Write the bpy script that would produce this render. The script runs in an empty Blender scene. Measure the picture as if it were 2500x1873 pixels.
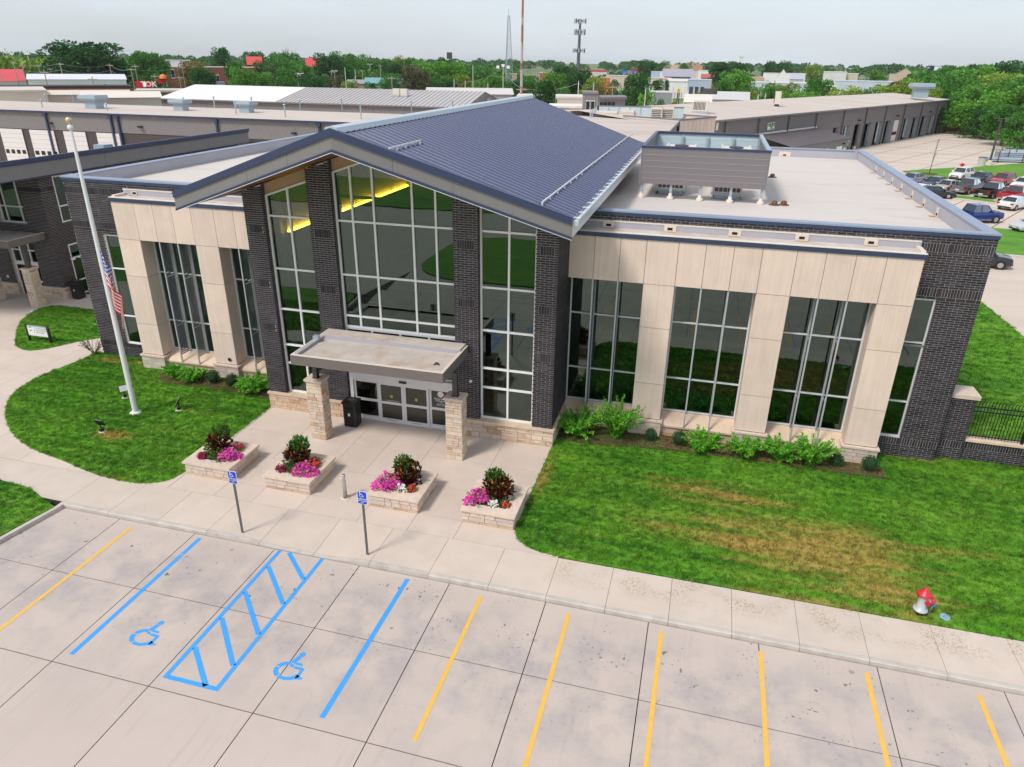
import bpy, math, random
from mathutils import Vector, Matrix
from math import radians, sin, cos, pi, hypot, floor, ceil, sqrt, atan2
random.seed(7)
SC = bpy.context.scene
COL = SC.collection

# ---------------------------------------------------------------- camera
CAM_H = 15.0
YAW, PITCH, ROLL, FPX = radians(-14.805), radians(24.4055), radians(0.818), 1735.0
_cy, _sy, _cp, _sp = cos(YAW), sin(YAW), cos(PITCH), sin(PITCH)
_f = Vector((_sy*_cp, _cy*_cp, -_sp)); _r0 = Vector((_cy, -_sy, 0)); _u0 = _r0.cross(_f)
_r = cos(ROLL)*_r0 + sin(ROLL)*_u0; _u = -sin(ROLL)*_r0 + cos(ROLL)*_u0
cam = bpy.data.cameras.new('camera'); camo = bpy.data.objects.new('camera', cam); COL.objects.link(camo)
cam.sensor_width = 36.0; cam.lens = FPX/2500*36.0; cam.clip_end = 20000; cam.clip_start = 0.2
camo.matrix_world = Matrix(((_r.x, _u.x, -_f.x, 0), (_r.y, _u.y, -_f.y, 0), (_r.z, _u.z, -_f.z, CAM_H), (0, 0, 0, 1)))
SC.camera = camo
# ---------------------------------------------------------------- world: thin bright cloud over a blue sky
SUN_AZ, SUN_EL = radians(215), radians(52)
W = bpy.data.worlds.new('World'); SC.world = W; W.use_nodes = True
nt = W.node_tree; nt.nodes.clear()
out = nt.nodes.new('ShaderNodeOutputWorld'); bg = nt.nodes.new('ShaderNodeBackground')
sky = nt.nodes.new('ShaderNodeTexSky'); sky.sky_type = 'NISHITA'; sky.sun_disc = False
sky.sun_elevation = SUN_EL; sky.sun_rotation = SUN_AZ; sky.altitude = 200; sky.dust_density = 2.0
tc = nt.nodes.new('ShaderNodeTexCoord'); mp = nt.nodes.new('ShaderNodeMapping'); mp.inputs['Scale'].default_value = (1.0, 1.0, 5.0)
nz = nt.nodes.new('ShaderNodeTexNoise'); nz.inputs['Scale'].default_value = 1.6; nz.inputs['Detail'].default_value = 6; nz.inputs['Roughness'].default_value = 0.55
rp = nt.nodes.new('ShaderNodeValToRGB'); rp.color_ramp.elements[0].position = 0.36; rp.color_ramp.elements[1].position = 0.7
rp.color_ramp.elements[0].color = (0.50, 0.50, 0.50, 1); rp.color_ramp.elements[1].color = (0.95, 0.95, 0.95, 1)
sc_ = nt.nodes.new('ShaderNodeVectorMath'); sc_.operation = 'SCALE'; sc_.inputs[3].default_value = 0.080
mx = nt.nodes.new('ShaderNodeMix'); mx.data_type = 'RGBA'
mx.inputs['B'].default_value = (0.455, 0.495, 0.545, 1)
L = nt.links.new
L(tc.outputs['Generated'], mp.inputs[0]); L(mp.outputs[0], nz.inputs['Vector']); L(nz.outputs[0], rp.inputs[0])
L(sky.outputs[0], sc_.inputs[0]); L(sc_.outputs[0], mx.inputs['A']); L(rp.outputs[0], mx.inputs['Factor'])
L(mx.outputs['Result'], bg.inputs[0]); bg.inputs[1].default_value = 1.0; L(bg.outputs[0], out.inputs[0])
# ---------------------------------------------------------------- sun through cloud
sl = bpy.data.lights.new('sun', 'SUN'); sl.energy = 1.5; sl.angle = radians(12); sl.color = (1.0, 0.95, 0.88)
so = bpy.data.objects.new('sun', sl); COL.objects.link(so)
_sd = Vector((sin(SUN_AZ)*cos(SUN_EL), cos(SUN_AZ)*cos(SUN_EL), sin(SUN_EL)))
so.rotation_euler = (-_sd).to_track_quat('-Z', 'Y').to_euler(); so.location = (0, 0, 60)
SC.view_settings.view_transform = 'Standard'; SC.view_settings.look = 'None'
SC.view_settings.exposure = 0.84; SC.view_settings.gamma = 1.0
SC.view_settings.use_curve_mapping = False
SC.render.engine = 'CYCLES'
SC.cycles.max_bounces = 7; SC.cycles.transparent_max_bounces = 12; SC.cycles.diffuse_bounces = 3; SC.cycles.glossy_bounces = 4
SC.cycles.volume_bounces = 2
SC.cycles.sample_clamp_indirect = 4.0

# ---------------------------------------------------------------- photo pixel -> place
def ray(px, py):
    return _r*((px-1250)/FPX) + _u*(-(py-936.5)/FPX) + _f
def P(px, py, z=0.0):
    d = ray(px, py); t = (z-CAM_H)/d.z; return Vector((d.x*t, d.y*t, z))
def PY(px, py, Y):
    d = ray(px, py); t = Y/d.y; return Vector((d.x*t, Y, CAM_H+d.z*t))
def PX(px, py, X):
    d = ray(px, py); t = X/d.x; return Vector((X, d.y*t, CAM_H+d.z*t))
def PD(px, py, dist):
    d = ray(px, py); t = dist/hypot(d.x, d.y); return Vector((d.x*t, d.y*t, CAM_H+d.z*t))
# ================================================================ helpers
WL = {}                       # world position of every object (no parent is ever rotated in the static things)
ORD = ['first','second','third','fourth','fifth','sixth','seventh','eighth','ninth','tenth','eleventh','twelfth','thirteenth','fourteenth','fifteenth','sixteenth']
class MB:
    def __init__(s): s.v = []; s.f = []; s.m = []; s.sm = []
    def add(s, vs, fs, mi=0, smooth=False):
        b = len(s.v); s.v += [tuple(v) for v in vs]
        for f in fs: s.f.append(tuple(b+i for i in f)); s.m.append(mi); s.sm.append(smooth)
        return s
    def box(s, x0, x1, y0, y1, z0, z1, mi=0):
        return s.add([(x0,y0,z0),(x1,y0,z0),(x1,y1,z0),(x0,y1,z0),(x0,y0,z1),(x1,y0,z1),(x1,y1,z1),(x0,y1,z1)],
                     [(0,3,2,1),(4,5,6,7),(0,1,5,4),(1,2,6,5),(2,3,7,6),(3,0,4,7)], mi)
    def quad(s, a, b, c, d, mi=0): return s.add([a,b,c,d], [(0,1,2,3)], mi)
    def poly(s, pts, mi=0): return s.add(pts, [tuple(range(len(pts)))], mi)
    def prism(s, pts, z0, z1, mi=0):
        n = len(pts); a = sum(pts[i][0]*pts[(i+1)%n][1]-pts[(i+1)%n][0]*pts[i][1] for i in range(n))
        if a < 0: pts = pts[::-1]
        zf0 = z0 if callable(z0) else (lambda x, y: z0); zf1 = z1 if callable(z1) else (lambda x, y: z1)
        vs = [(x,y,zf0(x,y)) for x,y in pts]+[(x,y,zf1(x,y)) for x,y in pts]
        fs = [tuple(range(n-1,-1,-1)), tuple(range(n,2*n))]+[(i,(i+1)%n,n+(i+1)%n,n+i) for i in range(n)]
        return s.add(vs, fs, mi)
    def extr(s, pts, axis, a, b, mi=0):
        """polygon in the two other axes extruded along axis"""
        def mk(u, v, w): return {'x': (w,u,v), 'y': (u,w,v), 'z': (u,v,w)}[axis]
        n = len(pts); vs = [mk(u,v,a) for u,v in pts]+[mk(u,v,b) for u,v in pts]
        return s.add(vs, [tuple(range(n-1,-1,-1)), tuple(range(n,2*n))]+[(i,(i+1)%n,n+(i+1)%n,n+i) for i in range(n)], mi)
    def tube(s, p, q, r, r2=None, n=8, mi=0, cap=True, smooth=True):
        p = Vector(p); q = Vector(q); r2 = r if r2 is None else r2; d = (q-p)
        if d.length < 1e-6: return s
        d.normalize(); a = d.orthogonal().normalized(); b = d.cross(a); vs = []
        for c, rr in ((p, r), (q, r2)):
            for i in range(n):
                t = 2*pi*i/n; vs.append(c+a*(rr*cos(t))+b*(rr*sin(t)))
        s.add(vs, [(i,(i+1)%n,n+(i+1)%n,n+i) for i in range(n)], mi, smooth)
        if cap: s.add(vs, [tuple(range(n-1,-1,-1)), tuple(range(n,2*n))], mi)
        return s
    def bar(s, p, q, w, h, mi=0, up=(0,0,1)):
        p = Vector(p); q = Vector(q); d = (q-p).normalized(); u = Vector(up)
        a = d.cross(u)
        if a.length < 1e-4: a = d.orthogonal()
        a.normalize(); u = a.cross(d); vs = []
        for c in (p, q):
            for i, j in ((-1,-1),(1,-1),(1,1),(-1,1)): vs.append(c+a*(i*w/2)+u*(j*h/2))
        return s.add(vs, [(3,2,1,0),(4,5,6,7),(0,1,5,4),(1,2,6,5),(2,3,7,6),(3,0,4,7)], mi)
    def lathe(s, prof, n=16, c=(0,0,0), mi=0, smooth=True):
        vs = []; k = len(prof)
        for i in range(n):
            t = 2*pi*i/n
            for r, z in prof: vs.append((c[0]+r*cos(t), c[1]+r*sin(t), c[2]+z))
        fs = []
        for i in range(n):
            for j in range(k-1): fs.append((i*k+j, ((i+1)%n)*k+j, ((i+1)%n)*k+j+1, i*k+j+1))
        return s.add(vs, fs, mi, smooth)
    def mesh(s, name, mats):
        me = bpy.data.meshes.new(name); me.from_pydata(s.v, [], s.f)
        for m in (mats if isinstance(mats, (list, tuple)) else [mats]): me.materials.append(m)
        me.polygons.foreach_set('material_index', s.m); me.polygons.foreach_set('use_smooth', s.sm)
        me.update(); return me

def props(o, label=None, cat=None, group=None, kind=None):
    if label: o['label'] = label
    if cat: o['category'] = cat
    if group: o['group'] = group
    if kind: o['kind'] = kind
    return o
def link(o, parent=None, loc=(0,0,0)):
    COL.objects.link(o); w = Vector(loc); WL[o.name] = w
    if parent is not None: o.parent = parent; o.location = w-WL[parent.name]
    else: o.location = w
    return o
def thing(name, label, cat, loc=(0,0,0), group=None, rz=0):
    o = bpy.data.objects.new(name, None); o.empty_display_size = 0.3; link(o, None, loc); o.rotation_euler.z = rz
    return props(o, label, cat, group)
def obj(name, mb, mats, parent=None, kind=None, label=None, cat=None, group=None, loc=(0,0,0)):
    """mesh given in world coordinates (or in local ones when loc is set)"""
    me = mb.mesh(name, mats) if isinstance(mb, MB) else mb
    return props(link(bpy.data.objects.new(name, me), parent, loc), label, cat, group, kind)
_unit = {}
def unit(mat):
    if mat.name not in _unit:
        _unit[mat.name] = MB().box(-.5,.5,-.5,.5,-.5,.5).mesh('block_'+mat.name, mat)
    return _unit[mat.name]
def piece(name, x0, x1, y0, y1, z0, z1, mat, parent=None, **kw):
    o = obj(name, unit(mat), None, parent, loc=((x0+x1)/2, (y0+y1)/2, (z0+z1)/2), **kw)
    o.scale = (abs(x1-x0), abs(y1-y0), abs(z1-z0)); return o
def local(o, name, mb, mats, **kw):
    """part whose mesh is in the parent's own coordinates"""
    me = mb.mesh(name, mats) if isinstance(mb, MB) else mb
    c = bpy.data.objects.new(name, me); COL.objects.link(c); c.parent = o; WL[c.name] = WL[o.name].copy()
    return props(c, **kw)
def copy_tree(o, parent=None):
    c = o.copy(); COL.objects.link(c); c.parent = parent; WL[c.name] = WL[o.name].copy()
    for ch in list(o.children): copy_tree(ch, c)
    return c
def place(o, loc, rz=0, sc=None):
    o.location = loc; o.rotation_euler.z = rz; WL[o.name] = Vector(loc)
    if sc is not None: o.scale = sc if isinstance(sc, (tuple, list)) else (sc, sc, sc)
    return o
def text_mesh(s, size, align='CENTER', bold=False):
    cu = bpy.data.curves.new('lettering', 'FONT'); cu.body = s; cu.size = size; cu.align_x = align; cu.align_y = 'CENTER'; cu.resolution_u = 2
    if bold: cu.offset = size*0.02
    o = bpy.data.objects.new('lettering', cu); COL.objects.link(o)
    me = bpy.data.meshes.new_from_object(o.evaluated_get(bpy.context.evaluated_depsgraph_get()))
    bpy.data.objects.remove(o); return me
def lettering(s, size, mat, parent, loc, rot=(pi/2,0,0), align='CENTER', bold=False):
    me = text_mesh(s, size, align, bold); me.materials.clear(); me.materials.append(mat)
    o = obj('lettering', me, None, parent, loc=loc); o.rotation_euler = rot; return o

# ---------------------------------------------------------------- materials
def nodes(name):
    m = bpy.data.materials.new(name); m.use_nodes = True; n = m.node_tree; b = n.nodes['Principled BSDF']; return m, n, b
def mat(name, col, rough=0.6, metal=0.0, var=0.0, vscale=3.0, bump=0.0, bscale=40.0, spec=0.5, detail=4, obj_rand=0.0, island=0.0, stretch=(1,1,1), dirt=None, dirt_scale=1.0, dirt_lo=0.55, dirt_hi=0.75, streak=0.0):
    """plain surface: colour + soft noise variation + optional piece-to-piece variation, stains and relief"""
    m, n, b = nodes(name); N = n.nodes.new; L = n.links.new
    b.inputs['Roughness'].default_value = rough; b.inputs['Metallic'].default_value = metal; b.inputs['Specular IOR Level'].default_value = spec
    geo = N('ShaderNodeNewGeometry'); vec = geo.outputs['Position']
    if stretch != (1,1,1):
        mp = N('ShaderNodeMapping'); mp.inputs['Scale'].default_value = stretch; L(vec, mp.inputs[0]); vec = mp.outputs[0]
    cur = None
    rgb = N('ShaderNodeRGB'); rgb.outputs[0].default_value = (*col, 1); cur = rgb.outputs[0]
    def scale_by(sig, amt):
        nonlocal cur
        mr = N('ShaderNodeMapRange'); mr.inputs['To Min'].default_value = 1-amt; mr.inputs['To Max'].default_value = 1+amt; L(sig, mr.inputs[0])
        vm = N('ShaderNodeVectorMath'); vm.operation = 'SCALE'; L(cur, vm.inputs[0]); L(mr.outputs[0], vm.inputs[3]); cur = vm.outputs[0]
    if var:
        t = N('ShaderNodeTexNoise'); t.inputs['Scale'].default_value = vscale; t.inputs['Detail'].default_value = detail; t.inputs['Roughness'].default_value = 0.6
        L(vec, t.inputs['Vector']); mr0 = N('ShaderNodeMapRange'); mr0.inputs[1].default_value = 0.3; mr0.inputs[2].default_value = 0.7; L(t.outputs[0], mr0.inputs[0]); scale_by(mr0.outputs[0], var)
    if obj_rand:
        oi = N('ShaderNodeObjectInfo'); scale_by(oi.outputs['Random'], obj_rand)
    if island: scale_by(geo.outputs['Random Per Island'], island)
    if streak:
        mp2 = N('ShaderNodeMapping'); mp2.inputs['Scale'].default_value = (14, 14, 0.5); L(geo.outputs['Position'], mp2.inputs[0])
        t = N('ShaderNodeTexNoise'); t.inputs['Scale'].default_value = 1.0; t.inputs['Detail'].default_value = 3; L(mp2.outputs[0], t.inputs['Vector'])
        mr0 = N('ShaderNodeMapRange'); mr0.inputs[1].default_value = 0.3; mr0.inputs[2].default_value = 0.7; L(t.outputs[0], mr0.inputs[0]); scale_by(mr0.outputs[0], streak)
    if dirt:
        t = N('ShaderNodeTexNoise'); t.inputs['Scale'].default_value = dirt_scale; t.inputs['Detail'].default_value = 7; t.inputs['Roughness'].default_value = 0.65; L(vec, t.inputs['Vector'])
        mr = N('ShaderNodeMapRange'); mr.inputs[1].default_value = dirt_lo; mr.inputs[2].default_value = dirt_hi; L(t.outputs[0], mr.inputs[0])
        mx = N('ShaderNodeMix'); mx.data_type = 'RGBA'; L(mr.outputs[0], mx.inputs['Factor']); L(cur, mx.inputs['A']); mx.inputs['B'].default_value = (*dirt, 1); cur = mx.outputs['Result']
    L(cur, b.inputs['Base Color'])
    if bump:
        t = N('ShaderNodeTexNoise'); t.inputs['Scale'].default_value = bscale; t.inputs['Detail'].default_value = 3; L(vec, t.inputs['Vector'])
        bp = N('ShaderNodeBump'); bp.inputs['Strength'].default_value = bump; bp.inputs['Distance'].default_value = 0.02; L(t.outputs[0], bp.inputs['Height']); L(bp.outputs[0], b.inputs['Normal'])
    return m
def ramp_mat(name, stops, rough=0.8, island=True, objr=False, noise=0.0, nscale=0.5, spec=0.3, trans=0.0):
    """colour picked from a ramp by a random number per piece (mesh island and/or object)"""
    m, n, b = nodes(name); N = n.nodes.new; L = n.links.new
    b.inputs['Roughness'].default_value = rough; b.inputs['Specular IOR Level'].default_value = spec
    geo = N('ShaderNodeNewGeometry'); oi = N('ShaderNodeObjectInfo')
    s = N('ShaderNodeMath'); s.operation = 'ADD'; L(geo.outputs['Random Per Island'], s.inputs[0]); L(oi.outputs['Random'], s.inputs[1])
    fr = N('ShaderNodeMath'); fr.operation = 'FRACT'; L(s.outputs[0], fr.inputs[0]); sig = fr.outputs[0]
    if noise:
        t = N('ShaderNodeTexNoise'); t.inputs['Scale'].default_value = nscale; t.inputs['Detail'].default_value = 3; L(geo.outputs['Position'], t.inputs['Vector'])
        mr = N('ShaderNodeMapRange'); mr.inputs[1].default_value = 0.3; mr.inputs[2].default_value = 0.7; L(t.outputs[0], mr.inputs[0])
        mxx = N('ShaderNodeMix'); mxx.inputs[0].default_value = noise; L(sig, mxx.inputs[2]); L(mr.outputs[0], mxx.inputs[3]); sig = mxx.outputs[0]
    r = N('ShaderNodeValToRGB'); cr = r.color_ramp
    while len(cr.elements) < len(stops): cr.elements.new(0.5)
    for e, (p, c) in zip(cr.elements, stops): e.position = p; e.color = (*c, 1)
    L(sig, r.inputs[0]); L(r.outputs[0], b.inputs['Base Color'])
    if trans:
        tr = N('ShaderNodeBsdfTranslucent'); L(r.outputs[0], tr.inputs[0]); ms = N('ShaderNodeMixShader'); ms.inputs[0].default_value = trans
        L(b.outputs[0], ms.inputs[1]); L(tr.outputs[0], ms.inputs[2]); L(ms.outputs[0], n.nodes['Material Output'].inputs[0])
    return m
def glass_mat(name, tint=(0.16, 0.21, 0.19), refl=0.10, gcol=(0.66, 0.86, 0.80), wav=0.0):
    m, n, b = nodes(name); N = n.nodes.new; L = n.links.new; n.nodes.remove(b)
    tr = N('ShaderNodeBsdfTransparent'); tr.inputs[0].default_value = (*tint, 1)
    gl = N('ShaderNodeBsdfGlossy'); gl.inputs['Roughness'].default_value = 0.004; gl.inputs[0].default_value = (*gcol, 1)
    fr = N('ShaderNodeFresnel'); fr.inputs[0].default_value = 1.5
    ad = N('ShaderNodeMath'); ad.operation = 'ADD'; ad.use_clamp = True; ad.inputs[1].default_value = refl; L(fr.outputs[0], ad.inputs[0])
    ms = N('ShaderNodeMixShader'); L(ad.outputs[0], ms.inputs[0]); L(tr.outputs[0], ms.inputs[1]); L(gl.outputs[0], ms.inputs[2])
    if wav:
        geo = N('ShaderNodeNewGeometry'); t = N('ShaderNodeTexNoise'); t.inputs['Scale'].default_value = 0.9; t.inputs['Detail'].default_value = 1; L(geo.outputs['Position'], t.inputs['Vector'])
        bp = N('ShaderNodeBump'); bp.inputs['Strength'].default_value = wav; bp.inputs['Distance'].default_value = 0.05; L(t.outputs[0], bp.inputs['Height']); L(bp.outputs[0], gl.inputs['Normal'])
    L(ms.outputs[0], n.nodes['Material Output'].inputs[0]); return m
def emit_mat(name, col, s):
    m, n, b = nodes(name); b.inputs['Emission Color'].default_value = (*col, 1); b.inputs['Emission Strength'].default_value = s; b.inputs['Base Color'].default_value = (*col, 1); return m

M = {}
M['brick'] = ramp_mat('brick_face', [(0, (.022,.019,.024)), (.3, (.036,.032,.039)), (.55, (.047,.044,.055)), (.8, (.042,.030,.030)), (1, (.068,.068,.086))], rough=0.55)
M['mortar'] = mat('mortar', (.66,.57,.54), rough=.9, var=.12, vscale=6)
M['lime'] = mat('limestone_panel', (.74,.585,.49), rough=.75, var=.05, vscale=1.2, obj_rand=.05, streak=.05, bump=.05, bscale=60)
M['limedark'] = mat('panel_joint', (.10,.085,.075), rough=.9)
M['sill'] = mat('sill_stone', (.66,.50,.37), rough=.7, var=.12, vscale=1.5, obj_rand=.06, dirt=(.50,.30,.17), dirt_scale=.9, dirt_lo=.58, dirt_hi=.8)
M['stone'] = ramp_mat('veneer_stone', [(0, (.50,.36,.25)), (.2, (.70,.56,.44)), (.42, (.55,.45,.37)), (.6, (.74,.60,.47)), (.78, (.60,.42,.28)), (.9, (.46,.29,.17)), (1, (.66,.55,.47))], rough=.85, noise=.22, nscale=3.0)
M['stonewarm'] = ramp_mat('veneer_stone_warm', [(0, (.52,.36,.24)), (.35, (.66,.47,.32)), (.6, (.60,.46,.35)), (.85, (.48,.28,.15)), (1, (.68,.52,.38))], rough=.85, noise=.35, nscale=3.0)
M['stonecap'] = mat('stone_cap', (.66,.53,.43), rough=.75, var=.1, vscale=4, obj_rand=.05)
M['grout'] = mat('stone_joint', (.24,.18,.14), rough=.95)
M['alu'] = mat('clear_aluminium', (.74,.74,.76), rough=.4, metal=.15)
M['white_alu'] = mat('white_frame', (.86,.85,.84), rough=.4)
M['navy'] = mat('navy_trim', (.045,.060,.125), rough=.38, metal=.15, var=.06, vscale=1.5)
M['coping'] = mat('coping_metal', (.30,.35,.46), rough=.42, metal=.25, var=.05, vscale=1.0)
M['fascia'] = mat('grey_fascia', (.215,.200,.200), rough=.5, var=.03, vscale=1)
M['taupe'] = mat('taupe_fascia', (.165,.140,.128), rough=.5, var=.03)
M['steel_dark'] = mat('dark_steel', (.07,.062,.06), rough=.45)
M['black'] = mat('black_metal', (.012,.012,.013), rough=.4)
M['soffit'] = mat('cedar_soffit', (.17,.075,.035), rough=.55, var=.25, vscale=2, stretch=(8,.6,1))
M['tan'] = mat('tan_panel', (.50,.32,.19), rough=.7, var=.04)
M['membrane'] = mat('roof_membrane', (.60,.545,.50), rough=.85, var=.05, vscale=.35, dirt=(.46,.39,.34), dirt_scale=.35, dirt_lo=.5, dirt_hi=.85, stretch=(.5,1.6,1))
M['membrane_dirty'] = mat('weathered_membrane', (.56,.50,.45), rough=.9, var=.1, vscale=1.5, dirt=(.44,.25,.15), dirt_scale=.8, dirt_lo=.5, dirt_hi=.78)
M['parapet'] = mat('parapet_membrane', (.42,.41,.45), rough=.8, var=.05, vscale=.8)
M['scupper'] = mat('scupper_plate', (.72,.64,.55), rough=.7, var=.08, vscale=9)
M['rust'] = mat('rust_stain', (.42,.24,.13), rough=.9)
M['galv'] = mat('galvanised', (.42,.50,.56), rough=.45, metal=.4)
M['screen_in'] = mat('screen_panel_back', (.50,.62,.66), rough=.6)
M['screen'] = mat('screen_panel', (.215,.19,.195), rough=.5, var=.03)
M['hvac'] = mat('hvac_cream', (.70,.63,.55), rough=.6)
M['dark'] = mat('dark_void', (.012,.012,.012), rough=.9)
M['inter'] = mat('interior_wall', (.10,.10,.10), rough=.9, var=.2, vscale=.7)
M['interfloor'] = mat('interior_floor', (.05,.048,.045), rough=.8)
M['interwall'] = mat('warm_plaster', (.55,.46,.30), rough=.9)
M['blindgreen'] = mat('green_blind', (.07,.34,.19), rough=.7, var=.25, vscale=2.2)
M['glass'] = glass_mat('tinted_glass', wav=.025)
M['glassdoor'] = glass_mat('door_glass', tint=(.16,.18,.17), refl=.05, gcol=(.85,.95,.9))
M['concrete'] = mat('sidewalk_concrete', (.60,.50,.425), rough=.85, var=.06, vscale=1.1, obj_rand=.035, bump=.12, bscale=90, dirt=(.47,.38,.29), dirt_scale=.55, dirt_lo=.55, dirt_hi=.9)
M['curb'] = mat('kerb_concrete', (.52,.47,.42), rough=.9, var=.12, vscale=2.5, bump=.3, bscale=60, dirt=(.33,.28,.24), dirt_scale=1.2, dirt_lo=.55, dirt_hi=.85)
M['joint'] = mat('joint_dirt', (.055,.045,.038), rough=.95)
M['mulch'] = mat('mulch', (.10,.05,.032), rough=.95, var=.5, vscale=16, bump=1.0, bscale=30)
M['soil'] = mat('planting_soil', (.05,.032,.022), rough=.95, var=.4, vscale=18, bump=.8, bscale=35)
M['white'] = mat('white_paint', (.80,.80,.78), rough=.5)
M['polewhite'] = mat('pole_white', (.78,.77,.77), rough=.35)
M['blue_paint'] = mat('blue_marking', (.050,.33,.78), rough=.7, var=.05, vscale=5, dirt=(.40,.42,.45), dirt_scale=3.5, dirt_lo=.66, dirt_hi=.72)
M['yellow_paint'] = mat('yellow_marking', (.76,.45,.085), rough=.7, var=.05, vscale=5, dirt=(.62,.50,.36), dirt_scale=3.5, dirt_lo=.64, dirt_hi=.74)
M['sign_blue'] = mat('sign_blue', (.010,.055,.55), rough=.35)
M['red'] = mat('hydrant_red', (.60,.025,.035), rough=.35)
M['hydgrey'] = mat('hydrant_silver', (.52,.54,.57), rough=.4, metal=.2)
M['steel'] = mat('stainless', (.55,.53,.51), rough=.3, metal=.7)
M['gravel'] = mat('gravel', (.4,.36,.32), rough=.95, var=.3, vscale=20)

def concrete_lot(name):
    m, n, b = nodes(name); N = n.nodes.new; L = n.links.new
    b.inputs['Roughness'].default_value = .82; geo = N('ShaderNodeNewGeometry'); pos = geo.outputs['Position']; oi = N('ShaderNodeObjectInfo')
    def noise(sc, det=5, st=None, ro=.6):
        t = N('ShaderNodeTexNoise'); t.inputs['Scale'].default_value = sc; t.inputs['Detail'].default_value = det; t.inputs['Roughness'].default_value = ro
        if st: mp = N('ShaderNodeMapping'); mp.inputs['Scale'].default_value = st; L(pos, mp.inputs[0]); L(mp.outputs[0], t.inputs['Vector'])
        else: L(pos, t.inputs['Vector'])
        return t.outputs[0]
    def mr(sig, a, b_, lo=0., hi=1.):
        x = N('ShaderNodeMapRange'); x.inputs[1].default_value = a; x.inputs[2].default_value = b_; x.inputs[3].default_value = lo; x.inputs[4].default_value = hi; L(sig, x.inputs[0]); return x.outputs[0]
    def mixc(f, a, c):
        x = N('ShaderNodeMix'); x.data_type = 'RGBA'; L(f, x.inputs['Factor'])
        if isinstance(a, tuple): x.inputs['A'].default_value = (*a, 1)
        else: L(a, x.inputs['A'])
        if isinstance(c, tuple): x.inputs['B'].default_value = (*c, 1)
        else: L(c, x.inputs['B'])
        return x.outputs['Result']
    def mul(a, c):
        x = N('ShaderNodeMath'); x.operation = 'MULTIPLY'; L(a, x.inputs[0]); L(c, x.inputs[1]); return x.outputs[0]
    c = mixc(mr(noise(.45), .35, .7), (.55,.46,.40), (.485,.405,.36))
    c = mixc(mr(oi.outputs['Random'], 0, 1, 0, .5), c, (.57,.475,.41))
    sep = N('ShaderNodeSeparateXYZ'); L(pos, sep.inputs[0])
    band = mul(mr(sep.outputs['Y'], 9.5, 13.2), mr(sep.outputs['Y'], 16.6, 15.2))        # where cars stand, tyre and exhaust grime
    c = mixc(mul(mul(mr(noise(.8, 4), .42, .62), band), mr(noise(5, 4), .3, .7, .55, 1.0)), c, (.385,.335,.325))
    c = mixc(mr(noise(1.0, 3, (5.0, .35, 1)), .58, .74, 0, .35), c, (.36,.32,.31))         # faint tyre drag along the stalls
    c = mixc(mr(noise(1.0, 6, (.3, 7.0, 1)), .62, .78, 0, .3), c, (.36,.33,.31))
    drip = mul(mul(mr(noise(4.2, 3, ro=.45), .665, .685), mr(noise(.9, 2), .50, .58)), mul(mr(sep.outputs['Y'], 13.4, 14.4), mr(sep.outputs['Y'], 16.6, 16.1)))
    c = mixc(mr(drip, 0, 1, 0, .8), c, (.10,.085,.075))
    drip2 = mul(mul(mr(noise(10.0, 2, ro=.4), .68, .70), mr(noise(.9, 2), .50, .57)), mr(sep.outputs['Y'], 10.5, 15.0))
    c = mixc(mr(drip2, 0, 1, 0, .75), c, (.09,.08,.07))
    c = mixc(mr(noise(38, 2), .3, .7, .0, .10), c, (.40,.35,.31))
    L(c, b.inputs['Base Color'])
    bp = N('ShaderNodeBump'); bp.inputs['Strength'].default_value = .12; bp.inputs['Distance'].default_value = .01; L(noise(70, 3, (1, 2.2, 1)), bp.inputs['Height']); L(bp.outputs[0], b.inputs['Normal'])
    return m
M['lot'] = concrete_lot('parking_concrete')
def speckle(m, ylo, yhi, xlo):
    n = m.node_tree; N = n.nodes.new; L = n.links.new; b = n.nodes['Principled BSDF']; src = b.inputs['Base Color'].links[0].from_socket; geo = N('ShaderNodeNewGeometry'); sp = N('ShaderNodeSeparateXYZ'); L(geo.outputs['Position'], sp.inputs[0])
    def mr(sig, a, c, lo=0., hi=1.):
        x = N('ShaderNodeMapRange'); x.inputs[1].default_value = a; x.inputs[2].default_value = c; x.inputs[3].default_value = lo; x.inputs[4].default_value = hi; L(sig, x.inputs[0]); return x.outputs[0]
    def mul(a, c): x = N('ShaderNodeMath'); x.operation = 'MULTIPLY'; L(a, x.inputs[0]); L(c, x.inputs[1]); return x.outputs[0]
    t = N('ShaderNodeTexNoise'); t.inputs['Scale'].default_value = 16; t.inputs['Detail'].default_value = 5; t.inputs['Roughness'].default_value = .7; L(geo.outputs['Position'], t.inputs['Vector']); t2 = N('ShaderNodeTexNoise'); t2.inputs['Scale'].default_value = .9; L(geo.outputs['Position'], t2.inputs['Vector'])
    f = mul(mul(mul(mr(sp.outputs['Y'], ylo, ylo+.6), mr(sp.outputs['Y'], yhi, yhi-.3)), mr(sp.outputs['X'], xlo, xlo+1.0)), mul(mr(t.outputs[0], .50, .60), mr(t2.outputs[0], .42, .56, 0, .75)))
    mx = N('ShaderNodeMix'); mx.data_type = 'RGBA'; L(f, mx.inputs['Factor']); L(src, mx.inputs['A']); mx.inputs['B'].default_value = (.33,.235,.13,1); L(mx.outputs['Result'], b.inputs['Base Color'])
speckle(M['concrete'], 17.35, 18.75, -3.6)
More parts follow.
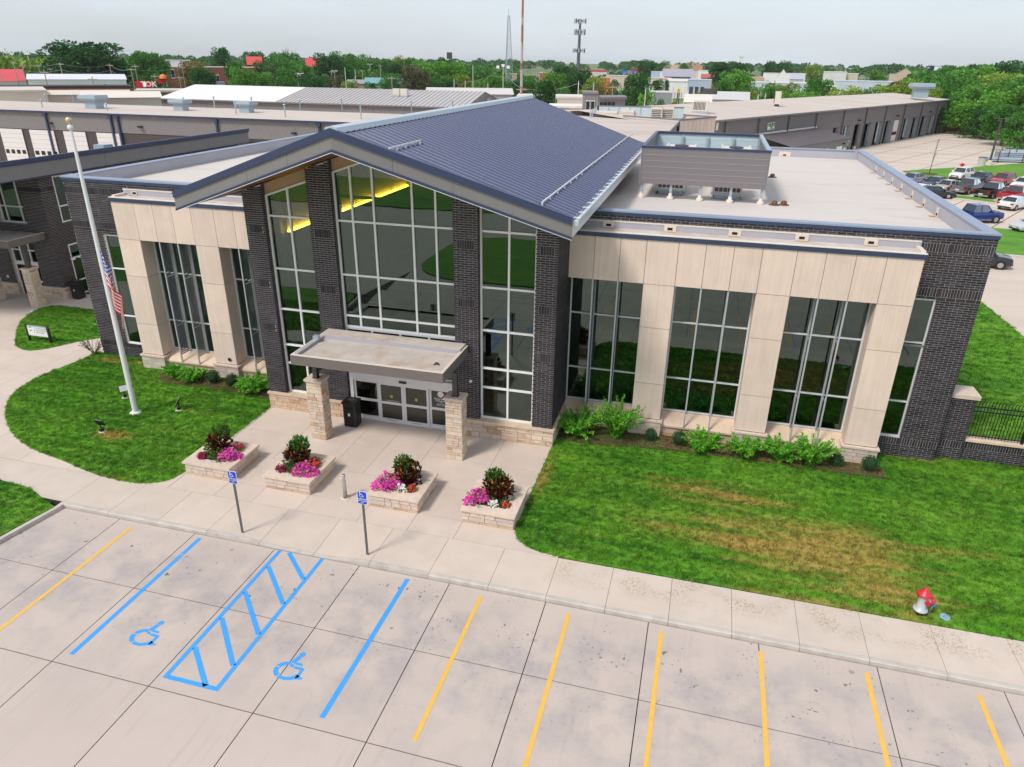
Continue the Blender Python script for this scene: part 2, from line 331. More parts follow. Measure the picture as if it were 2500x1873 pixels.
# ================================================================ ground, parking lot, kerb, walks, lawns
def grass_mat(name, dark=1.0, blades=False, patches=()):
    m, n, b = nodes(name); N = n.nodes.new; L = n.links.new
    b.inputs['Roughness'].default_value = .75; b.inputs['Specular IOR Level'].default_value = .25
    geo = N('ShaderNodeNewGeometry'); pos = geo.outputs['Position']
    def noise(sc, det=4, st=None, rot=0):
        t = N('ShaderNodeTexNoise'); t.inputs['Scale'].default_value = sc; t.inputs['Detail'].default_value = det; t.inputs['Roughness'].default_value = .6
        if st: mp = N('ShaderNodeMapping'); mp.inputs['Scale'].default_value = st; mp.inputs['Rotation'].default_value = (0,0,rot); L(pos, mp.inputs[0]); L(mp.outputs[0], t.inputs['Vector'])
        else: L(pos, t.inputs['Vector'])
        return t.outputs[0]
    def mr(sig, a, b_, lo=0., hi=1.):
        x = N('ShaderNodeMapRange'); x.inputs[1].default_value = a; x.inputs[2].default_value = b_; x.inputs[3].default_value = lo; x.inputs[4].default_value = hi; L(sig, x.inputs[0]); return x.outputs[0]
    def mixc(f, a, c):
        x = N('ShaderNodeMix'); x.data_type = 'RGBA'; L(f, x.inputs['Factor'])
        for k, v in (('A', a), ('B', c)):
            if isinstance(v, tuple): x.inputs[k].default_value = (v[0]*dark, v[1]*dark, v[2]*dark, 1)
            else: L(v, x.inputs[k])
        return x.outputs['Result']
    def op(o, a, c):
        x = N('ShaderNodeMath'); x.operation = o
        for i, v in enumerate((a, c)):
            if isinstance(v, (int, float)): x.inputs[i].default_value = v
            else: L(v, x.inputs[i])
        return x.outputs[0]
    c = mixc(mr(noise(1.0, 5, (.16, 2.4, 1), .13), .38, .62), (.055,.19,.012), (.125,.33,.022))
    c = mixc(mr(noise(.22, 3), .4, .65, 0, .55), c, (.19,.36,.03))
    c = mixc(mr(noise(2.6, 4, (.5, 1.6, 1), .13), .48, .7, 0, .6), c, (.040,.125,.014))
    tot = None
    for (x0, y0, rx, ry, amp) in patches:
        mp = N('ShaderNodeMapping'); mp.vector_type = 'TEXTURE'; mp.inputs['Location'].default_value = (x0, y0, 0); mp.inputs['Scale'].default_value = (rx, ry, 1e6); L(pos, mp.inputs[0])
        ln = N('ShaderNodeVectorMath'); ln.operation = 'LENGTH'; L(mp.outputs[0], ln.inputs[0])
        v = mr(ln.outputs['Value'], 1.0, .0, 0, amp); tot = v if tot is None else op('MAXIMUM', tot, v)
    if tot is not None:
        s = op('ADD', tot, op('ADD', mr(noise(1.0, 5, (.28, 2.2, 1), .13), .25, .75, -.42, .42), mr(noise(5.0, 3, (.5, 1.6, 1), .13), .3, .7, -.14, .14)))
        c = mixc(mr(s, .10, .60, 0, .55), c, (.30,.27,.055))
        c = mixc(mr(s, .38, .95, 0, .85), c, (.44,.29,.085))
    if blades:
        vm = N('ShaderNodeVectorMath'); vm.operation = 'SCALE'; oi = N('ShaderNodeObjectInfo'); L(c, vm.inputs[0]); L(mr(oi.outputs['Random'], 0, 1, .45, 1.7), vm.inputs[3]); c = vm.outputs[0]
        tr = N('ShaderNodeBsdfTranslucent'); L(c, tr.inputs[0]); ms = N('ShaderNodeMixShader'); ms.inputs[0].default_value = .35; L(b.outputs[0], ms.inputs[1]); L(tr.outputs[0], ms.inputs[2]); L(ms.outputs[0], n.nodes['Material Output'].inputs[0])
    L(c, b.inputs['Base Color'])
    if not blades:
        bp = N('ShaderNodeBump'); bp.inputs['Strength'].default_value = .9; bp.inputs['Distance'].default_value = .05; L(noise(14, 4), bp.inputs['Height']); L(bp.outputs[0], b.inputs['Normal'])
    return m
PATCH = [(4.6,21.6,6.4,2.9,.92), (6.8,20.2,3.6,1.5,.9), (2.2,24.0,4.2,1.2,.80), (0,21.5,3.5,1.2,.55), (8.5,22.5,3,1.2,.5), (1.2,20.6,2.2,.7,.45), (7.3,18.9,1.4,.5,.8), (5.2,18.8,3.6,.4,.6), (-4.85,23.4,.5,2.6,.8), (-.5,24.6,2.2,.5,.45), (9,29.2,3,.35,.55),
         (-23.3,21.45,1.3,.8,.85), (-21.9,24.5,.7,.4,.5), (-29.4,28.3,1.9,.45,.85), (-27.6,28.5,1.2,.3,.8), (-20.5,18.75,1.6,.3,.5), (-34.8,29.3,.35,.25,.6)]
M['grass'] = grass_mat('lawn', patches=PATCH)
M['blade'] = grass_mat('grass_blade', 1.15, True, patches=PATCH)
M['fargrass'] = mat('far_ground', (.10,.17,.045), rough=.9, var=.35, vscale=.02, dirt=(.22,.20,.16), dirt_scale=.012, dirt_lo=.5, dirt_hi=.6)

g = MB(); R_ = 7000
g.quad((-R_,-R_,-.12), (R_,-R_,-.12), (R_,R_,-.12), (-R_,R_,-.12)); obj('ground', g, M['fargrass'], kind='structure')

# ---- parking lot
lot = obj('parking_lot', MB().prism([(-60,-14.0), (60,-14.0), (60,16.705), (-21.2,16.705), (-22.2,9.0), (-60,9.0)], -.11, -.022), M['joint'], kind='structure')
xs = [-21.85+3.1*k for k in range(12)]; ys = [16.70, 13.80, 10.74, 7.6, 4.5, 1.4]
gj = .014
for i in range(len(xs)-1):
    for j in range(len(ys)-1):
        x0, x1, y0, y1 = xs[i], xs[i+1], ys[j+1], ys[j]
        if i == 0:
            obj('slab', MB().prism([(x0+.62, y1-gj), (x1-gj, y1-gj), (x1-gj, y0+gj), (x0+.62-(y1-y0)*.13, y0+gj)], -.1, -.001*random.random()), M['lot'], lot)
        else: piece('slab', x0+gj, x1-gj, y0+gj, y1-gj, -.1, -.001*random.random(), M['lot'], lot)
# the lot carries on behind the camera: one broad apron with planted islands, seen only in the window reflections
obj('rear_apron', MB().prism([(-60,-14), (60,-14), (60,1.38), (-60,1.38)], -.1, -.004).prism([(12.3,1.4), (60,1.4), (60,16.7), (12.3,16.7)], -.1, -.004).prism([(-95,-60), (75,-60), (75,-14.01), (-95,-14.01)], -.1, -.006).prism([(-60,1.39), (-21.4,1.39), (-22.3,8.98), (-60,8.98)], -.1, -.004), M['lot'], lot)
def isle(name, pts, z0, z1, m, **kw): return obj(name, MB().prism(pts, z0, z1), m, **kw)
def rounded(x0, x1, y0, y1, r, n=6):
    o = []
    for cx, cy, a in ((x1-r,y1-r,0), (x0+r,y1-r,90), (x0+r,y0+r,180), (x1-r,y0+r,270)):
        for k in range(n+1): t = radians(a+90*k/n); o.append((cx+r*cos(t), cy+r*sin(t)))
    return o
isle('lawn', rounded(-21.5,42,-10.5,3.8,4.5), -.1, .12, M['grass'], kind='structure')
isle('lawn', [(-90,-40), (70,-40), (70,-24), (-90,-20)], -.1, .12, M['grass'], kind='structure')

# ---- painted markings
def line(name, x0, y0, x1, y1, w, m): 
    d = Vector((x1-x0, y1-y0)).normalized(); a = Vector((-d.y, d.x))*(w/2)
    return obj(name, MB().prism([(x0+a.x,y0+a.y), (x1+a.x,y1+a.y), (x1-a.x,y1-a.y), (x0-a.x,y0-a.y)], .001, .005), m, lot)
YB, YT = 11.08, 16.4
for x in (-18.03, -5.25, -2.5, .22, 2.97, 5.72, 8.45, 11.15): line('stall_line', x, 11.08, x+.02, YT, .125, M['yellow_paint'])
for x in (-15.34, -7.72): line('accessible_line', x, YB, x+.02, 16.52, .145, M['blue_paint'])
for x in (-12.34, -10.78): line('aisle_line', x, YB, x, 16.68, .13, M['blue_paint'])
line('aisle_line', -12.27, YB+.06, -10.85, YB+.06, .13, M['blue_paint'])
for k, (ya, yb) in enumerate(((16.66,15.60), (15.85,14.43), (14.58,13.14), (13.42,11.94), (12.22,11.15))):
    line('aisle_hatch', -12.0 if k == 0 else -12.26, ya, -10.85 if k < 4 else -11.12, yb, .14, M['blue_paint'])
def access_symbol(cx, cy, s):
    def at(u, v): return (cx+u*s, cy+v*s)
    mb = MB(); z0, z1 = .001, .006
    def pl(pts): mb.prism([at(*p) for p in pts], z0, z1)
    pl([(.10+.085*cos(t*pi/6)*1.0, .80+.085*sin(t*pi/6)) for t in range(12)])                       # head
    pl([(.02,.73), (.14,.70), (.07,.47), (-.07,.49)])                                               # back
    pl([(-.05,.46), (.06,.44), (.10,.36), (.00,.35)]); pl([(.08,.52), (.27,.52), (.30,.45), (.10,.45)])
    pl([(.13,.40), (.33,.40), (.30,.31), (.10,.33)]); pl([(.32,.40), (.40,.38), (.40,.08), (.31,.12)]); pl([(.31,.10), (.33,.01), (.50,.05), (.50,.12)])
    def arc(a0, a1, r0=.25, r1=.375, c=(.03,.22)):
        k = 6; o = [(c[0]+r1*cos(a0+(a1-a0)*i/k)*1.05, c[1]+r1*sin(a0+(a1-a0)*i/k)*.80) for i in range(k+1)]
        q = [(c[0]+r0*cos(a0+(a1-a0)*i/k)*1.05, c[1]+r0*sin(a0+(a1-a0)*i/k)*.80) for i in range(k+1)]
        for i in range(k): pl([o[i], o[i+1], q[i+1], q[i]])
    arc(radians(105), radians(165)); arc(radians(172), radians(235)); arc(radians(242), radians(345))
    return obj('access_symbol', mb, M['blue_paint'], lot)
access_symbol(-13.92, 11.92, 1.05); access_symbol(-9.36, 11.96, 1.05)

# ---- kerb and walks
def dip(x, y):                                  # kerb ramp at the hatched aisle
    d = max(0, min(1, (x+13.95)/1.5, (-9.25-x)/1.3)); d = d*d*(3-2*d)
    return .15 - .128*d*max(0, min(1, 1-(y-16.72)/2.0))
walk = obj('sidewalk', MB().box(-60,-21.3,16.86,38,-.11,.125).box(-21.3,-18.4,16.86,38,-.11,.125).box(-18.4,-14.2,16.87,26.3,-.11,.125).box(-9,-5.0,16.87,26.3,-.11,.125).box(-14.2,-9,18.72,26.3,-.11,.125).box(-14.2,-9,16.87,18.72,-.11,.005).box(-5.0,30,16.87,18.75,-.11,.125), M['joint'], kind='structure')
def gridslab(x0, x1, y0, y1, nx, ny, zf, bot=-.08):
    mb = MB(); vs = []
    for j in range(ny+1):
        for i in range(nx+1): x = x0+(x1-x0)*i/nx; y = y0+(y1-y0)*j/ny; vs.append((x, y, zf(x, y)))
    fs = [(j*(nx+1)+i, j*(nx+1)+i+1, (j+1)*(nx+1)+i+1, (j+1)*(nx+1)+i) for j in range(ny) for i in range(nx)]
    mb.add(vs, fs)
    ring = [(x0+(x1-x0)*i/nx, y0) for i in range(nx+1)]+[(x1, y0+(y1-y0)*j/ny) for j in range(1, ny+1)]+[(x1-(x1-x0)*i/nx, y1) for i in range(1, nx+1)]+[(x0, y1-(y1-y0)*j/ny) for j in range(1, ny)]
    for k in range(len(ring)):
        a, b = ring[k], ring[(k+1) % len(ring)]; mb.quad((a[0],a[1],bot), (b[0],b[1],bot), (b[0],b[1],zf(*b)), (a[0],a[1],zf(*a)))
    return mb
kx = [-60, -21.3] + [-21.3+2.03*k for k in range(1, 8)] + [-5.1, -3.27, -1.46, .40, 2.2, 4.04, 5.85, 7.79, 9.79, 11.7, 13.6, 20, 30]
kx = sorted(set(round(v, 2) for v in kx)); gp = .006
for a, b in zip(kx[:-1], kx[1:]):
    if b <= -21.2: continue
    if b-a < .3: continue
    if -14.2 < b and a < -9.0:
        nx = max(4, int((b-a)/.25))
        obj('kerb_stone', gridslab(a+gp, b-gp, 16.715, 16.862, nx, 1, lambda x, y: dip(x, y)+.001), M['curb'], walk)
        obj('walk_slab', gridslab(a+gp, b-gp, 16.87, 18.70-gp, nx, 6, dip), M['concrete'], walk)
    else:
        mb = MB(); mb.extr([(16.715,-.08), (16.862,-.08), (16.862,.151), (16.745,.151), (16.715,.125)], 'x', a+gp, b-gp); obj('kerb_stone', mb, M['curb'], walk)
        piece('walk_slab', a+gp, b-gp, 16.87, 18.70-gp, -.05, .15-.001*random.random(), M['concrete'], walk)
# plaza in front of the doors
px_ = [-18.35, -16.36, -14.8, -12.95, -10.55, -8.66, -6.95, -5.06]; py_ = [18.70, 19.76, 21.68, 23.72, 26.25]
px2 = [-18.35, -15.75, -13.2, -11.75, -9.9, -7.1, -5.06]
for j in range(len(py_)-1):
    xs_ = px_ if j < 2 else px2
    if j == 0: xs_ = xs_[:-1]+[-3.3]
    for a, b in zip(xs_[:-1], xs_[1:]): piece('walk_slab', a+gp, b-gp, py_[j]+gp, py_[j+1]-gp, -.05, .15-.001*random.random(), M['concrete'], walk)
# curving walk to the left, squared slabs that the lawns overlap
for i in range(13):
    for j in range(8):
        x1 = -18.36-2.35*i; y0 = 18.70+2.35*j
        if i > 4 and j > 7: continue
        piece('walk_slab', x1-2.35+gp, x1-gp, y0+gp, y0+2.35-gp, -.05, .15-.001*random.random(), M['concrete'], walk)
for k in range(13): piece('walk_slab', -21.30-2.35*(k+1), -21.306-2.35*k, 16.87, 18.69, -.05, .15-.001*random.random(), M['concrete'], walk)
mb = MB(); mb.prism([(-21.36,16.86), (-21.2,16.86), (-21.2,16.5), (-22.3,9.1), (-60,9.02), (-60,9.2), (-22.45,9.28), (-21.36,16.45)], -.1, .15); obj('lot_kerb', mb, M['curb'], walk)

# ---- lawns (base sheets) with blades on top
def smooth_closed(pts, n=4):
    o = []; k = len(pts)
    for i in range(k):
        p0, p1, p2, p3 = (Vector(pts[(i+d) % k]) for d in (-1,0,1,2))
        for s in range(n):
            t = s/n; o.append(tuple(.5*((2*p1)+(p2-p0)*t+(2*p0-5*p1+4*p2-p3)*t*t+(3*p1-p0-3*p2+p3)*t**3)))
    return o
def curve(pts, n=5):
    o = []
    for i in range(len(pts)-1):
        p0 = Vector(pts[max(i-1,0)]); p1 = Vector(pts[i]); p2 = Vector(pts[i+1]); p3 = Vector(pts[min(i+2,len(pts)-1)])
        for s in range(n):
            t = s/n; o.append(tuple(.5*((2*p1)+(p2-p0)*t+(2*p0-5*p1+4*p2-p3)*t*t+(3*p1-p0-3*p2+p3)*t**3)))
    return o+[tuple(pts[-1])]
lawnR = [(-5.04,25.95)]+curve([(-5.04,19.95), (-4.95,19.5), (-4.6,19.1), (-4.1,18.86), (-3.27,18.76), (-1.4,18.74)])+[(30,18.70), (30,29.62), (10.42,29.62), (10.42,29.2), (8.0,29.2), (8.0,27.9), (-5.04,27.9)]
lawnL = [(-18.44,28.6), (-18.44,19.9)]+curve([(-18.44,19.9), (-18.7,19.1), (-19.5,18.66), (-20.9,18.62), (-22.1,18.8), (-23.75,19.2), (-25.2,19.5), (-26.7,20.0), (-28.25,20.85), (-29.8,22.1), (-30.9,23.4), (-31.4,24.7), (-31.5,26.0), (-31.3,27.4), (-31.25,28.4)])+[(-31.25,29.1), (-27.2,29.1), (-27.2,28.6)]
lawn2 = smooth_closed([(-40.3,34.7), (-36.9,34.9), (-32.2,34.9), (-31.6,32.6), (-33.5,30.0), (-34.4,28.5), (-35.3,28.2), (-36.5,28.75), (-38.1,30.3), (-39.7,32.2)])
lawn3 = [(-21.38,16.5), (-23.3,17.25), (-27,17.55), (-60,17.6), (-60,9.4), (-24.5,9.3), (-22.7,9.6), (-22.45,10.2)]
lawn4 = [tuple(P(2398,742)[:2]), tuple(P(2500,827)[:2]), (26,44), (26,29.9), (10.6,29.9), (10.6,57), tuple(P(2380,725)[:2])]
lawn_objs = []
for nm, pts, zt in (('lawn', lawnR, .165), ('lawn', lawnL, .165), ('lawn', lawn2, .165), ('lawn', lawn3, .16), ('lawn', lawn4, .10)):
    lawn_objs.append(isle(nm, pts, -.1, zt, M['grass'], kind='structure'))
def tuft(nb, h, w, spread):
    mb = MB()
    for k in range(nb):
        a = random.uniform(0, 2*pi); r = spread*sqrt(random.random()); x, y = r*cos(a), r*sin(a); b = random.uniform(0, 2*pi); l = random.uniform(.3, 1.0); hh = h*random.uniform(.6, 1.1)
        dx, dy = cos(b)*w/2, sin(b)*w/2; lx, ly = -sin(b)*hh*l, cos(b)*hh*l
        mb.add([(x-dx,y-dy,0), (x+dx,y+dy,0), (x+dx*.6+lx*.45,y+dy*.6+ly*.45,hh*.6), (x-dx*.6+lx*.45,y-dy*.6+ly*.45,hh*.6), (x+lx,y+ly,hh*.85)], [(0,1,2,3), (3,2,4)])
    return mb.mesh('grass_tuft', M['blade'])
def grass_on(src, pts, z, dens, tf, seed):
    """geometry-nodes grass over a flat outline; one object of uncountable blades"""
    tfo = bpy.data.objects.new('tuft_source', tf)
    me = MB().poly([(x, y, z) for x, y in (pts if sum(pts[i-1][0]*pts[i][1]-pts[i][0]*pts[i-1][1] for i in range(len(pts))) > 0 else pts[::-1])]).mesh('grass', M['blade'])
    o = obj('grass', me, None, kind='stuff')
    ng = bpy.data.node_groups.new('grass_scatter', 'GeometryNodeTree'); ng.interface.new_socket('Geometry', in_out='INPUT', socket_type='NodeSocketGeometry'); ng.interface.new_socket('Geometry', in_out='OUTPUT', socket_type='NodeSocketGeometry')
    N = ng.nodes.new; gi = N('NodeGroupInput'); go = N('NodeGroupOutput'); ds = N('GeometryNodeDistributePointsOnFaces'); ds.inputs['Density'].default_value = dens; ds.inputs['Seed'].default_value = seed
    oi = N('GeometryNodeObjectInfo'); oi.inputs['Object'].default_value = tfo; ip = N('GeometryNodeInstanceOnPoints'); rv = N('FunctionNodeRandomValue'); rv.data_type = 'FLOAT_VECTOR'; rv.inputs[0].default_value = (-.15,-.15,0); rv.inputs[1].default_value = (.15,.15,6.28)
    rs = N('FunctionNodeRandomValue'); rs.data_type = 'FLOAT'; rs.inputs[2].default_value = .6; rs.inputs[3].default_value = 1.25
    l = ng.links.new; l(gi.outputs[0], ds.inputs[0]); l(ds.outputs['Points'], ip.inputs['Points']); l(oi.outputs['Geometry'], ip.inputs['Instance']); l(rv.outputs[0], ip.inputs['Rotation']); l(rs.outputs[1], ip.inputs['Scale']); l(ip.outputs[0], go.inputs[0])
    o.modifiers.new('scatter', 'NODES').node_group = ng; return o
def inset(pts, d):
    cx = sum(p[0] for p in pts)/len(pts); cy = sum(p[1] for p in pts)/len(pts); return [(p[0]-(d if p[0] > cx else -d)*.5, p[1]-(d if p[1] > cy else -d)*.5) for p in pts]
tf1 = tuft(15, .09, .016, .10)
props(grass_on(None, [p if p[0] < 18 else (18, p[1]) for p in lawnR], .16, 115, tf1, 1), 'mown green and sun-browned grass of the lawn right of the plaza', 'grass')
props(grass_on(None, lawnL, .16, 115, tf1, 2), 'mown green grass of the rounded lawn around the flagpole', 'grass')
props(grass_on(None, lawn2, .16, 70, tf1, 3), 'mown grass of the small lawn island with the white sign', 'grass')
props(grass_on(None, [(-21.38,16.5), (-23.3,17.25), (-26,17.5), (-28,17.5), (-28,12), (-22.3,12)], .155, 80, tf1, 4), 'grass behind the kerb at the lower left corner', 'grass')
props(grass_on(None, [(10.6,29.9), (24,29.9), (24,47), P(2500,827)[:2], P(2398,742)[:2], (10.6,57)], .095, 26, tuft(16, .1, .03, .2), 5), 'grass beyond the black fence right of the building', 'grass')
# mulch beds along the walls
isle('planting_bed', curve([(-5.0,27.0), (-4.9,26.55), (-3.3,26.52), (-1.9,26.75), (.2,26.95), (4,27.05), (7.9,27.02), (8.15,27.2), (8.15,27.95)])+[(8.15,28.05), (-5.0,28.25)], .0, .20, M['mulch'], kind='structure')
isle('planting_bed', curve([(-25.9,27.8), (-25.4,26.85), (-24,26.7), (-22.5,26.72), (-21.1,26.72), (-19.8,26.55), (-18.47,26.45)])+[(-18.47,28.3), (-25.9,28.3)], .0, .20, M['mulch'], kind='structure')
def mulch_bits(x0, x1, y0, y1, n, name):
    mb = MB()
    for k in range(n):
        x, y = random.uniform(x0, x1), random.uniform(y0, y1); a = random.uniform(0, pi); l = random.uniform(.02, .055); w = l*.35; t = random.uniform(-.3, .3)
        dx, dy = cos(a)*l, sin(a)*l; wx, wy = -sin(a)*w, cos(a)*w; z = .203+random.random()*.012
        mb.quad((x-dx-wx,y-dy-wy,z), (x+dx-wx,y+dy-wy,z+t*l), (x+dx+wx,y+dy+wy,z+t*l), (x-dx+wx,y-dy+wy,z+.004))
    return props(obj('mulch', mb, M['mulchbit']), name, 'mulch', kind='stuff')
M['mulchbit'] = ramp_mat('mulch_chip', [(0,(.05,.022,.015)), (.4,(.13,.06,.04)), (.8,(.20,.10,.065)), (1,(.28,.16,.11))], rough=.95)
mulch_bits(-1.6, 8.05, 27.08, 28.0, 5500, 'loose wood chips on the bed below the right windows')
mulch_bits(-25.3, -18.6, 26.85, 28.1, 3500, 'loose wood chips on the bed below the left windows')
# ================================================================ wall builders
CX = -11.75
BL, BH, BG = .340, .0907, .016
def soldier_at(z, bands):
    for a, b in bands:
        if a-.02 <= z < b-.02: return (a, b)
    return None
def brick_boxes(axis, c, sgn, u0, u1, z0, z1, bands=(), ztop=None):
    """brick boxes for a wall rectangle; axis 'y': wall plane y=c seen from -y (sgn=-1); axis 'x': plane x=c, sgn=outward side"""
    out = []; zs = []; z = .15; row = 0
    rows = []
    edges = sorted({e for b in bands for e in b})
    while z < z1+.3:
        s = soldier_at(z, bands)
        if s: rows.append((s[0], s[1], 'S', row)); z = s[1]; row += 1; continue
        nxt = z+BH
        for e in edges:
            if z+.03 < e < nxt+.055 and soldier_at(e+.03, bands): nxt = e
        rows.append((z, nxt, 'R', row)); z = nxt; row += 1
    for a, b, k, r in rows:
        a2, b2 = max(a, z0), min(b, z1)
        if b2-a2 < .03: continue
        w = BL if k == 'R' else .1
        off = (r % 2)*.5*w if k == 'R' else 0
        i0 = floor((u0-off)/w)
        for i in range(i0, int(ceil((u1-off)/w))+1):
            p, q = max(u0, off+i*w), min(u1, off+(i+1)*w)
            if q-p < .04: continue
            zt = b2
            if ztop is not None:
                zt = min(b2, ztop((p+q)/2))
                if zt-a2 < .03: continue
            p2 = p+(BG/2 if p > u0+1e-6 else 0); q2 = q-(BG/2 if q < u1-1e-6 else 0); za = a2+BG/2; zb = zt-BG/2
            pr = random.uniform(0, .004)
            if axis == 'y': out.append((p2, q2, c+(-pr if sgn < 0 else -.05), c+(.05 if sgn < 0 else pr), za, zb))
            else: out.append((c-(.05 if sgn > 0 else pr), c+(pr if sgn > 0 else .05), p2, q2, za, zb))
    return out
def lay_bricks(parent, boxes, nsingle=300, mt=None):
    mt = mt or M['brick']
    boxes = sorted(boxes, key=lambda b: (b[0]**2+b[2]**2+(15-b[4])**2)/max(.02, (b[1]-b[0])*(b[5]-b[4])+(b[3]-b[2])*(b[5]-b[4])-.05*(b[5]-b[4])))
    for b in boxes[:nsingle]: piece('brick', *b, mt, parent)
    if len(boxes) > nsingle:
        mb = MB()
        for b in boxes[nsingle:]: mb.box(*b)
        obj('brickwork', mb, mt, parent, kind='stuff')
def stones(parent, axis, c, sgn, u0, u1, z0, z1, mt, seed=0, hmin=.11, hmax=.24, lmin=.22, lmax=.75, name='stone', proud=.02):
    rnd = random.Random(seed); z = z0; rows = []
    while z < z1-.01:
        h = rnd.uniform(hmin, hmax)
        if z1-(z+h) < hmin*.8: h = z1-z
        rows.append((z, z+h)); z += h
    for a, b in rows:
        u = u0
        while u < u1-.01:
            l = rnd.uniform(lmin, lmax)
            if u1-(u+l) < lmin*.7: l = u1-u
            g_ = .009; d = rnd.uniform(.0, proud)
            parts = [(a, b)]
            if b-a > .2 and rnd.random() < .3: mz = a+(b-a)*rnd.uniform(.35, .65); parts = [(a, mz), (mz, b)]
            for pa, pb in parts:
                if axis == 'y': piece(name, u+g_, u+l-g_, c-d if sgn < 0 else c-.03, c+.03 if sgn < 0 else c+d, pa+g_, pb-g_, mt, parent)
                else: piece(name, c-.03 if sgn > 0 else c-d, c+d if sgn > 0 else c+.03, u+g_, u+l-g_, pa+g_, pb-g_, mt, parent)
            u += l
_pq = {}
def pane(parent, x0, x1, y, z0, z1, mt=None, name='window_pane', axis='y'):
    mt = mt or M['glass']; k = (mt.name, axis)
    if k not in _pq:
        mb = MB()
        if axis == 'y': mb.quad((-.5,0,-.5), (.5,0,-.5), (.5,0,.5), (-.5,0,.5))
        else: mb.quad((0,-.5,-.5), (0,.5,-.5), (0,.5,.5), (0,-.5,.5))
        _pq[k] = mb.mesh('pane_sheet', mt)
    if axis == 'y':
        o = obj(name, _pq[k], None, parent, loc=((x0+x1)/2, y, (z0+z1)/2)); o.scale = (x1-x0, 1, z1-z0)
    else:
        o = obj(name, _pq[k], None, parent, loc=(y, (x0+x1)/2, (z0+z1)/2)); o.scale = (1, x1-x0, z1-z0)
    return o
def window(parent, y, xs, zs, mt, w=.08, d=.12, ztop=None, gl=None, axis='y', name='window', skip=(), glass=True):
    """frame mesh with mullions and rails (a part) and one pane per light (sub-parts); ztop: sloping head"""
    mb = MB(); zt = ztop or (lambda x: zs[-1]); top = (lambda x: zt(x))
    def bx(a, b, c, e):
        if axis == 'y': mb.box(a, b, y-d/2, y+d/2, c, e)
        else: mb.box(y-d/2, y+d/2, a, b, c, e)
    zz = list(zs) if ztop is None else list(zs)+[None]
    for i, x in enumerate(xs):
        a, b = x-w/2, x+w/2
        if i == 0: a, b = x, x+w
        if i == len(xs)-1: a, b = x-w, x
        h = top(x) if ztop else zs[-1]
        bx(a, b, zs[0], h)
    for k, z in enumerate(zs):
        a, b = z-w/2, z+w/2
        if k == 0: a, b = z, z+w
        if k == len(zs)-1 and ztop is None: a, b = z-w, z
        if axis == 'y': mb.box(xs[0]+w, xs[-1]-w, y-d/2+.002, y+d/2-.002, a, b)
        else: mb.box(y-d/2+.002, y+d/2-.002, xs[0]+w, xs[-1]-w, a, b)
    if ztop:
        seg = [xs[0]]+([CX] if xs[0] < CX < xs[-1] else [])+[xs[-1]]
        for a, b in zip(seg[:-1], seg[1:]):
            mb.add([(a,y-d/2-.003,top(a)-w), (b,y-d/2-.003,top(b)-w), (b,y+d/2,top(b)-w), (a,y+d/2,top(a)-w), (a,y-d/2-.003,top(a)), (b,y-d/2-.003,top(b)), (b,y+d/2,top(b)), (a,y+d/2,top(a))],
                   [(0,3,2,1), (4,5,6,7), (0,1,5,4), (1,2,6,5), (2,3,7,6), (3,0,4,7)])
    f = obj(name, mb, mt, parent)
    if glass:
        for i in range(len(xs)-1):
            for k in range(len(zs)-1):
                if (i, k) in skip: continue
                pane(f, xs[i]+.01, xs[i+1]-.01, y+.01, zs[k]+.01, zs[k+1]-.01, gl, axis=axis)
            if ztop:
                a, b = xs[i]+.01, xs[i+1]-.01; pts = [(a,y+.01,zs[-1]+.01), (b,y+.01,zs[-1]+.01), (b,y+.01,top(b)-.02)]
                if a < CX < b: pts.append((CX, y+.01, top(CX)-.02))
                pts.append((a, y+.01, top(a)-.02)); obj('window_pane', MB().poly(pts), gl or M['glass'], f)
    return f

# ================================================================ main building
main = thing('office_building', 'dark brick and limestone office building with navy gabled entrance roof', 'building', (CX, 29, .15))
zr = lambda x: 12.9-.342*abs(x-CX)
zs_ = lambda x: zr(x)-.60                       # soffit line
YF, YG = 25.9, 26.2                             # pillar face, curtain wall
BANDS = [(.70,1.04), (7.08,7.42), (8.76,9.10)]
PB = [(6.02,6.34), (8.28,8.60)]                 # short soldier panels in the pillars are laid like bands
pill = [(-18.46,-17.55), (-15.45,-14.40), (-9.30,-8.28), (-5.97,-5.10)]
# --- mortar bed of all brick walls
mb = MB()
for a, b in pill: mb.prism([(a+.012,YF+.012), (b-.012,YF+.012), (b-.012,YG+.55), (a+.012,YG+.55)], .9, lambda x, y: zs_(x)-.01)
mb.box(-6.2, -5.112, YG+.55, 29.3, .15, 9.9); mb.box(-18.448, -17.4, YG+.55, 29.3, .15, 9.9)
RW = 29.15                                       # right front wall plane
right_rects = [(8.90,10.35,.15,9.42), (7.6,8.90,6.97,9.42), (7.6,8.90,.15,1.03), (-5.1,7.6,8.85,9.42)]
left_rects = [(-30.80,-29.05,.15,9.42), (-29.05,-28.05,6.80,9.42), (-29.05,-28.05,.15,.95), (-28.05,-27.0,.15,9.42), (-27.0,-18.46,8.85,9.42)]
for a, b, c, d in right_rects: mb.box(a, b-(.012 if b > 10 else 0), RW+.012, RW+.35, c, d)
for a, b, c, d in left_rects: mb.box(a+(.012 if a < -30 else 0), b, RW-.10+.012, RW+.25, c, d)
mb.box(10.0, 10.338, RW+.35, 57.4, .15, 9.42); mb.box(-30.79, -30.45, RW+.25, 57.4, .15, 9.42); mb.box(-30.45, 10.0, 57.05, 57.38, .15, 9.42)
wall = obj('brick_wall', mb, M['mortar'], main)
bx = []
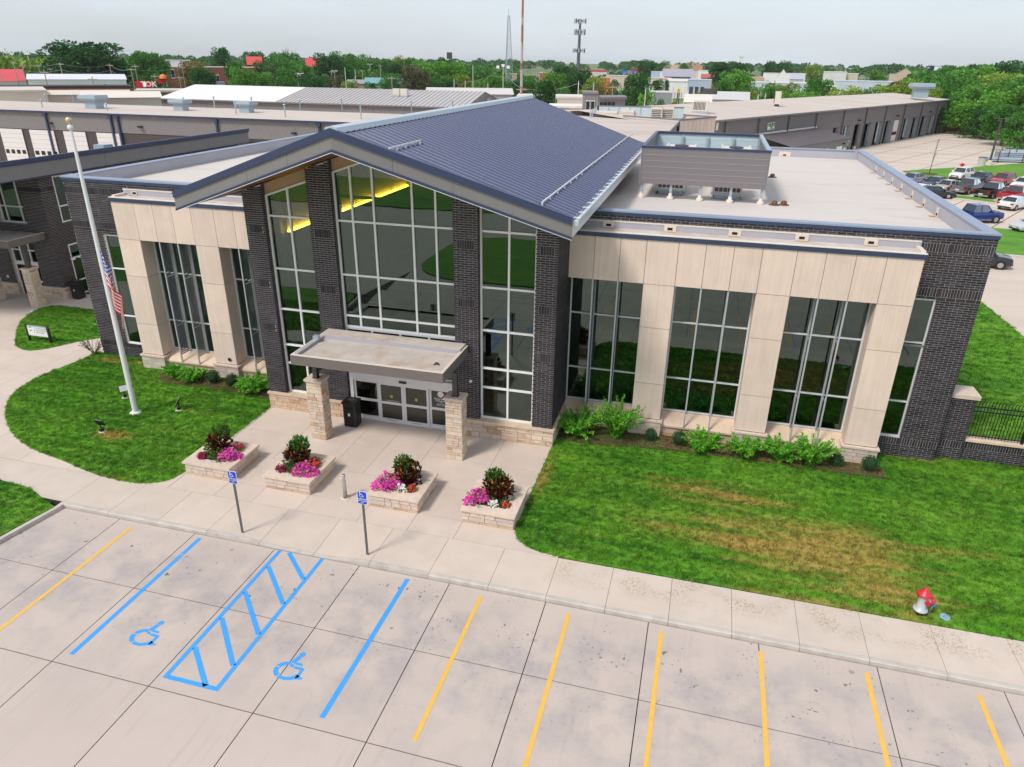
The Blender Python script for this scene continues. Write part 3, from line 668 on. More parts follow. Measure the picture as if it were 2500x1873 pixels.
for i, (a, b) in enumerate(pill):
    panel = (a+.16, b-.16)
    front = brick_boxes('y', YF, -1, a, b, .95, 12.6, ztop=lambda x: zs_(x)-.02)
    sol = []
    for k0 in (42, 64, 90):
        p, q = .15+BH*k0, .15+BH*(k0+4); keep = []
        for t in front:
            if t[4] < q-.03 and t[5] > p+.03:
                if t[0] < panel[0]-.03: keep.append((t[0], min(t[1], panel[0]-.007))+t[2:])
                if t[1] > panel[1]+.03: keep.append((max(t[0], panel[1]+.007), t[1])+t[2:])
            else: keep.append(t)
        front = keep; ns = int(round((panel[1]-panel[0])/.1)); w_ = (panel[1]-panel[0])/ns
        for j in range(ns): front.append((panel[0]+j*w_+.006, panel[0]+(j+1)*w_-.006, YF-.003, YF+.05, p+.007, q-.007))
    bx += front
    if i < 3: bx += brick_boxes('x', b, 1, YF+.055, YG+.5, .95, 12.6, ztop=lambda y, b=b: zs_(b)-.02)
    if i > 0: bx += brick_boxes('x', a, -1, YF+.055, YG+.5, .95, 12.6, ztop=lambda y, a=a: zs_(a)-.02)
bx += brick_boxes('x', -5.10, 1, YF+.055, 29.15, .95, 9.9); bx += brick_boxes('x', -18.46, -1, YF+.055, 29.0, .95, 9.9)
for a, b, c, d in right_rects: bx += brick_boxes('y', RW, -1, a, b, c, d, BANDS)
for a, b, c, d in left_rects: bx += brick_boxes('y', RW-.10, -1, a, b, c, d, BANDS)
bx += brick_boxes('x', 10.35, 1, RW+.055, 57.4, .15, 9.42, BANDS)
lay_bricks(wall, bx)
# --- stone plinth of the entrance block
pl = obj('stone_plinth', MB().box(-18.44,-14.42,YF-.06,YF+.3,.15,.88).box(-9.28,-5.04,YF-.06,YF+.3,.15,.88).box(-5.2,-5.04,YF+.3,29.1,.15,.88).box(-14.7,-14.42,YF+.3,26.6,.15,.88).box(-9.28,-9.0,YF+.3,26.6,.15,.88).box(-18.44,-18.2,YF+.3,29.1,.15,.88), M['grout'], main)
stones(pl, 'y', YF-.06, -1, -18.46, -14.40, .15, .86, M['stonewarm'], 1); stones(pl, 'y', YF-.06, -1, -9.30, -5.02, .15, .86, M['stone'], 2)
stones(pl, 'x', -5.04, 1, YF-.06, 28.1, .15, .86, M['stone'], 3); stones(pl, 'x', -14.42, 1, YF-.06, 26.1, .15, .86, M['stonewarm'], 4); stones(pl, 'x', -9.28, -1, YF-.06, 26.1, .15, .86, M['stonewarm'], 4)
for a, b in ((-18.5,-17.2), (-17.2,-15.9), (-15.9,-14.37), (-9.33,-8.0), (-8.0,-6.5), (-6.5,-4.98)): piece('plinth_cap', a+.004, b-.004, YF-.12, YF+.3, .865, .955, M['sill'], pl)
for k in range(2): piece('plinth_cap', -5.2, -4.98, YF+.305+k*1.05, YF+.30+(k+1)*1.045, .865, .955, M['sill'], pl)
# --- curtain wall
zt_ = lambda x: zr(x)-1.06
H = [.95, 2.40, 3.28, 4.96, 6.78, 9.02]
window(main, YG, [-17.55,-16.50,-15.45], H, M['white_alu'], ztop=zt_)
window(main, YG, [-8.28,-7.10,-5.97], H, M['white_alu'], ztop=zt_)
window(main, YG, [-14.40,-13.64,-12.70,-11.05,-10.08,-9.30], [4.45,4.98,6.78,9.02], M['white_alu'], ztop=zt_)
window(main, YG, [-14.40,-13.15,-11.85,-10.55,-9.30], [2.45,4.45], M['alu'])
mb = MB()
for a, b in ((-17.55,-15.45), (-14.40,CX), (CX,-9.30), (-8.28,-5.97)):
    mb.add([(a,YG-.02,zt_(a)+.005), (b,YG-.02,zt_(b)+.005), (b,YG-.02,zs_(b)), (a,YG-.02,zs_(a)), (a,YG+.05,zt_(a)+.005), (b,YG+.05,zt_(b)+.005), (b,YG+.05,zs_(b)), (a,YG+.05,zs_(a))], [(0,1,2,3), (7,6,5,4), (0,4,5,1), (2,6,7,3)])
obj('head_panel', mb, M['tan'], main)
# --- sliding doors
dr = obj('sliding_door', MB().box(-14.36,-9.32,26.0,26.18,2.06,2.43).box(-14.36,-14.2,26.0,26.18,.15,2.06).box(-9.47,-9.32,26.0,26.18,.15,2.06).box(-14.2,-9.47,26.0,26.18,.15,.17), M['alu'], main)
obj('door_sensor', MB().box(-11.95,-11.62,25.93,26.0,2.17,2.25), M['black'], dr)
lv = [-14.2, -12.98, -11.80, -10.62, -9.47]
for k in range(4):
    a, b = lv[k]+.004, lv[k+1]-.004; yy = 26.05 if k in (1, 2) else 26.11; m_ = MB()
    m_.box(a, a+.1, yy-.025, yy+.025, .17, 2.06).box(b-.1, b, yy-.025, yy+.025, .17, 2.06).box(a+.1, b-.1, yy-.025, yy+.025, .17, .32).box(a+.1, b-.1, yy-.025, yy+.025, 1.04, 1.16).box(a+.1, b-.1, yy-.025, yy+.025, 1.96, 2.06)
    lf = obj('door_leaf', m_, M['alu'], main)
    pane(lf, a+.1, b-.1, yy, .32, 1.04, M['glassdoor']); pane(lf, a+.1, b-.1, yy, 1.16, 1.96, M['glassdoor'])
    if k in (1, 2):
        obj('door_sticker', MB().extr([((a+b)/2+.075*cos(t*pi/8), 1.42+.075*sin(t*pi/8)) for t in range(16)], 'y', yy-.004, yy-.002), mat('sticker_yellow%d' % k, (.42,.42,.03), rough=.5), lf)
        lettering('IN EMERGENCY', .07, M['black'], lf, ((a+b)/2, yy-.028, .245))
    if k == 1: obj('notice_strip', MB().box(a+.35, b-.25, yy-.004, yy-.002, 1.2, 1.215), M['white'], lf); obj('red_tag', MB().box(b-.17, b-.11, yy-.03, yy-.026, 1.14, 1.2), M['red'], lf)
    if k == 3:
        cx_ = a+.52; obj('door_emblem', MB().extr([(cx_+.14*cos(t*pi/12), 1.80+.14*sin(t*pi/12)) for t in range(24)], 'y', yy-.004, yy-.002), M['white'], lf)
        for q, zz_ in enumerate((1.83, 1.78)):
            pts = [(cx_-.1+.2*i/10, zz_+.018*sin(i*1.25+q)) for i in range(11)]
            mbw = MB()
            for (u0, v0), (u1, v1) in zip(pts[:-1], pts[1:]): mbw.quad((u0,yy-.006,v0-.007), (u1,yy-.006,v1-.007), (u1,yy-.006,v1+.007), (u0,yy-.006,v0+.007))
            obj('emblem_wave', mbw, M['alu'], lf)
        for s, sz, zz_ in (('Boone Electric', .105, 1.58), ('Cooperative', .105, 1.49), ('Lobby', .06, 1.405), ('Monday - Friday', .06, 1.335), ('8:00 am - 5:00 pm', .06, 1.27)): lettering(s, sz, M['white'], lf, (cx_+.02, yy-.004, zz_), bold=True)
# --- entrance canopy
CA, CB, CF, CK = -15.12, -8.72, 22.85, 25.84
cano = obj('canopy', MB().box(CA,CB,CF,CF+.08,3.92,4.32).box(CA,CA+.08,CF+.08,CK,3.92,4.32).box(CB-.08,CB,CF+.08,CK,3.92,4.32).box(CA+.08,CB-.08,CF+.08,CK,3.94,4.0), M['taupe'], main)
obj('canopy_roof', MB().box(CA+.08,CB-.08,CF+.08,CK,4.0,4.24), M['membrane_dirty'], cano)
obj('canopy_edge', MB().box(CA+.002,CB-.002,CF+.002,CF+.14,4.321,4.335).box(CA+.002,CA+.14,CF+.14,CK,4.321,4.335).box(CB-.14,CB-.002,CF+.14,CK,4.321,4.335), M['scupper'], cano)
obj('roof_curb', MB().box(CA+.1,CB-.1,CK-.75,CK-.02,4.24,4.42), M['membrane_dirty'], cano); obj('roof_curb', MB().box(CA+.082,CA+.25,CF+.15,CK-.75,4.24,4.36), M['parapet'], cano); obj('curb_face', MB().box(CA+.3,CB-.14,CK-.78,CK-.751,4.24,4.40), M['parapet'], cano)
obj('canopy_vent', MB().box(CA+.06,CA+.3,CK-1.3,CK-1.1,4.36,4.52), M['galv'], cano)
mb = MB()
for k in range(7):
    a = random.uniform(0, 6.28); r = .12*random.random(); mb.box(-9.35+r*cos(a), -9.3+r*cos(a)+.03, 23.8+r*sin(a), 23.84+r*sin(a), 4.24, 4.275)
obj('leaf_litter', mb, M['joint'], cano, kind='stuff')
for x0, x1 in ((-15.1,-14.42), (-8.98,-8.30)):
    col = obj('canopy_column', MB().box(x0+.03, x1-.03, 23.71, 24.27, .15, 2.82), M['grout'], main)
    for (ax, c, sg, u0, u1) in (('y',23.70,-1,x0,x1), ('x',x1,1,23.70,24.28), ('x',x0,-1,23.70,24.28), ('y',24.28,1,x0,x1)):
        stones(col, ax, c, sg, u0, u1, .15, 2.82, M['stone'], int(100+c*7+x0*3), .09, .26, .2, .6, proud=.018)
    piece('column_cap', x0-.06, x1+.06, 23.64, 24.34, 2.825, 2.92, M['stonecap'], col)
    xm = (x0+x1)/2
    obj('steel_post', MB().box(xm-.1,xm+.1,23.88,23.9,2.92,3.93).box(xm-.1,xm+.1,24.06,24.08,2.92,3.93).box(xm-.03,xm+.03,23.9,24.06,2.92,3.93).box(xm-.14,xm+.14,23.84,24.12,2.92,2.935), M['steel_dark'], col)
obj('wall_camera', MB().lathe([(0,.07),(.06,.05),(.075,0),(.05,-.05),(0,-.06)], 12, (-8.62,25.82,2.75)).box(-8.66,-8.58,25.84,25.92,2.72,2.8), M['white'], main)

# --- gabled roof over the entrance block
EH, YE, YP, YBK = 7.6, 23.05, 21.47, 48.0
M['roofmetal'] = mat('standing_seam_metal', (.040,.050,.135), rough=.24, metal=.0, var=.04, vscale=.5, obj_rand=.0, spec=.9)
_b = M['roofmetal'].node_tree.nodes['Principled BSDF']; _b.inputs['Coat Weight'].default_value = 1.0; _b.inputs['Coat Roughness'].default_value = .16; _b.inputs['Coat IOR'].default_value = 1.75
M['ridge'] = mat('ridge_cap', (.56,.62,.68), rough=.4, metal=.3)
roof = obj('gable_roof', MB().add([(CX,YP+.05,12.84), (CX+EH,YE+.05,10.24), (CX+EH,YBK,10.24), (CX,YBK,12.84), (CX-EH,YBK,10.24), (CX-EH,YE+.05,10.24), (CX,YP+.05,12.32), (CX+EH,YE+.05,9.72), (CX+EH,YBK,9.72), (CX,YBK,12.32), (CX-EH,YBK,9.72), (CX-EH,YE+.05,9.72)],
    [(0,1,2,3), (0,3,4,5), (1,7,8,2), (4,10,11,5), (2,8,9,3), (3,9,10,4)]), M['fascia'], main)
PW = (YBK-YP)/65.0
def roof_panel_pts(y0, y1):
    d0 = max(0, min(EH, (y0-YP)/(YE-YP)*EH)); d1 = max(0, min(EH, (y1-YP)/(YE-YP)*EH)); return d0, d1
shared = {}
for k in range(65):
    y0, y1 = YP+k*PW, YP+(k+1)*PW; d0, d1 = roof_panel_pts(y0, y1)
    for sd in (1, -1):
        key = sd if d0 >= EH-1e-6 else (sd, k)
        if key not in shared:
            m_ = MB(); sl = lambda d, dz=0: (sd*d, -.342*d+dz)
            pts = [(0, 0), (d0, 0), (d1, PW), (0, PW)] if d0 > 0 else [(0, 0), (d1, PW), (0, PW)]
            top = [(sd*d, y+(.0), -.342*d) for d, y in pts]; bot = [(x, y, z-.05) for x, y, z in top]; n_ = len(top)
            m_.add(top+bot, [tuple(range(n_)), tuple(range(2*n_-1, n_-1, -1))]+[(i, n_+i, n_+(i+1) % n_, (i+1) % n_) for i in range(n_)])
            r0 = PW-.055; a_, b_ = (sd*.0, 0), (sd*d1, -.342*d1)                       # seam rib down the slope
            m_.add([(a_[0],r0,a_[1]), (b_[0],r0,b_[1]), (b_[0],PW,b_[1]), (a_[0],PW,a_[1]), (a_[0],r0+.012,a_[1]+.046), (b_[0],r0+.012,b_[1]+.046), (b_[0],PW-.012,b_[1]+.046), (a_[0],PW-.012,a_[1]+.046)], [(4,5,6,7), (0,1,5,4), (2,3,7,6), (1,2,6,5)])
            shared[key] = m_.mesh('roof_sheet', M['roofmetal'])
        obj('roof_panel', shared[key], None, roof, loc=(CX, y0, 12.9))
obj('ridge_cap', MB().extr([(CX-.24,12.84), (CX+.24,12.84), (CX+.2,13.01), (CX,13.06), (CX-.2,13.01)], 'y', YP+.05, YBK), M['ridge'], roof)
def band(z0, z1, off, thick, m, name, par):
    for sd in (1, -1):
        A = (CX, YP-off); B = (CX+sd*(EH+.03), YE-off); vs = []
        for (x, y) in (A, B):
            zt = 12.9-.342*abs(x-CX)
            for dy in (0, thick):
                for dz in (z0, z1): vs.append((x, y+dy, zt+dz))
        obj(name, MB().add(vs, [(0,4,5,1), (2,3,7,6), (1,5,7,3), (0,2,6,4), (4,6,7,5), (0,1,3,2)]), m, par)
band(-.14, .10, .06, .14, M['navy'], 'rake_trim', roof); band(-.55, -.14, .0, .1, M['fascia'], 'rake_fascia', roof); band(-.64, -.55, .04, .12, M['navy'], 'rake_drip', roof); band(-.655, -.64, .045, .03, M['white_alu'], 'rake_edge', roof)
mb = MB()
for k in range(1, 4):
    for sd in (1, -1):
        d = EH*k/4; x = CX+sd*d; y = YP+(YE-YP)*k/4; zt = 12.9-.342*d; mb.box(x-.006, x+.006, y-.004, y+.05, zt-.55, zt-.14)
obj('fascia_seam', mb, M['steel_dark'], roof)
for sd in (1, -1):                                   # soffit boards, end fascias, gutter
    x1 = CX+sd*EH; n_ = 12
    for k in range(n_):
        a, b = EH*k/n_, EH*(k+1)/n_-.012
        m_ = MB(); q = lambda d, y: (CX+sd*d, y, 12.9-.342*d-.56)
        ya, yb = YP+.1+(YE-YP)*a/EH, YP+.1+(YE-YP)*b/EH
        m_.quad(q(a, ya), q(b, yb), q(b, 26.6), q(a, 26.6)); obj('soffit_board', m_, M['soffit'], roof)
    m_ = MB().box(min(x1, x1+sd*.04), max(x1, x1+sd*.04), YE+.02, YBK, 9.72, 10.22); obj('eave_fascia', m_, M['alu'], roof)
    obj('gutter', MB().box(min(x1+sd*.04, x1+sd*.2), max(x1+sd*.04, x1+sd*.2), YE+.05, YBK, 10.10, 10.24).box(min(x1+sd*.2, x1+sd*.215), max(x1+sd*.2, x1+sd*.215), YE+.05, YBK, 10.10, 10.30), M['ridge'], roof)
    for k in range(26): y = YE+.4+k*.95; piece('gutter_strap', min(x1-sd*.06, x1+sd*.21), max(x1-sd*.06, x1+sd*.21), y, y+.05, 10.30, 10.32, M['white_alu'], roof)
    obj('clerestory_wall', MB().box(min(x1-sd*.95, x1-sd*1.2), max(x1-sd*.95, x1-sd*1.2), 29.4, YBK-.4, 8.9, 10.1), M['alu'], main)
for k in range(4): y = 31.5+k*4.3; piece('wall_light', CX+EH-.95, CX+EH-.62, y, y+.22, 9.35, 9.75, M['black'], main)
def on_roof(px, py):
    d = ray(px, py); t = (12.9+.342*CX-CAM_H)/(d.z+.342*d.x); return Vector((d.x*t, d.y*t, CAM_H+d.z*t))
for (a, b) in (((1324,502), (1545,331)), ((951,371), (1017,347))):
    A, B = on_roof(*a), on_roof(*b); B.x = A.x; B.z = A.z; n_ = max(4, int((B-A).length/1.2)); m_ = MB(); up = Vector((0,0,.11))
    m_.bar(A+up, B+up, .045, .045)
    for k in range(n_+1): p = A.lerp(B, k/n_); m_.bar(p, p+up, .05, .05, up=(0,1,0))
    obj('snow_rail', m_, M['alu'], roof)
m_ = MB()
for y0, y1, z in ((26.4,40,.15),): m_.box(-17.5,-6.2,y0,y1,.05,.16)
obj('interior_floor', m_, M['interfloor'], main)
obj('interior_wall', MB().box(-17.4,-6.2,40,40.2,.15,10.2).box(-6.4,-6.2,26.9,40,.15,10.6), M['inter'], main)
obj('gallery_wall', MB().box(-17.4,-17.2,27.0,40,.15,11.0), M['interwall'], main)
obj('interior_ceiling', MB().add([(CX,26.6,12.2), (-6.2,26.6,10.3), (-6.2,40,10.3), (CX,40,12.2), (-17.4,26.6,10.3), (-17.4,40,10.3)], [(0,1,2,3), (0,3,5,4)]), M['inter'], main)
obj('cove_ledge', MB().box(-17.2,-16.95,26.8,40,8.12,8.2), M['dark'], main)
M['cove'] = emit_mat('cove_lamp', (1.0,.56,.04), 26)
for k in range(6): piece('cove_lamp', -17.17, -17.05, 26.9+k*2.2, 28.95+k*2.2, 8.205, 8.26, M['cove'], main)
obj('upper_floor', MB().box(-17.2,-6.4,30.5,40,4.1,4.4), M['interfloor'], main)
for z in (4.95, 5.3): obj('guard_rail', MB().box(-17.2,-6.4,30.45,30.5,z,z+.05), M['alu'], main)

# --- flat roofs and parapets
obj('flat_roof', MB().box(-30.45,-18.3,RW+.3,48.0,8.75,8.95).box(-5.2,10.0,RW+.4,48.0,8.75,8.95).box(-30.45,10.0,48.0,57.05,8.75,8.95), M['membrane'], main)
def coping(x0, x1, y0, y1):
    piece('coping', x0, x1, y0, y1, 9.50, 9.56, M['coping'], main)
mb = MB().box(-18.46,10.38,RW-.03,RW-.005,9.36,9.50).box(-30.83,-18.46,RW-.13,RW-.105,9.36,9.50).box(10.352,10.38,RW-.003,57.4,9.36,9.50).box(-30.83,-30.802,RW-.103,57.4,9.36,9.50)
obj('coping_face', mb, M['navy'], main)
cuts = [-4.3, -1.2, 2.0, 5.1, 8.1, 10.41]
for a, b in zip(cuts[:-1], cuts[1:]): coping(a+.003, b-.003, RW-.05, RW+.42)
cuts = [-30.86, -27.8, -24.8, -21.7, -19.2]
for a, b in zip(cuts[:-1], cuts[1:]): coping(a+.003, b-.003, RW-.15, RW+.32)
for k in range(9): coping(9.93, 10.41, RW+.425+k*3.08, RW+.42+(k+1)*3.08-.005); coping(-30.86, -30.38, RW+.325+k*3.08, RW+.32+(k+1)*3.08-.005)
for k in range(13): coping(-30.3+k*3.08, -30.3+(k+1)*3.08-.005, 56.95, 57.42)
obj('parapet_lining', MB().box(9.96,9.995,RW+.42,56.95,8.95,9.50).box(-30.44,-30.40,RW+.32,56.95,8.95,9.50).box(-30.40,9.96,57.0,57.04,8.95,9.50).box(-4.2,9.96,RW+.355,RW+.39,8.95,9.50).box(-30.4,-19.3,RW+.255,RW+.29,8.95,9.50), M['parapet'], main)
def scupper(x, y, z, axis, sg, w=.5, h=.42):
    m_ = MB()
    if axis == 'y': m_.box(x-w/2, x+w/2, y-.012, y, z, z+h)
    else: m_.box(y-.012, y, x-w/2, x+w/2, z, z+h)
    s_ = obj('scupper', m_, M['scupper'], main)
    if axis == 'y': obj('scupper_hole', MB().box(x-.1, x+.1, y-.018, y-.0125, z+.06, z+.16), M['dark'], s_); obj('rust_streak', MB().box(x-.24, x+.24, y-.16, y-.02, z-.004, z+.003), M['rust'], s_)
    else: obj('scupper_hole', MB().box(y-.018, y-.0125, x-.1, x+.1, z+.06, z+.16), M['dark'], s_); obj('rust_streak', MB().box(y-.3, y-.02, x-.2, x+.2, z+.001, z+.004), M['rust'], s_)
for y in (49.97,47.56,45.18,42.77,40.35,38.0,35.64): scupper(y, 9.955, 8.951, 'x', -1, .38, .40)
scupper(5.1, 56.995, 8.951, 'y', -1, .8, .35)
obj('walkway_pad', MB().box(-4.3,-3.4,36.0,46.5,8.951,8.972), mat('walk_pad', (.62,.58,.53), rough=.9, var=.2, vscale=12, stretch=(.1,1,1)), main)

# --- limestone frames with tall windows
LY = 28.10; ZJ = 6.92; ZB = .96
fb = obj('frame_backing', MB().box(-5.0,7.80,LY+.03,LY+.35,ZJ+.01,8.72).box(-27.2,-18.5,LY+.03,LY+.35,ZJ+.01,8.72).box(-5.0,7.80,LY+.35,RW,8.6,8.80).box(-27.2,-18.5,LY+.35,RW-.1,8.6,8.80).box(-5.0,7.8,LY+.05,RW,ZJ+.02,ZJ+.1).box(-27.2,-18.5,LY+.05,RW-.1,ZJ+.02,ZJ+.1), M['limedark'], main)
def panel(x0, x1, y0, y1, z0, z1): piece('limestone_panel', x0+(.009 if x1-x0 > .1 else .001), x1-(.009 if x1-x0 > .1 else .001), y0, y1, z0+.009, z1-.009, M['lime'], main)
def column(x0, x1):
    obj('column_backing', MB().box(x0+.03, x1-.03, LY+.03, 29.0, .5, ZJ), M['limedark'], main)
    zz_ = [ZB, 2.60, 5.09, ZJ]
    for a, b in zip(zz_[:-1], zz_[1:]):
        panel(x0, x1, LY, LY+.03, a, b); panel(x0, x0+.03, LY+.036, 28.9, a, b); panel(x1-.03, x1, LY+.036, 28.9, a, b)
    base = obj('column_base', MB().box(x0-.04, x1+.04, LY-.06, 28.85, .12, .84), M['grout'], main)
    stones(base, 'y', LY-.08, -1, x0-.06, x1+.06, .15, .84, M['limest'], int(x0*10), .13, .26, .3, .7, proud=.012); stones(base, 'x', x1+.06, 1, LY-.08, 28.7, .15, .84, M['limest'], int(x0*11), .13, .26, .3, .7, proud=.012); stones(base, 'x', x0-.06, -1, LY-.08, 28.7, .15, .84, M['limest'], int(x0*12), .13, .26, .3, .7, proud=.012)
    piece('base_cap', x0-.11, x1+.11, LY-.13, 28.88, .845, .93, M['stonecap'], base)
M['limest'] = ramp_mat('pale_veneer', [(0,(.50,.40,.33)), (.25,(.66,.54,.45)), (.5,(.52,.45,.40)), (.7,(.70,.58,.48)), (.85,(.60,.44,.33)), (1,(.68,.58,.50))], rough=.85, noise=.2, nscale=3)
bays = [(-5.10,-2.03), (-.80,2.31), (3.54,6.62)]; lbays = [(-26.0,-22.90), (-21.67,-18.57)]
cols = [(-2.03,-.80), (2.31,3.54), (6.62,7.85)]; lcols = [(-27.25,-26.0), (-22.90,-21.67)]
for a, b in cols+lcols: column(a, b)
for a, b in bays+lbays:
    for k in range(3): panel(a+(b-a)*k/3, a+(b-a)*(k+1)/3, LY, LY+.03, ZJ, 8.70)
for a, b in cols+lcols: panel(a, b, LY, LY+.03, ZJ, 8.70)
panel(7.82, 7.85, LY+.036, RW-.01, ZJ, 8.70); panel(-27.25, -27.22, LY+.036, RW-.11, ZJ, 8.70)
panel(7.82, 7.85, 28.9, RW-.01, ZB, ZJ); panel(-27.25, -27.22, 28.9, RW-.11, ZB, ZJ)
for a, b, yb in ((-5.08,7.90,RW), (-27.30,-18.47,RW-.1)):
    obj('frame_coping', MB().box(a, b, LY-.05, LY-.02, 8.71, 8.88).box(b-.02 if b > 0 else a, b if b > 0 else a+.02, LY-.02, yb-.003, 8.71, 8.88), M['navy'], main)
    obj('frame_coping_top', MB().box(a+.001, b-.001, LY-.049, LY+.17, 8.881, 8.905), M['scupper'], main)
    obj('frame_roof', MB().box(a+.03, b-.03, LY+.17, yb-.01, 8.80, 8.86), M['membrane_dirty'], main)
    obj('upturn', MB().box(a+.05, b-.02, yb-.035, yb-.006, 8.86, 9.10), M['parapet'], main); obj('upturn_bar', MB().box(a+.05, b-.02, yb-.05, yb-.005, 9.10, 9.16), M['scupper'], main)
    obj('end_curb', MB().box(b-.2, b-.03, LY+.17, yb-.05, 8.86, 8.97) if b > 0 else MB().box(a+.03, a+.2, LY+.17, yb-.05, 8.86, 8.97), M['scupper'], main)
for x in (-3.71,-1.25,1.24,3.72,6.17): scupper(x, RW-.052, 8.861, 'y', -1, .48, .24)
scupper(-23.4, RW-.152, 8.861, 'y', -1, .48, .24); scupper(-26.6, RW-.152, 8.861, 'y', -1, .3, .2)
GY = 28.95; nslat = 0
M['slat'] = mat('louver_slat', (.24,.25,.275), rough=.4, metal=.4, obj_rand=.08)
M['finpost'] = mat('fin_post', (.50,.51,.54), rough=.4, metal=.3)
slat_me = MB().add([(-.012,-.5,.028), (.012,-.5,-.028), (.012,.5,-.028), (-.012,.5,.028), (-.004,-.5,.031), (.020,-.5,-.025), (.020,.5,-.025), (-.004,.5,.031)], [(0,1,2,3), (7,6,5,4), (0,4,5,1), (3,2,6,7), (0,3,7,4), (1,5,6,2)]).mesh('slat_blade', M['slat'])
for bi, (a, b) in enumerate(lbays+bays):
    w3 = (b-a)/3; win = window(main, GY, [a, a+w3, a+2*w3, b], [1.08, 2.65, 5.18, ZJ+.02], M['alu'], w=.055)
    green = {2: (2,), 3: (0,1,2), 0: (1,), 1: (1,)}.get(bi, ())
    for k in green: obj('window_blind', MB().box(a+k*w3+.06, a+(k+1)*w3-.06, GY+.06, GY+.07, 1.14, 2.62), M['blindgreen'], win)
    if bi not in (0, 1): obj('window_blind', MB().box(a+.06, b-.06, GY+1.6, GY+1.62, 5.6, 6.9), mat('office_back%d' % bi, (.16,.17,.15), rough=.9, var=.3, vscale=.8), win)
    # sloping stone sill and the wall under it
    for k in range(3):
        x0, x1 = a+k*w3+.005, a+(k+1)*w3-.005
        obj('sill_stone', MB().add([(x0,LY+.06,.70), (x1,LY+.06,.70), (x1,GY-.04,1.06), (x0,GY-.04,1.06), (x0,LY+.06,.62), (x1,LY+.06,.62), (x1,GY-.04,.7), (x0,GY-.04,.7)], [(0,1,2,3), (7,6,5,4), (0,4,5,1), (1,5,6,2), (2,6,7,3), (3,7,4,0)]), M['sill'], main)
    sw = obj('under_sill_wall', MB().box(a, b, LY+.16, LY+.4, .12, .64), M['grout'], main)
    stones(sw, 'y', LY+.14, -1, a, b, .15, .62, M['stonewarm'], 300+bi, .14, .26, .5, 1.1, proud=.01)
    for k in (1, 2):
        x = a+k*w3; fin = obj('sunshade_fin', MB().box(x-.03, x+.03, LY+.04, LY+.10, .72, ZJ).box(x-.025, x+.025, GY-.16, GY-.10, 1.06, ZJ).box(x-.02, x+.02, LY+.1, GY-.16, 2.63, 2.66).box(x-.02, x+.02, LY+.1, GY-.16, 5.16, 5.19), M['finpost'], main)
        zs2 = [1.12+.098*i for i in range(59)]
        yc, yl = (LY+.10+GY-.16)/2, GY-.26-LY
        if bi < 2:
            for z in zs2: o = obj('slat', slat_me, None, fin, loc=(x, yc, z)); o.scale = (1, yl, 1)
        else:
            m_ = MB()
            for z in zs2: m_.add([(x-.018,yc-yl/2,z+.034), (x+.018,yc-yl/2,z-.034), (x+.018,yc+yl/2,z-.034), (x-.018,yc+yl/2,z+.034)], [(0,1,2,3)])
            obj('slats', m_, M['slat'], fin, kind='stuff')
# corner windows in the brick
w1 = window(main, RW+.12, [8.02,8.88], [1.04,2.63,5.18,6.96], M['alu'], w=.055); obj('window_blind', MB().box(8.08,8.84,RW+.25,RW+.26,1.95,2.6), M['blindgreen'], w1); obj('window_blind', MB().box(8.08,8.84,RW+.25,RW+.26,6.1,6.95), M['blindgreen'], w1)
window(main, RW+.02, [-29.05,-28.05], [.96,2.50,5.05,6.79], M['white_alu'], w=.055)
obj('floodlight', MB().tube((10.38,30.9,5.55),(10.7,30.9,5.55),.05).lathe([(0,.06),(.12,.05),(.14,0),(.1,-.03)], 12, (10.72,30.75,5.5)).lathe([(0,.06),(.12,.05),(.14,0),(.1,-.03)], 12, (10.66,31.1,5.62)), M['white'], main)
obj('overflow_drain', MB().tube((-22.05,LY-.03,1.22),(-22.05,LY+.02,1.22),.11,n=14), M["steel"], main); obj('drain_mouth', MB().tube((-22.05,LY-.034,1.22),(-22.05,LY-.031,1.22),.085,n=14), M['dark'], main)
# rooms behind the office windows
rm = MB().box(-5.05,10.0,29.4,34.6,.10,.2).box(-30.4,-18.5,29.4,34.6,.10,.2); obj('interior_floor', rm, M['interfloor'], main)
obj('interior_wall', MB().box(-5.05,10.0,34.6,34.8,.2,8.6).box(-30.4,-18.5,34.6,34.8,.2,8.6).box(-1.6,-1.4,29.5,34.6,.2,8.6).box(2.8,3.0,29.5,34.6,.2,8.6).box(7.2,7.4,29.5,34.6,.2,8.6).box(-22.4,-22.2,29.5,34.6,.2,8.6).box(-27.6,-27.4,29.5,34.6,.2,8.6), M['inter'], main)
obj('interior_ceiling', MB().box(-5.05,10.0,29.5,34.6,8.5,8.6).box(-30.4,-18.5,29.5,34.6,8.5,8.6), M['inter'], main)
obj('window_ledge', MB().box(-5.0,9.6,GY+.25,GY+.55,5.02,5.10), mat('ledge', (.2,.19,.17), rough=.8), main)
for (x, nm, lab) in ((-3.62,'flower_pot','white flower pot on the ledge of the window beside the entrance'), (-2.5,'flower_pot','small pot plant on the ledge near the first limestone column'), (4.3,'flower_pot','white pot on the ledge behind the sunshade fins')):
    t = thing(nm, lab, 'pot', (x, GY+.4, 5.10)); local(t, 'pot', MB().lathe([(0,0),(.07,0),(.1,.2),(.085,.2),(.07,.05)], 12), M['white']); local(t, 'leaves', MB().lathe([(0,.17),(.1,.28),(.06,.4),(0,.44)], 7), mat('pot_leaf_%d' % int(x*10+60), (.05,.12,.03), rough=.8))
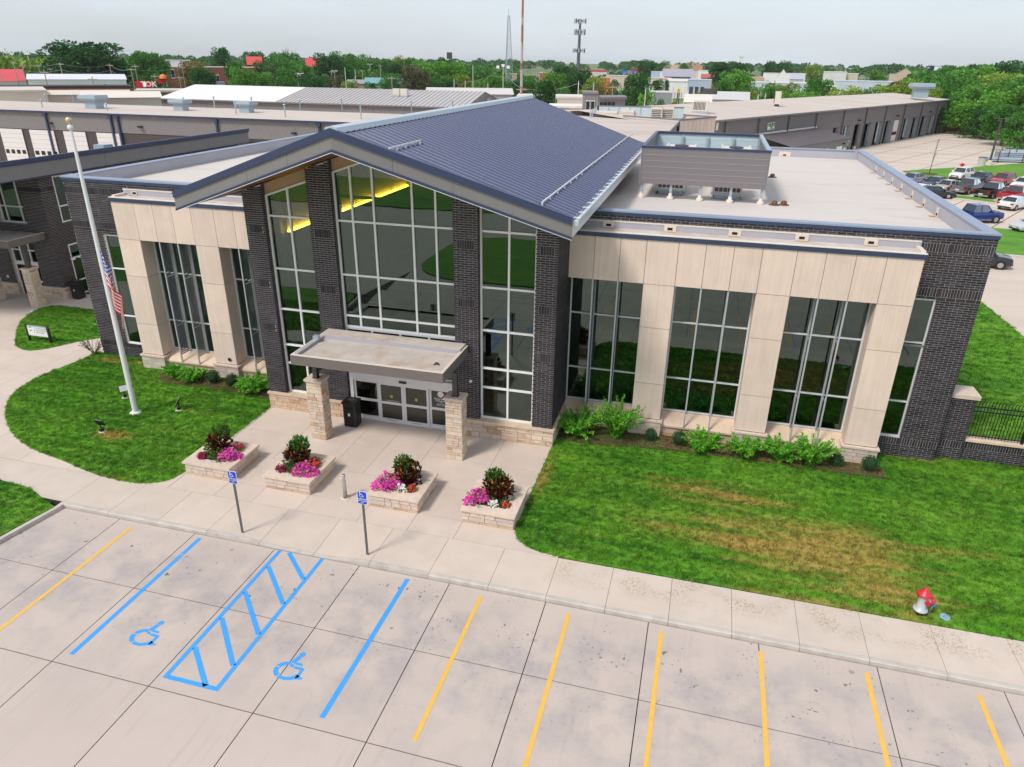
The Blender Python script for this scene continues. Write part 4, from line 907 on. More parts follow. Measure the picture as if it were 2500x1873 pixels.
for x, lab in ((-.62,'cream shaded table lamp at the left edge of the middle office window'), (.15,'cream shaded table lamp in the middle office window')):
    t = thing('table_lamp', lab, 'lamp', (x, GY+.4, 5.10)); local(t, 'base', MB().lathe([(0,0),(.1,0),(.1,.05),(.12,.12),(.04,.22),(.02,.25)], 12), M['white']); local(t, 'lamp_shade', MB().lathe([(.15,.22),(.12,.48)], 14), mat('lamp_shade_%d' % int(x*10+90), (.70,.52,.25), rough=.9))
t = thing('books', 'row of pale books standing in the narrow corner window', 'books', (8.42, RW+.4, 5.10))
for k in range(6): local(t, 'book', MB().box(-.14+k*.05,-.1+k*.05,-.1,.1,0,.24+.03*(k % 3)), mat('book_%d' % k, (.5+.05*k,.5,.42), rough=.8))
# ================================================================ leaves and plants
def leaf(mb, c, d, up, l, w, mi=0, fold=.0):
    """one leaf: a folded rhombus"""
    d = d.normalized(); s = d.cross(up)
    if s.length < 1e-3: s = d.orthogonal()
    s.normalize(); n = s.cross(d); a = c; b = c+d*l; m = c+d*(l*.45)
    mb.add([a, m+s*(w/2)+n*(fold*w), b, m-s*(w/2)+n*(fold*w)], [(0,1,2,3)], mi)
def rvec(rnd):
    z = rnd.uniform(-1, 1); t = rnd.uniform(0, 2*pi); r = sqrt(1-z*z); return Vector((r*cos(t), r*sin(t), z))
def leaf_cloud(mb, rnd, c, rx, ry, rz, n, l, mi=0, shell=.55, up=.35, jit=.5):
    for k in range(n):
        v = rvec(rnd); r = (shell+(1-shell)*rnd.random()**.6)
        p = Vector((c[0]+v.x*rx*r, c[1]+v.y*ry*r, c[2]+v.z*rz*r)); d = (v+rvec(rnd)*jit*1.6+Vector((0,0,up))); leaf(mb, p, d, rvec(rnd), l*rnd.uniform(.7,1.3), l*rnd.uniform(.45,.7), mi)
M['stem'] = mat('woody_stem', (.10,.065,.04), rough=.9)
M['lf_lime'] = ramp_mat('bright_leaf', [(0,(.07,.28,.02)), (.4,(.15,.48,.035)), (.8,(.22,.60,.05)), (1,(.34,.60,.05))], trans=.35, rough=.5)
M['lf_dark'] = ramp_mat('box_leaf', [(0,(.015,.06,.012)), (.5,(.03,.11,.02)), (1,(.05,.16,.03))], rough=.5)
M['lf_mid'] = ramp_mat('mid_leaf', [(0,(.03,.10,.015)), (.5,(.06,.19,.025)), (1,(.13,.30,.03))], trans=.25, rough=.5)
M['lf_wine'] = ramp_mat('wine_leaf', [(0,(.025,.004,.008)), (.5,(.06,.010,.015)), (1,(.14,.02,.03))], rough=.6)
M['lf_croton'] = ramp_mat('croton_leaf', [(0,(.018,.006,.005)), (.5,(.035,.010,.008)), (.68,(.06,.03,.01)), (.80,(.38,.06,.01)), (.9,(.55,.26,.02)), (1,(.07,.14,.02))], rough=.45)
M['lf_silver'] = ramp_mat('silver_leaf', [(0,(.28,.38,.32)), (1,(.50,.60,.52))], rough=.7)
M['pt_pink'] = ramp_mat('petunia', [(0,(.55,.03,.30)), (.4,(.75,.05,.45)), (.8,(.80,.10,.42)), (1,(.75,.20,.25))], trans=.25)
M['pt_red'] = ramp_mat('red_flower', [(0,(.50,.015,.03)), (.6,(.65,.05,.06)), (1,(.75,.18,.10))], trans=.2)
M['pt_white'] = ramp_mat('white_flower', [(0,(.70,.65,.58)), (1,(.85,.82,.78))], trans=.2)
M['pt_wine'] = ramp_mat('wine_flower', [(0,(.18,.005,.03)), (1,(.36,.015,.08))])

def shrub_arching(name, label, x, y, n, h, spread, seed, leafl=.105, group=None, z=.2):
    rnd = random.Random(seed); t = thing(name, label, 'shrub', (x, y, z), group); st = MB(); lf = MB()
    for k in range(n):
        a = rnd.uniform(0, 2*pi); e = rnd.uniform(.25, 1.0); L_ = h*rnd.uniform(.65, 1.15); p = Vector((rnd.uniform(-.1,.1), rnd.uniform(-.1,.1), 0)); d = Vector((cos(a)*e*spread/h, sin(a)*e*spread/h, 1.0)).normalized(); seg = 7
        for s in range(seg):
            q = p+d*(L_/seg); st.tube(p, q, .010*(1-s/seg)+.003, n=4, cap=False)
            for j in range(16 if s > 0 else 8):
                c = p.lerp(q, rnd.random()); leaf(lf, c, rvec(rnd)+d*.6, Vector((0,0,1)), leafl*rnd.uniform(.7,1.35), leafl*.62)
            p = q; d = (d+Vector((cos(a)*.10, sin(a)*.10, -.10*e))+rvec(rnd)*.10).normalized()
    local(t, 'stems', st, M['stem']); local(t, 'foliage', lf, M['lf_lime']); return t
def shrub_round(name, label, x, y, r, h, seed, m='lf_dark', group=None, n=700, z=.2):
    rnd = random.Random(seed); t = thing(name, label, 'shrub', (x, y, z), group); lf = MB()
    leaf_cloud(lf, rnd, (0,0,h*.52), r, r, h*.52, n, .055, shell=.75, up=.7, jit=.4)
    core = MB().lathe([(0,.02),(r*.6,.08),(r*.82,h*.5),(r*.6,h*.85),(0,h*.97)], 10); local(t, 'core', core, M['lf_core']); local(t, 'foliage', lf, M[m]); return t
M['lf_core'] = mat('inner_twigs', (.018,.045,.012), rough=.9)
shrub_arching('spirea_shrub', 'big bright green leafy shrub in the corner by the entrance block', -4.15, 27.15, 62, 1.25, 1.15, 11)
shrub_arching('willow_shrub', 'tall airy green shrub with wispy shoots left of the first limestone column', -2.55, 27.3, 66, 1.75, .75, 12, .10)
shrub_arching('spirea_shrub', 'broad bright green shrub between two boxwoods under the middle window', 1.12, 27.2, 48, .95, .85, 13)
shrub_arching('spirea_shrub', 'small bright green shrub before the second limestone column', 2.75, 27.3, 38, .95, .65, 14)
shrub_arching('spirea_shrub', 'yellow-green shrub right of the second limestone column', 4.15, 27.3, 42, 1.0, .75, 15)
shrub_arching('spirea_shrub', 'bright green shrub with three long shoots below the right-hand fins', 5.35, 27.25, 40, 1.25, .8, 16)
shrub_round('boxwood', 'little dark boxwood in front of the first limestone column', -1.08, 27.55, .24, .52, 21)
shrub_round('boxwood', 'dark boxwood touching the broad shrub under the middle window', .12, 27.55, .30, .58, 22)
shrub_round('boxwood', 'round dark boxwood beside the shrub with long shoots', 6.35, 27.55, .28, .52, 23)
shrub_round('boxwood', 'last round boxwood at the right end of the bed', 7.62, 27.55, .33, .58, 24)
shrub_arching('spirea_shrub', 'yellow-green shrub at the left end of the left bed', -24.75, 27.35, 38, .8, .75, 31)
shrub_arching('spirea_shrub', 'yellow-green shrub second from the left end of the left bed', -23.75, 27.3, 38, .85, .75, 32)
shrub_round('boxwood', 'round dark boxwood below the limestone column with the drain', -22.6, 27.35, .32, .62, 33)
shrub_round('boxwood', 'dark boxwood tucked against the big green shrub of the left bed', -21.45, 27.25, .33, .62, 34)
shrub_arching('spirea_shrub', 'big spreading green shrub of the left bed beside the brick pillar', -20.1, 27.15, 66, 1.05, 1.25, 35)
rnd = random.Random(5); t = thing('dry_shrub', 'dark twiggy half bare shrub at the left brick corner', 'shrub', (-31.1, 28.75, .15)); st = MB(); lf = MB()
for k in range(40):
    a = rnd.uniform(0, 2*pi); p = Vector((0,0,0)); d = Vector((cos(a)*.9, sin(a)*.5, 1)).normalized()
    for s in range(5): q = p+d*.2; st.tube(p, q, .008, n=4, cap=False); leaf(lf, q, rvec(rnd), Vector((0,0,1)), .07, .04); leaf(lf, p, rvec(rnd), Vector((0,0,1)), .07, .04); p = q; d = (d+rvec(rnd)*.2).normalized()
local(t, 'stems', st, M['stem']); local(t, 'foliage', lf, M['lf_dark'])

# ================================================================ stone planters with flowers
PLX = [(-18.32,-16.36), (-14.80,-12.94), (-10.50,-8.65), (-6.96,-5.10)]
PN = ['leftmost of the four stone planters', 'second stone planter from the left', 'third stone planter from the left', 'rightmost stone planter beside the lawn']
for i, (x0, x1) in enumerate(PLX):
    y0, y1 = 19.74, 21.66; t = thing('stone_planter', ['leftmost square stone planter, beside the rounded lawn', 'square stone planter just left of the steel bollard', 'square stone planter just right of the steel bollard', 'rightmost square stone planter, touching the big lawn'][i], 'planter', ((x0+x1)/2, (y0+y1)/2, .15), 'square stone planters on the plaza')
    obj('core', MB().box(x0+.03,x1-.03,y0+.03,y1-.03,.15,.62), M['grout'], t)
    for (ax, c, sg, u0, u1) in (('y',y0,-1,x0,x1), ('x',x1,1,y0,y1), ('x',x0,-1,y0,y1), ('y',y1,1,x0,x1)):
        stones(t, ax, c, sg, u0, u1, .15, .245, M['stonewarm'], 500+i*10+int(c*3), .09, .1, .35, .8, proud=.01); stones(t, ax, c, sg, u0, u1, .245, .62, M['limest'], 600+i*10+int(c*3), .12, .2, .22, .62, proud=.012)
    b = .38
    for (a0, a1, c0, c1) in ((x0-.06,x1+.06,y0-.06,y0+b), (x0-.06,x1+.06,y1-b,y1+.06), (x0-.06,x0+b,y0+b+.004,y1-b-.004), (x1-b,x1+.06,y0+b+.004,y1-b-.004)): piece('cap_slab', a0, a1, c0, c1, .625, .71, M['stonecap'], t)
    obj('soil', MB().box(x0+b,x1-b,y0+b,y1-b,.6,.68), M['soil'], t)
    cx, cy, zb = (x0+x1)/2, (y0+y1)/2, .68; rnd = random.Random(900+i); NM = ['in the leftmost planter', 'in the planter left of the bollard', 'in the planter right of the bollard', 'in the rightmost planter'][i]
    def plant(name, label, cat, dx, dy, parts):
        p = thing(name, label+' '+NM, cat, (cx+dx, cy+dy, zb), 'planter flowers')
        for nm, fn, m_ in parts:
            mb = MB(); fn(mb); local(p, nm, mb, M[m_])
    def blossoms(mb, rx, ry, h, n, l):
        subs = [(rnd.uniform(-.6,.6)*rx, rnd.uniform(-.6,.6)*ry, rnd.uniform(.55,1.15)*h, rnd.uniform(.35,.6)) for _ in range(7)]
        for k in range(n):
            sx, sy, sh, sr = subs[k % 7]; a = rnd.uniform(0, 2*pi); r = sqrt(rnd.random()); p = Vector((sx+rx*sr*r*cos(a), sy+ry*sr*r*sin(a), max(.03, sh*(1-.75*r*r)+rnd.uniform(-.07,.06)))); nn = Vector((cos(a)*r*.7, sin(a)*r*.7-.25, 1))+rvec(rnd)*.5; s = nn.orthogonal().normalized(); q = nn.normalized().cross(s); l_ = l*rnd.uniform(.7,1.2)
            vs = [p+nn.normalized()*.012]+[p+(s*cos(2*pi*j/5)+q*sin(2*pi*j/5))*l_ for j in range(5)]; mb.add([vs[0]]+vs[1:], [(0,1,2), (0,2,3), (0,3,4), (0,4,5), (0,5,1)])
    def greens(rx, ry, h, n, l=.07): return lambda mb: leaf_cloud(mb, rnd, (0,0,h*.45), rx, ry, h*.5, n, l, shell=.3)
    sgn = [1, 1, -1, -1][i]
    if sgn > 0:
        plant('petunia', 'mound of magenta pink petunias', 'flowers', .28, -.35, [('leaves', greens(.62,.42,.3,330,.08), 'lf_mid'), ('blossoms', lambda mb: blossoms(mb, .70, .46, .30, 330, .05), 'pt_pink')])
        plant('petunia', 'loose pink and coral petunias', 'flowers', .42, .12, [('leaves', greens(.35,.3,.25,180), 'lf_mid'), ('blossoms', lambda mb: blossoms(mb, .38, .3, .3, 90, .045), 'pt_red' if i else 'pt_pink')])
        plant('coleus', 'clump of wine red flowers', 'flowers', -.50, -.48, [('leaves', greens(.24,.2,.22,160,.06), 'lf_wine'), ('blossoms', lambda mb: blossoms(mb, .25, .2, .24, 150, .035), 'pt_wine')])
        plant('croton', 'tall croton with dark and orange leaves', 'plant', -.18, .22, [('stems', lambda mb: [mb.tube((0,0,0), (rnd.uniform(-.2,.2), rnd.uniform(-.2,.2), .8), .015, n=5) for _ in range(6)], 'stem'), ('leaves', lambda mb: leaf_cloud(mb, rnd, (0,0,.40), .46, .40, .42, 520, .17, shell=.2, up=.8), 'lf_croton'), ('crown_leaves', lambda mb: leaf_cloud(mb, rnd, (.10,.05,.86), .32, .30, .24, 300, .13, shell=.4, up=.6), 'lf_mid')])
        plant('fern', 'small bright green fern', 'plant', -.45, -.05, [('leaves', greens(.2,.2,.4,140,.1), 'lf_mid')])
        plant('dusty_miller', 'silvery grey foliage plant', 'plant', .62 if i == 0 else .42, -.02 if i == 0 else -.55, [('leaves', greens(.18,.16,.22,130,.07), 'lf_silver')])
        plant('verbena', 'red and orange verbena', 'flowers', .5, .42, [('leaves', greens(.26,.2,.2,110), 'lf_mid'), ('blossoms', lambda mb: blossoms(mb, .28, .2, .25, 110, .04), 'pt_red')])
    else:
        plant('petunia', 'big mound of magenta pink petunias', 'flowers', -.42, -.30, [('leaves', greens(.55,.5,.34,330,.08), 'lf_mid'), ('blossoms', lambda mb: blossoms(mb, .64, .58, .36, 340, .052), 'pt_pink')])
        plant('begonia', 'patch of white begonias', 'flowers', .12, -.52, [('leaves', greens(.22,.16,.2,100), 'lf_mid'), ('blossoms', lambda mb: blossoms(mb, .22, .17, .22, 75, .05), 'pt_white')])
        plant('croton', 'dark bushy croton tipped with orange leaves', 'plant', .08, .15, [('stems', lambda mb: [mb.tube((0,0,0), (rnd.uniform(-.2,.2), rnd.uniform(-.2,.2), .7), .015, n=5) for _ in range(6)], 'stem'), ('leaves', lambda mb: leaf_cloud(mb, rnd, (0,0,.40), .52, .46, .44, 640, .17, shell=.2, up=.8), 'lf_croton'), ('crown_leaves', lambda mb: leaf_cloud(mb, rnd, (-.16,.1,.74), .32, .30, .26, 260, .13, shell=.3, up=.7), 'lf_mid')])
        plant('coleus', 'dark wine coleus', 'plant', .05, -.18, [('leaves', greens(.3,.2,.3,160,.09), 'lf_wine')])
        plant('verbena', 'small red verbena', 'flowers', .48, -.38, [('leaves', greens(.22,.2,.2,110), 'lf_mid'), ('blossoms', lambda mb: blossoms(mb, .22, .18, .22, 90, .04), 'pt_red')])
        plant('begonia', 'pale pink begonia', 'flowers', .5, .12, [('leaves', greens(.18,.2,.18,90), 'lf_wine'), ('blossoms', lambda mb: blossoms(mb, .18, .2, .2, 30, .04), 'pt_white')])

# ================================================================ accessible parking signs, bollard, bins
def parking_sign(x, y, label):
    t = thing('parking_sign', label, 'sign', (x, y, .15)); X, Y = x, y
    post = obj('post', MB().box(x-.035,x+.035,y-.02,y+.0,.15,2.62).box(x-.035,x-.025,y,y+.02,.15,2.62).box(x+.025,x+.035,y,y+.02,.15,2.62), mat('sign_post_'+str(int(-x)), (.13,.135,.13), rough=.5, metal=.3), t)
    obj('post_collar', MB().box(x-.05,x+.05,y-.035,y+.035,.15,.17), M['steel'], t)
    def rr(w, h, r, cx=0, cz=0): return [(cx+sx*(w/2-r)+r*cos(a), cz+sz*(h/2-r)+r*sin(a)) for sx, sz, a0 in ((1,1,0), (-1,1,90), (-1,-1,180), (1,-1,270)) for a in [radians(a0+30*k) for k in range(4)]]
    zc = 2.38; p = obj('sign_plate', MB().extr([(X+u, zc+v) for u, v in rr(.335,.48,.035)], 'y', Y-.03, Y-.022), M['white'], t)
    obj('blue_field', MB().extr([(X+u, zc+v) for u, v in rr(.30,.445,.028)], 'y', Y-.034, Y-.031), M['sign_blue'], p)
    s = MB(); yy = Y-.037
    def q(*pts): s.poly([(X-.015+u, yy, zc+.11+v) for u, v in pts])
    q(*[(-.05+.021*cos(k*pi/5), .085+.021*sin(k*pi/5)) for k in range(10)]); q((-.062,.065), (-.040,.065), (-.030,.0), (-.052,.0)); q((-.04,.038), (.025,.038), (.025,.024), (-.04,.024)); q((-.05,.012), (.03,.012), (.03,-.006), (-.05,-.006)); q((.014,.01), (.034,.01), (.062,-.055), (.045,-.06)); q((.045,-.06), (.062,-.042), (.09,-.052), (.086,-.066))
    for k in range(9):
        a0, a1 = radians(125+k*24), radians(125+(k+1)*24); c = (-.018,-.03)
        q((c[0]+.066*cos(a0), c[1]+.060*sin(a0)), (c[0]+.066*cos(a1), c[1]+.060*sin(a1)), (c[0]+.050*cos(a1), c[1]+.045*sin(a1)), (c[0]+.050*cos(a0), c[1]+.045*sin(a0)))
    obj('wheelchair_symbol', s, M['white'], p)
    lettering('PARKING', .066, M['white'], p, (X, yy, zc-.045), bold=True); lettering('$50 TO $300', .052, M['white'], p, (X, yy, zc-.11), bold=True); lettering('FINE', .05, M['white'], p, (X, yy, zc-.165), bold=True)
parking_sign(-13.98, 17.02, 'blue accessible parking sign on a post left of the hatched aisle'); parking_sign(-9.36, 17.12, 'blue accessible parking sign on a post right of the hatched aisle')
t = thing('bollard', 'stainless steel push-button bollard between the two middle planters', 'bollard', (-11.61, 19.95, .15))
local(t, 'post', MB().lathe([(0,0),(.075,0),(.075,.98),(.06,1.0),(0,1.0)], 16), M['steel']); local(t, 'base_ring', MB().lathe([(.19,.002),(.19,.008),(.08,.012)], 20), M['concrete']); local(t, 'push_button', MB().tube((0,-.07,.82),(0,-.10,.82),.03).tube((.07,0,.82),(.11,0,.82),.03).tube((-.07,0,.82),(-.11,0,.82),.03), M['steel'])
def litter_bin(x, y, label):
    t = thing('litter_bin', label, 'bin', (x, y, .15)); w, h = .30, 1.12
    local(t, 'body', MB().extr([(-w,-w+.05),(-w+.05,-w),(w-.05,-w),(w,-w+.05),(w,w-.05),(w-.05,w),(-w+.05,w),(-w,w-.05)], 'z', .03, h), M['black']); local(t, 'lid', MB().box(-w-.02,w+.02,-w-.02,w+.02,h,h+.08), M['black']); local(t, 'ash_tray', MB().box(-.14,.14,-.14,.14,h+.08,h+.095), M['steel_dark']); local(t, 'label_plate', MB().box(-.05,.05,-w-.008,-w-.001,.55,.68), M['white']); local(t, 'slot', MB().box(-.2,.2,-w-.004,-w-.001,.85,1.0), M['dark'])
litter_bin(-14.0, 25.35, 'black square litter bin left of the sliding doors'); litter_bin(-39.75, 36.65, 'black square litter bin beside the left building entrance')

# ================================================================ flagpole with flag at half staff, uplights
FX, FY = -23.96, 23.55
t = thing('flagpole', 'tall white tapered flagpole with a gold ball on the rounded lawn', 'flagpole', (FX, FY, .16))
local(t, 'mast', MB().lathe([(.125,.02),(.12,2),(.10,6),(.075,10),(.055,12.15),(.05,12.2)], 20), M['polewhite']); local(t, 'foot_collar', MB().lathe([(.27,0),(.27,.03),(.2,.06),(.13,.09)], 20), M['white']); local(t, 'truck', MB().lathe([(.05,12.2),(.10,12.22),(.10,12.36),(.03,12.38),(.03,12.45)], 14), M['white'])
local(t, 'ball', MB().lathe([(0.0,12.43)]+[(.12*sin(k*pi/8), 12.55-.12*cos(k*pi/8)) for k in range(1,8)]+[(0.0,12.67)], 14), mat('gold_ball', (.70,.52,.30), rough=.3, metal=.5)); local(t, 'halyard', MB().tube((.12,-.06,.9),(.07,-.04,12.2),.006,n=5), M['white']); local(t, 'cleat', MB().box(.09,.15,-.02,.02,1.3,1.42), M['steel'])
def flag_mat():
    m, n, b = nodes('flag_cloth'); N = n.nodes.new; L = n.links.new; b.inputs['Roughness'].default_value = .8
    at = N('ShaderNodeAttribute'); at.attribute_name = 'print'; L(at.outputs['Color'], b.inputs['Base Color'])
    tr = N('ShaderNodeBsdfTranslucent'); L(at.outputs['Color'], tr.inputs[0]); ms = N('ShaderNodeMixShader'); ms.inputs[0].default_value = .25; L(b.outputs[0], ms.inputs[1]); L(tr.outputs[0], ms.inputs[2]); L(ms.outputs[0], n.nodes['Material Output'].inputs[0]); return m
HO, FLY = 1.55, 2.4; nu, nv = 130, 104
t2 = thing('flag', 'limp stars and stripes flag hanging at half staff on the pole', 'flag', (FX+.10, FY-.03, 7.66))
vs = []; cols_ = []
for j in range(nv+1):
    v = j/nv                                          # 0 at the head of the hoist
    for i in range(nu+1):
        u = i/nu*FLY
        # cloth falls: the fly swings down steeply along the mast in a few soft folds
        k_ = min(1, u/.25); x = .03+.09*k_+(.34*(u/FLY)+.07*sin(u*3.4+v*1.5)*min(1,u/.5))*(1-.25*v)
        y = -.03-.11*sin(u*5.2+v*2.6)*min(1,u/.5)+.05*sin(u*10+v*4)*min(1,u); z = -HO*v*(1-.05*u/FLY) - u*(.90-.06*v)*k_-.02*u
        vs.append((x, y, z))
fs = [(j*(nu+1)+i, j*(nu+1)+i+1, (j+1)*(nu+1)+i+1, (j+1)*(nu+1)+i) for j in range(nv) for i in range(nu)]
me = MB().add(vs, fs, 0, True).mesh('flag_cloth', flag_mat()); ca = me.color_attributes.new('print', 'FLOAT_COLOR', 'CORNER'); CU, CV = .40*FLY, 7/13.0
stars = [((.4*FLY)*(c+1)/12.0, CV*(r+1)/10.0) for r in range(9) for c in range(11) if (r+c) % 2 == 0]
dat = []
for p in me.polygons:
    j, i = divmod(p.index, nu); u = (i+.5)/nu*FLY; v = (j+.5)/nv
    if u < CU and v < CV:
        c = (.015,.04,.36,1)
        if any(((u-su)/.042)**2+((v-sv)*HO/.042)**2 < 1 for su, sv in stars): c = (.85,.85,.85,1)
    else: c = (.80,.012,.025,1) if int(v*13) % 2 == 0 else (.93,.92,.90,1)
    dat += list(c)*p.loop_total
ca.data.foreach_set('color', dat); local(t2, 'cloth', me, None); local(t2, 'snap_hook', MB().box(-.05,.06,-.02,.02,-.02,.02).box(-.05,.06,-.02,.02,-HO-.02,-HO+.02), M['steel'])
M['lens'] = mat('lamp_lens', (.62,.63,.64), rough=.15)
def uplight(x, y, rz, label):
    t = thing('uplight', label, 'light', (x, y, .16), 'uplights aimed at the flag', rz); t2_ = local(t, 'head', MB().extr([(-.05,.36),(.10,.62),(.13,.60),(.0,.33)], 'y', -.2, .2), M['black']); local(t, 'lens', MB().extr([(-.056,.375),(.082,.615),(.092,.612),(-.046,.372)], 'y', -.17, .17), M['lens']); local(t, 'yoke', MB().tube((.03,0,.06),(.04,0,.42),.025).box(-.06,.1,-.06,.06,.06,.16), M['black']); local(t, 'pad', MB().lathe([(0,.05),(.15,.05),(.17,.02),(.17,0)], 16), M['concrete'])
uplight(-25.54, 24.70, radians(144), 'black uplight with a bright lens behind the flagpole'); uplight(-22.25, 24.30, radians(24), 'black uplight right of the flagpole near the bed'); uplight(-24.0, 21.62, radians(-90), 'black uplight on the brown patch before the flagpole')

# ================================================================ hydrant, valve cover, directional sign, fence
t = thing('fire_hydrant', 'silver fire hydrant with red caps on the lawn edge', 'hydrant', (7.6, 19.12, .16)); t.scale = (1.02, 1.02, 1.2)
local(t, 'barrel', MB().lathe([(.12,0),(.12,.12),(.20,.12),(.20,.16),(.17,.17),(.125,.19),(.115,.55),(.13,.58)], 20), M['hydgrey']); local(t, 'foot', MB().lathe([(.13,-.02),(.13,.11)], 18), M['black'])
local(t, 'bonnet', MB().lathe([(.13,.585),(.20,.585),(.205,.61),(.19,.63),(.13,.68),(.07,.73),(.05,.74),(.045,.79),(0,.80)], 20), M['red'])
for (a, r, l, nm) in ((-70, .055, .20, 'hose_cap'), (110, .055, .20, 'hose_cap'), (-5, .085, .24, 'pumper_cap')):
    d = Vector((cos(radians(a)), sin(radians(a)), 0)); p = Vector((0,0,.45)); local(t, 'nozzle', MB().tube(p+d*.08, p+d*(l-.05), r*.85, n=14), M['hydgrey']); local(t, nm, MB().tube(p+d*(l-.05), p+d*(l+.03), r*1.15, n=14).tube(p+d*(l+.03), p+d*(l+.08), .025, n=5), M['red'])
t = thing('locator_stake', 'thin stake with a blue tag leaning beside the fire hydrant', 'stake', (7.83, 19.1, .16)); local(t, 'rod', MB().tube((0,0,0),(.06,0,.42),.012), M['steel']); local(t, 'blue_tag', MB().box(.03,.10,-.03,.03,.36,.54), mat('tag_blue', (.03,.25,.75), rough=.5))
t = thing('valve_cover', 'round blue valve cover in the grass right of the hydrant', 'cover', (8.3, 19.13, .16)); local(t, 'ring', MB().lathe([(.09,.0),(.09,.05),(.14,.05),(.14,0)], 18), mat('valve_blue', (.22,.48,.58), rough=.5)); local(t, 'plate', MB().lathe([(0,.035),(.09,.035)], 18), M['galv'])
t = thing('directional_sign', 'low white directional sign on two dark posts in the small lawn', 'sign', (-35.45, 29.45, .16)); yy = 29.45
for x in (-36.2, -34.72): obj('post', MB().box(x-.055,x+.055,yy-.055,yy+.055,.16,1.12), M['black'], t)
p = obj('sign_panel', MB().box(-36.145,-34.775,yy-.03,yy+.03,.50,1.06), M['white'], t); obj('top_cap', MB().box(-36.26,-34.66,yy-.05,yy+.05,1.062,1.085), M['galv'], p)
M['teal'] = mat('emblem_teal', (.01,.42,.30), rough=.5); ex, ez = -35.93, .90
obj('emblem', MB().extr([(ex+.125*cos(radians(20+k*14)), ez+.03+.105*sin(radians(20+k*14))) for k in range(11)], 'y', yy-.036, yy-.031).extr([(ex+.125*cos(radians(200+k*14)), ez-.03+.105*sin(radians(200+k*14))) for k in range(11)], 'y', yy-.036, yy-.031), M['teal'], p)
for s, z, x in (('Community Bldg.', .965, -35.60), ('Payment Drop Box', .845, -35.60), ('Main Lobby', .725, -35.60)): lettering(s, .115, M['black'], p, (x+.06, yy-.036, z), align='LEFT')
m_ = MB()
for z, d in ((.965,-1), (.845,-1), (.725,1)): m_.poly([(-35.66+d*.035,yy-.037,z), (-35.66-d*.03,yy-.037,z+.035), (-35.66-d*.03,yy-.037,z-.035)])
obj('arrow', m_, M['black'], p)
# low brick wall with pier and black steel fence
fw = thing('garden_wall', 'low dark brick wall with stone coping and pier right of the building', 'wall', (11.3, 29.7, .1))
wb = obj('wall_core', MB().box(10.362,11.388,29.512,30.39,.05,2.95).box(11.4,20.0,29.672,29.93,.05,1.02), M['mortar'], fw)
bx = brick_boxes('y', 29.5, -1, 10.40, 11.40, .1, 2.95, [(.70,1.04)])+brick_boxes('x', 11.40, 1, 29.555, 30.4, .1, 2.95)+brick_boxes('y', 29.66, -1, 11.41, 20.0, .1, 1.02, [(.68,1.02)])
lay_bricks(wb, bx)
piece('pier_cap', 10.37, 11.47, 29.42, 30.47, 2.955, 3.12, M['stonecap'], fw)
for k in range(6): piece('wall_coping', 11.42+k*1.45, 11.41+(k+1)*1.45, 29.6, 30.0, 1.025, 1.12, M['sill'], fw)
fe = thing('steel_fence', 'black steel picket fence with curved tips on the low brick wall', 'fence', (14, 29.8, 1.12))
for z in (1.22, 2.32, 2.52): obj('rail', MB().box(11.42,20,29.78,29.82,z,z+.045), M['black'], fe)
pk = MB().box(-.011,.011,-.011,.011,.04,1.58).bar((0,0,1.58),(.0,-.05,1.68),.022,.022,up=(1,0,0)).bar((0,-.05,1.68),(0,-.15,1.74),.022,.022,up=(1,0,0)).mesh('fence_picket', M['black'])
for k in range(72): obj('picket', pk, None, fe, loc=(11.5+k*.117, 29.8, 1.12))
for x in (13.52, 16.0, 18.5): obj('post', MB().box(x-.04,x+.04,29.74,29.86,1.0,2.62), M['black'], fe)
# cast junction boxes and ground fixtures
t = thing('utility_cover', 'small white utility cover at the tip of the small lawn', 'cover', tuple(P(80,760,.16))); local(t, 'lid', MB().lathe([(0,.05),(.12,.05),(.14,0)], 12), M['white']); local(t, 'neck', MB().lathe([(.1,-.05),(.1,.03)], 10), M['galv'])
# ================================================================ left building (second entrance)
lb = thing('annex_building', 'dark brick building with grey slab roof at the left edge', 'building', (-42, 37, .15))
LX, LFY = -40.30, 36.20
fr = [(-42.0,-40.30,.9,8.3), (-44.2,-42.0,4.2,5.02), (-47.6,-44.2,.9,8.3)]
rt = [(36.2,37.28,.9,8.3), (37.28,38.92,3.60,5.03), (37.28,38.92,7.95,8.3), (38.92,57.0,.15,7.22), (38.92,57.0,7.92,8.3), (38.92,40.66,7.22,7.92), (43.86,44.30,7.22,7.92), (47.40,47.78,7.22,7.92), (50.92,51.35,7.22,7.92), (55.95,57.0,7.22,7.92)]
mb = MB()
for a, b, c, d in fr: mb.box(a, b-(.012 if b > -40.5 else 0), LFY+.012, LFY+.35, c, d)
for a, b, c, d in rt: mb.box(LX-.35, LX-.012, max(a, LFY+.35), b, c, d)
lw = obj('brick_wall', mb, M['mortar'], lb); bx = []
LBD = [(7.08,7.42)]
for a, b, c, d in fr: bx += brick_boxes('y', LFY, -1, a, b, c, d, LBD)
for a, b, c, d in rt: bx += brick_boxes('x', LX, 1, max(a, LFY+.055), b, c, d, LBD)
lay_bricks(lw, bx)
sb = obj('stone_plinth', MB().box(-42.03,-40.27,LFY-.05,LFY+.4,.12,.84).box(LX-.3,LX+.03,LFY+.4,37.2,.12,.84), M['grout'], lb); sb2 = obj('stone_plinth', MB().box(-47.6,-44.17,LFY-.05,LFY+.4,.12,.84), M['grout'], lb)
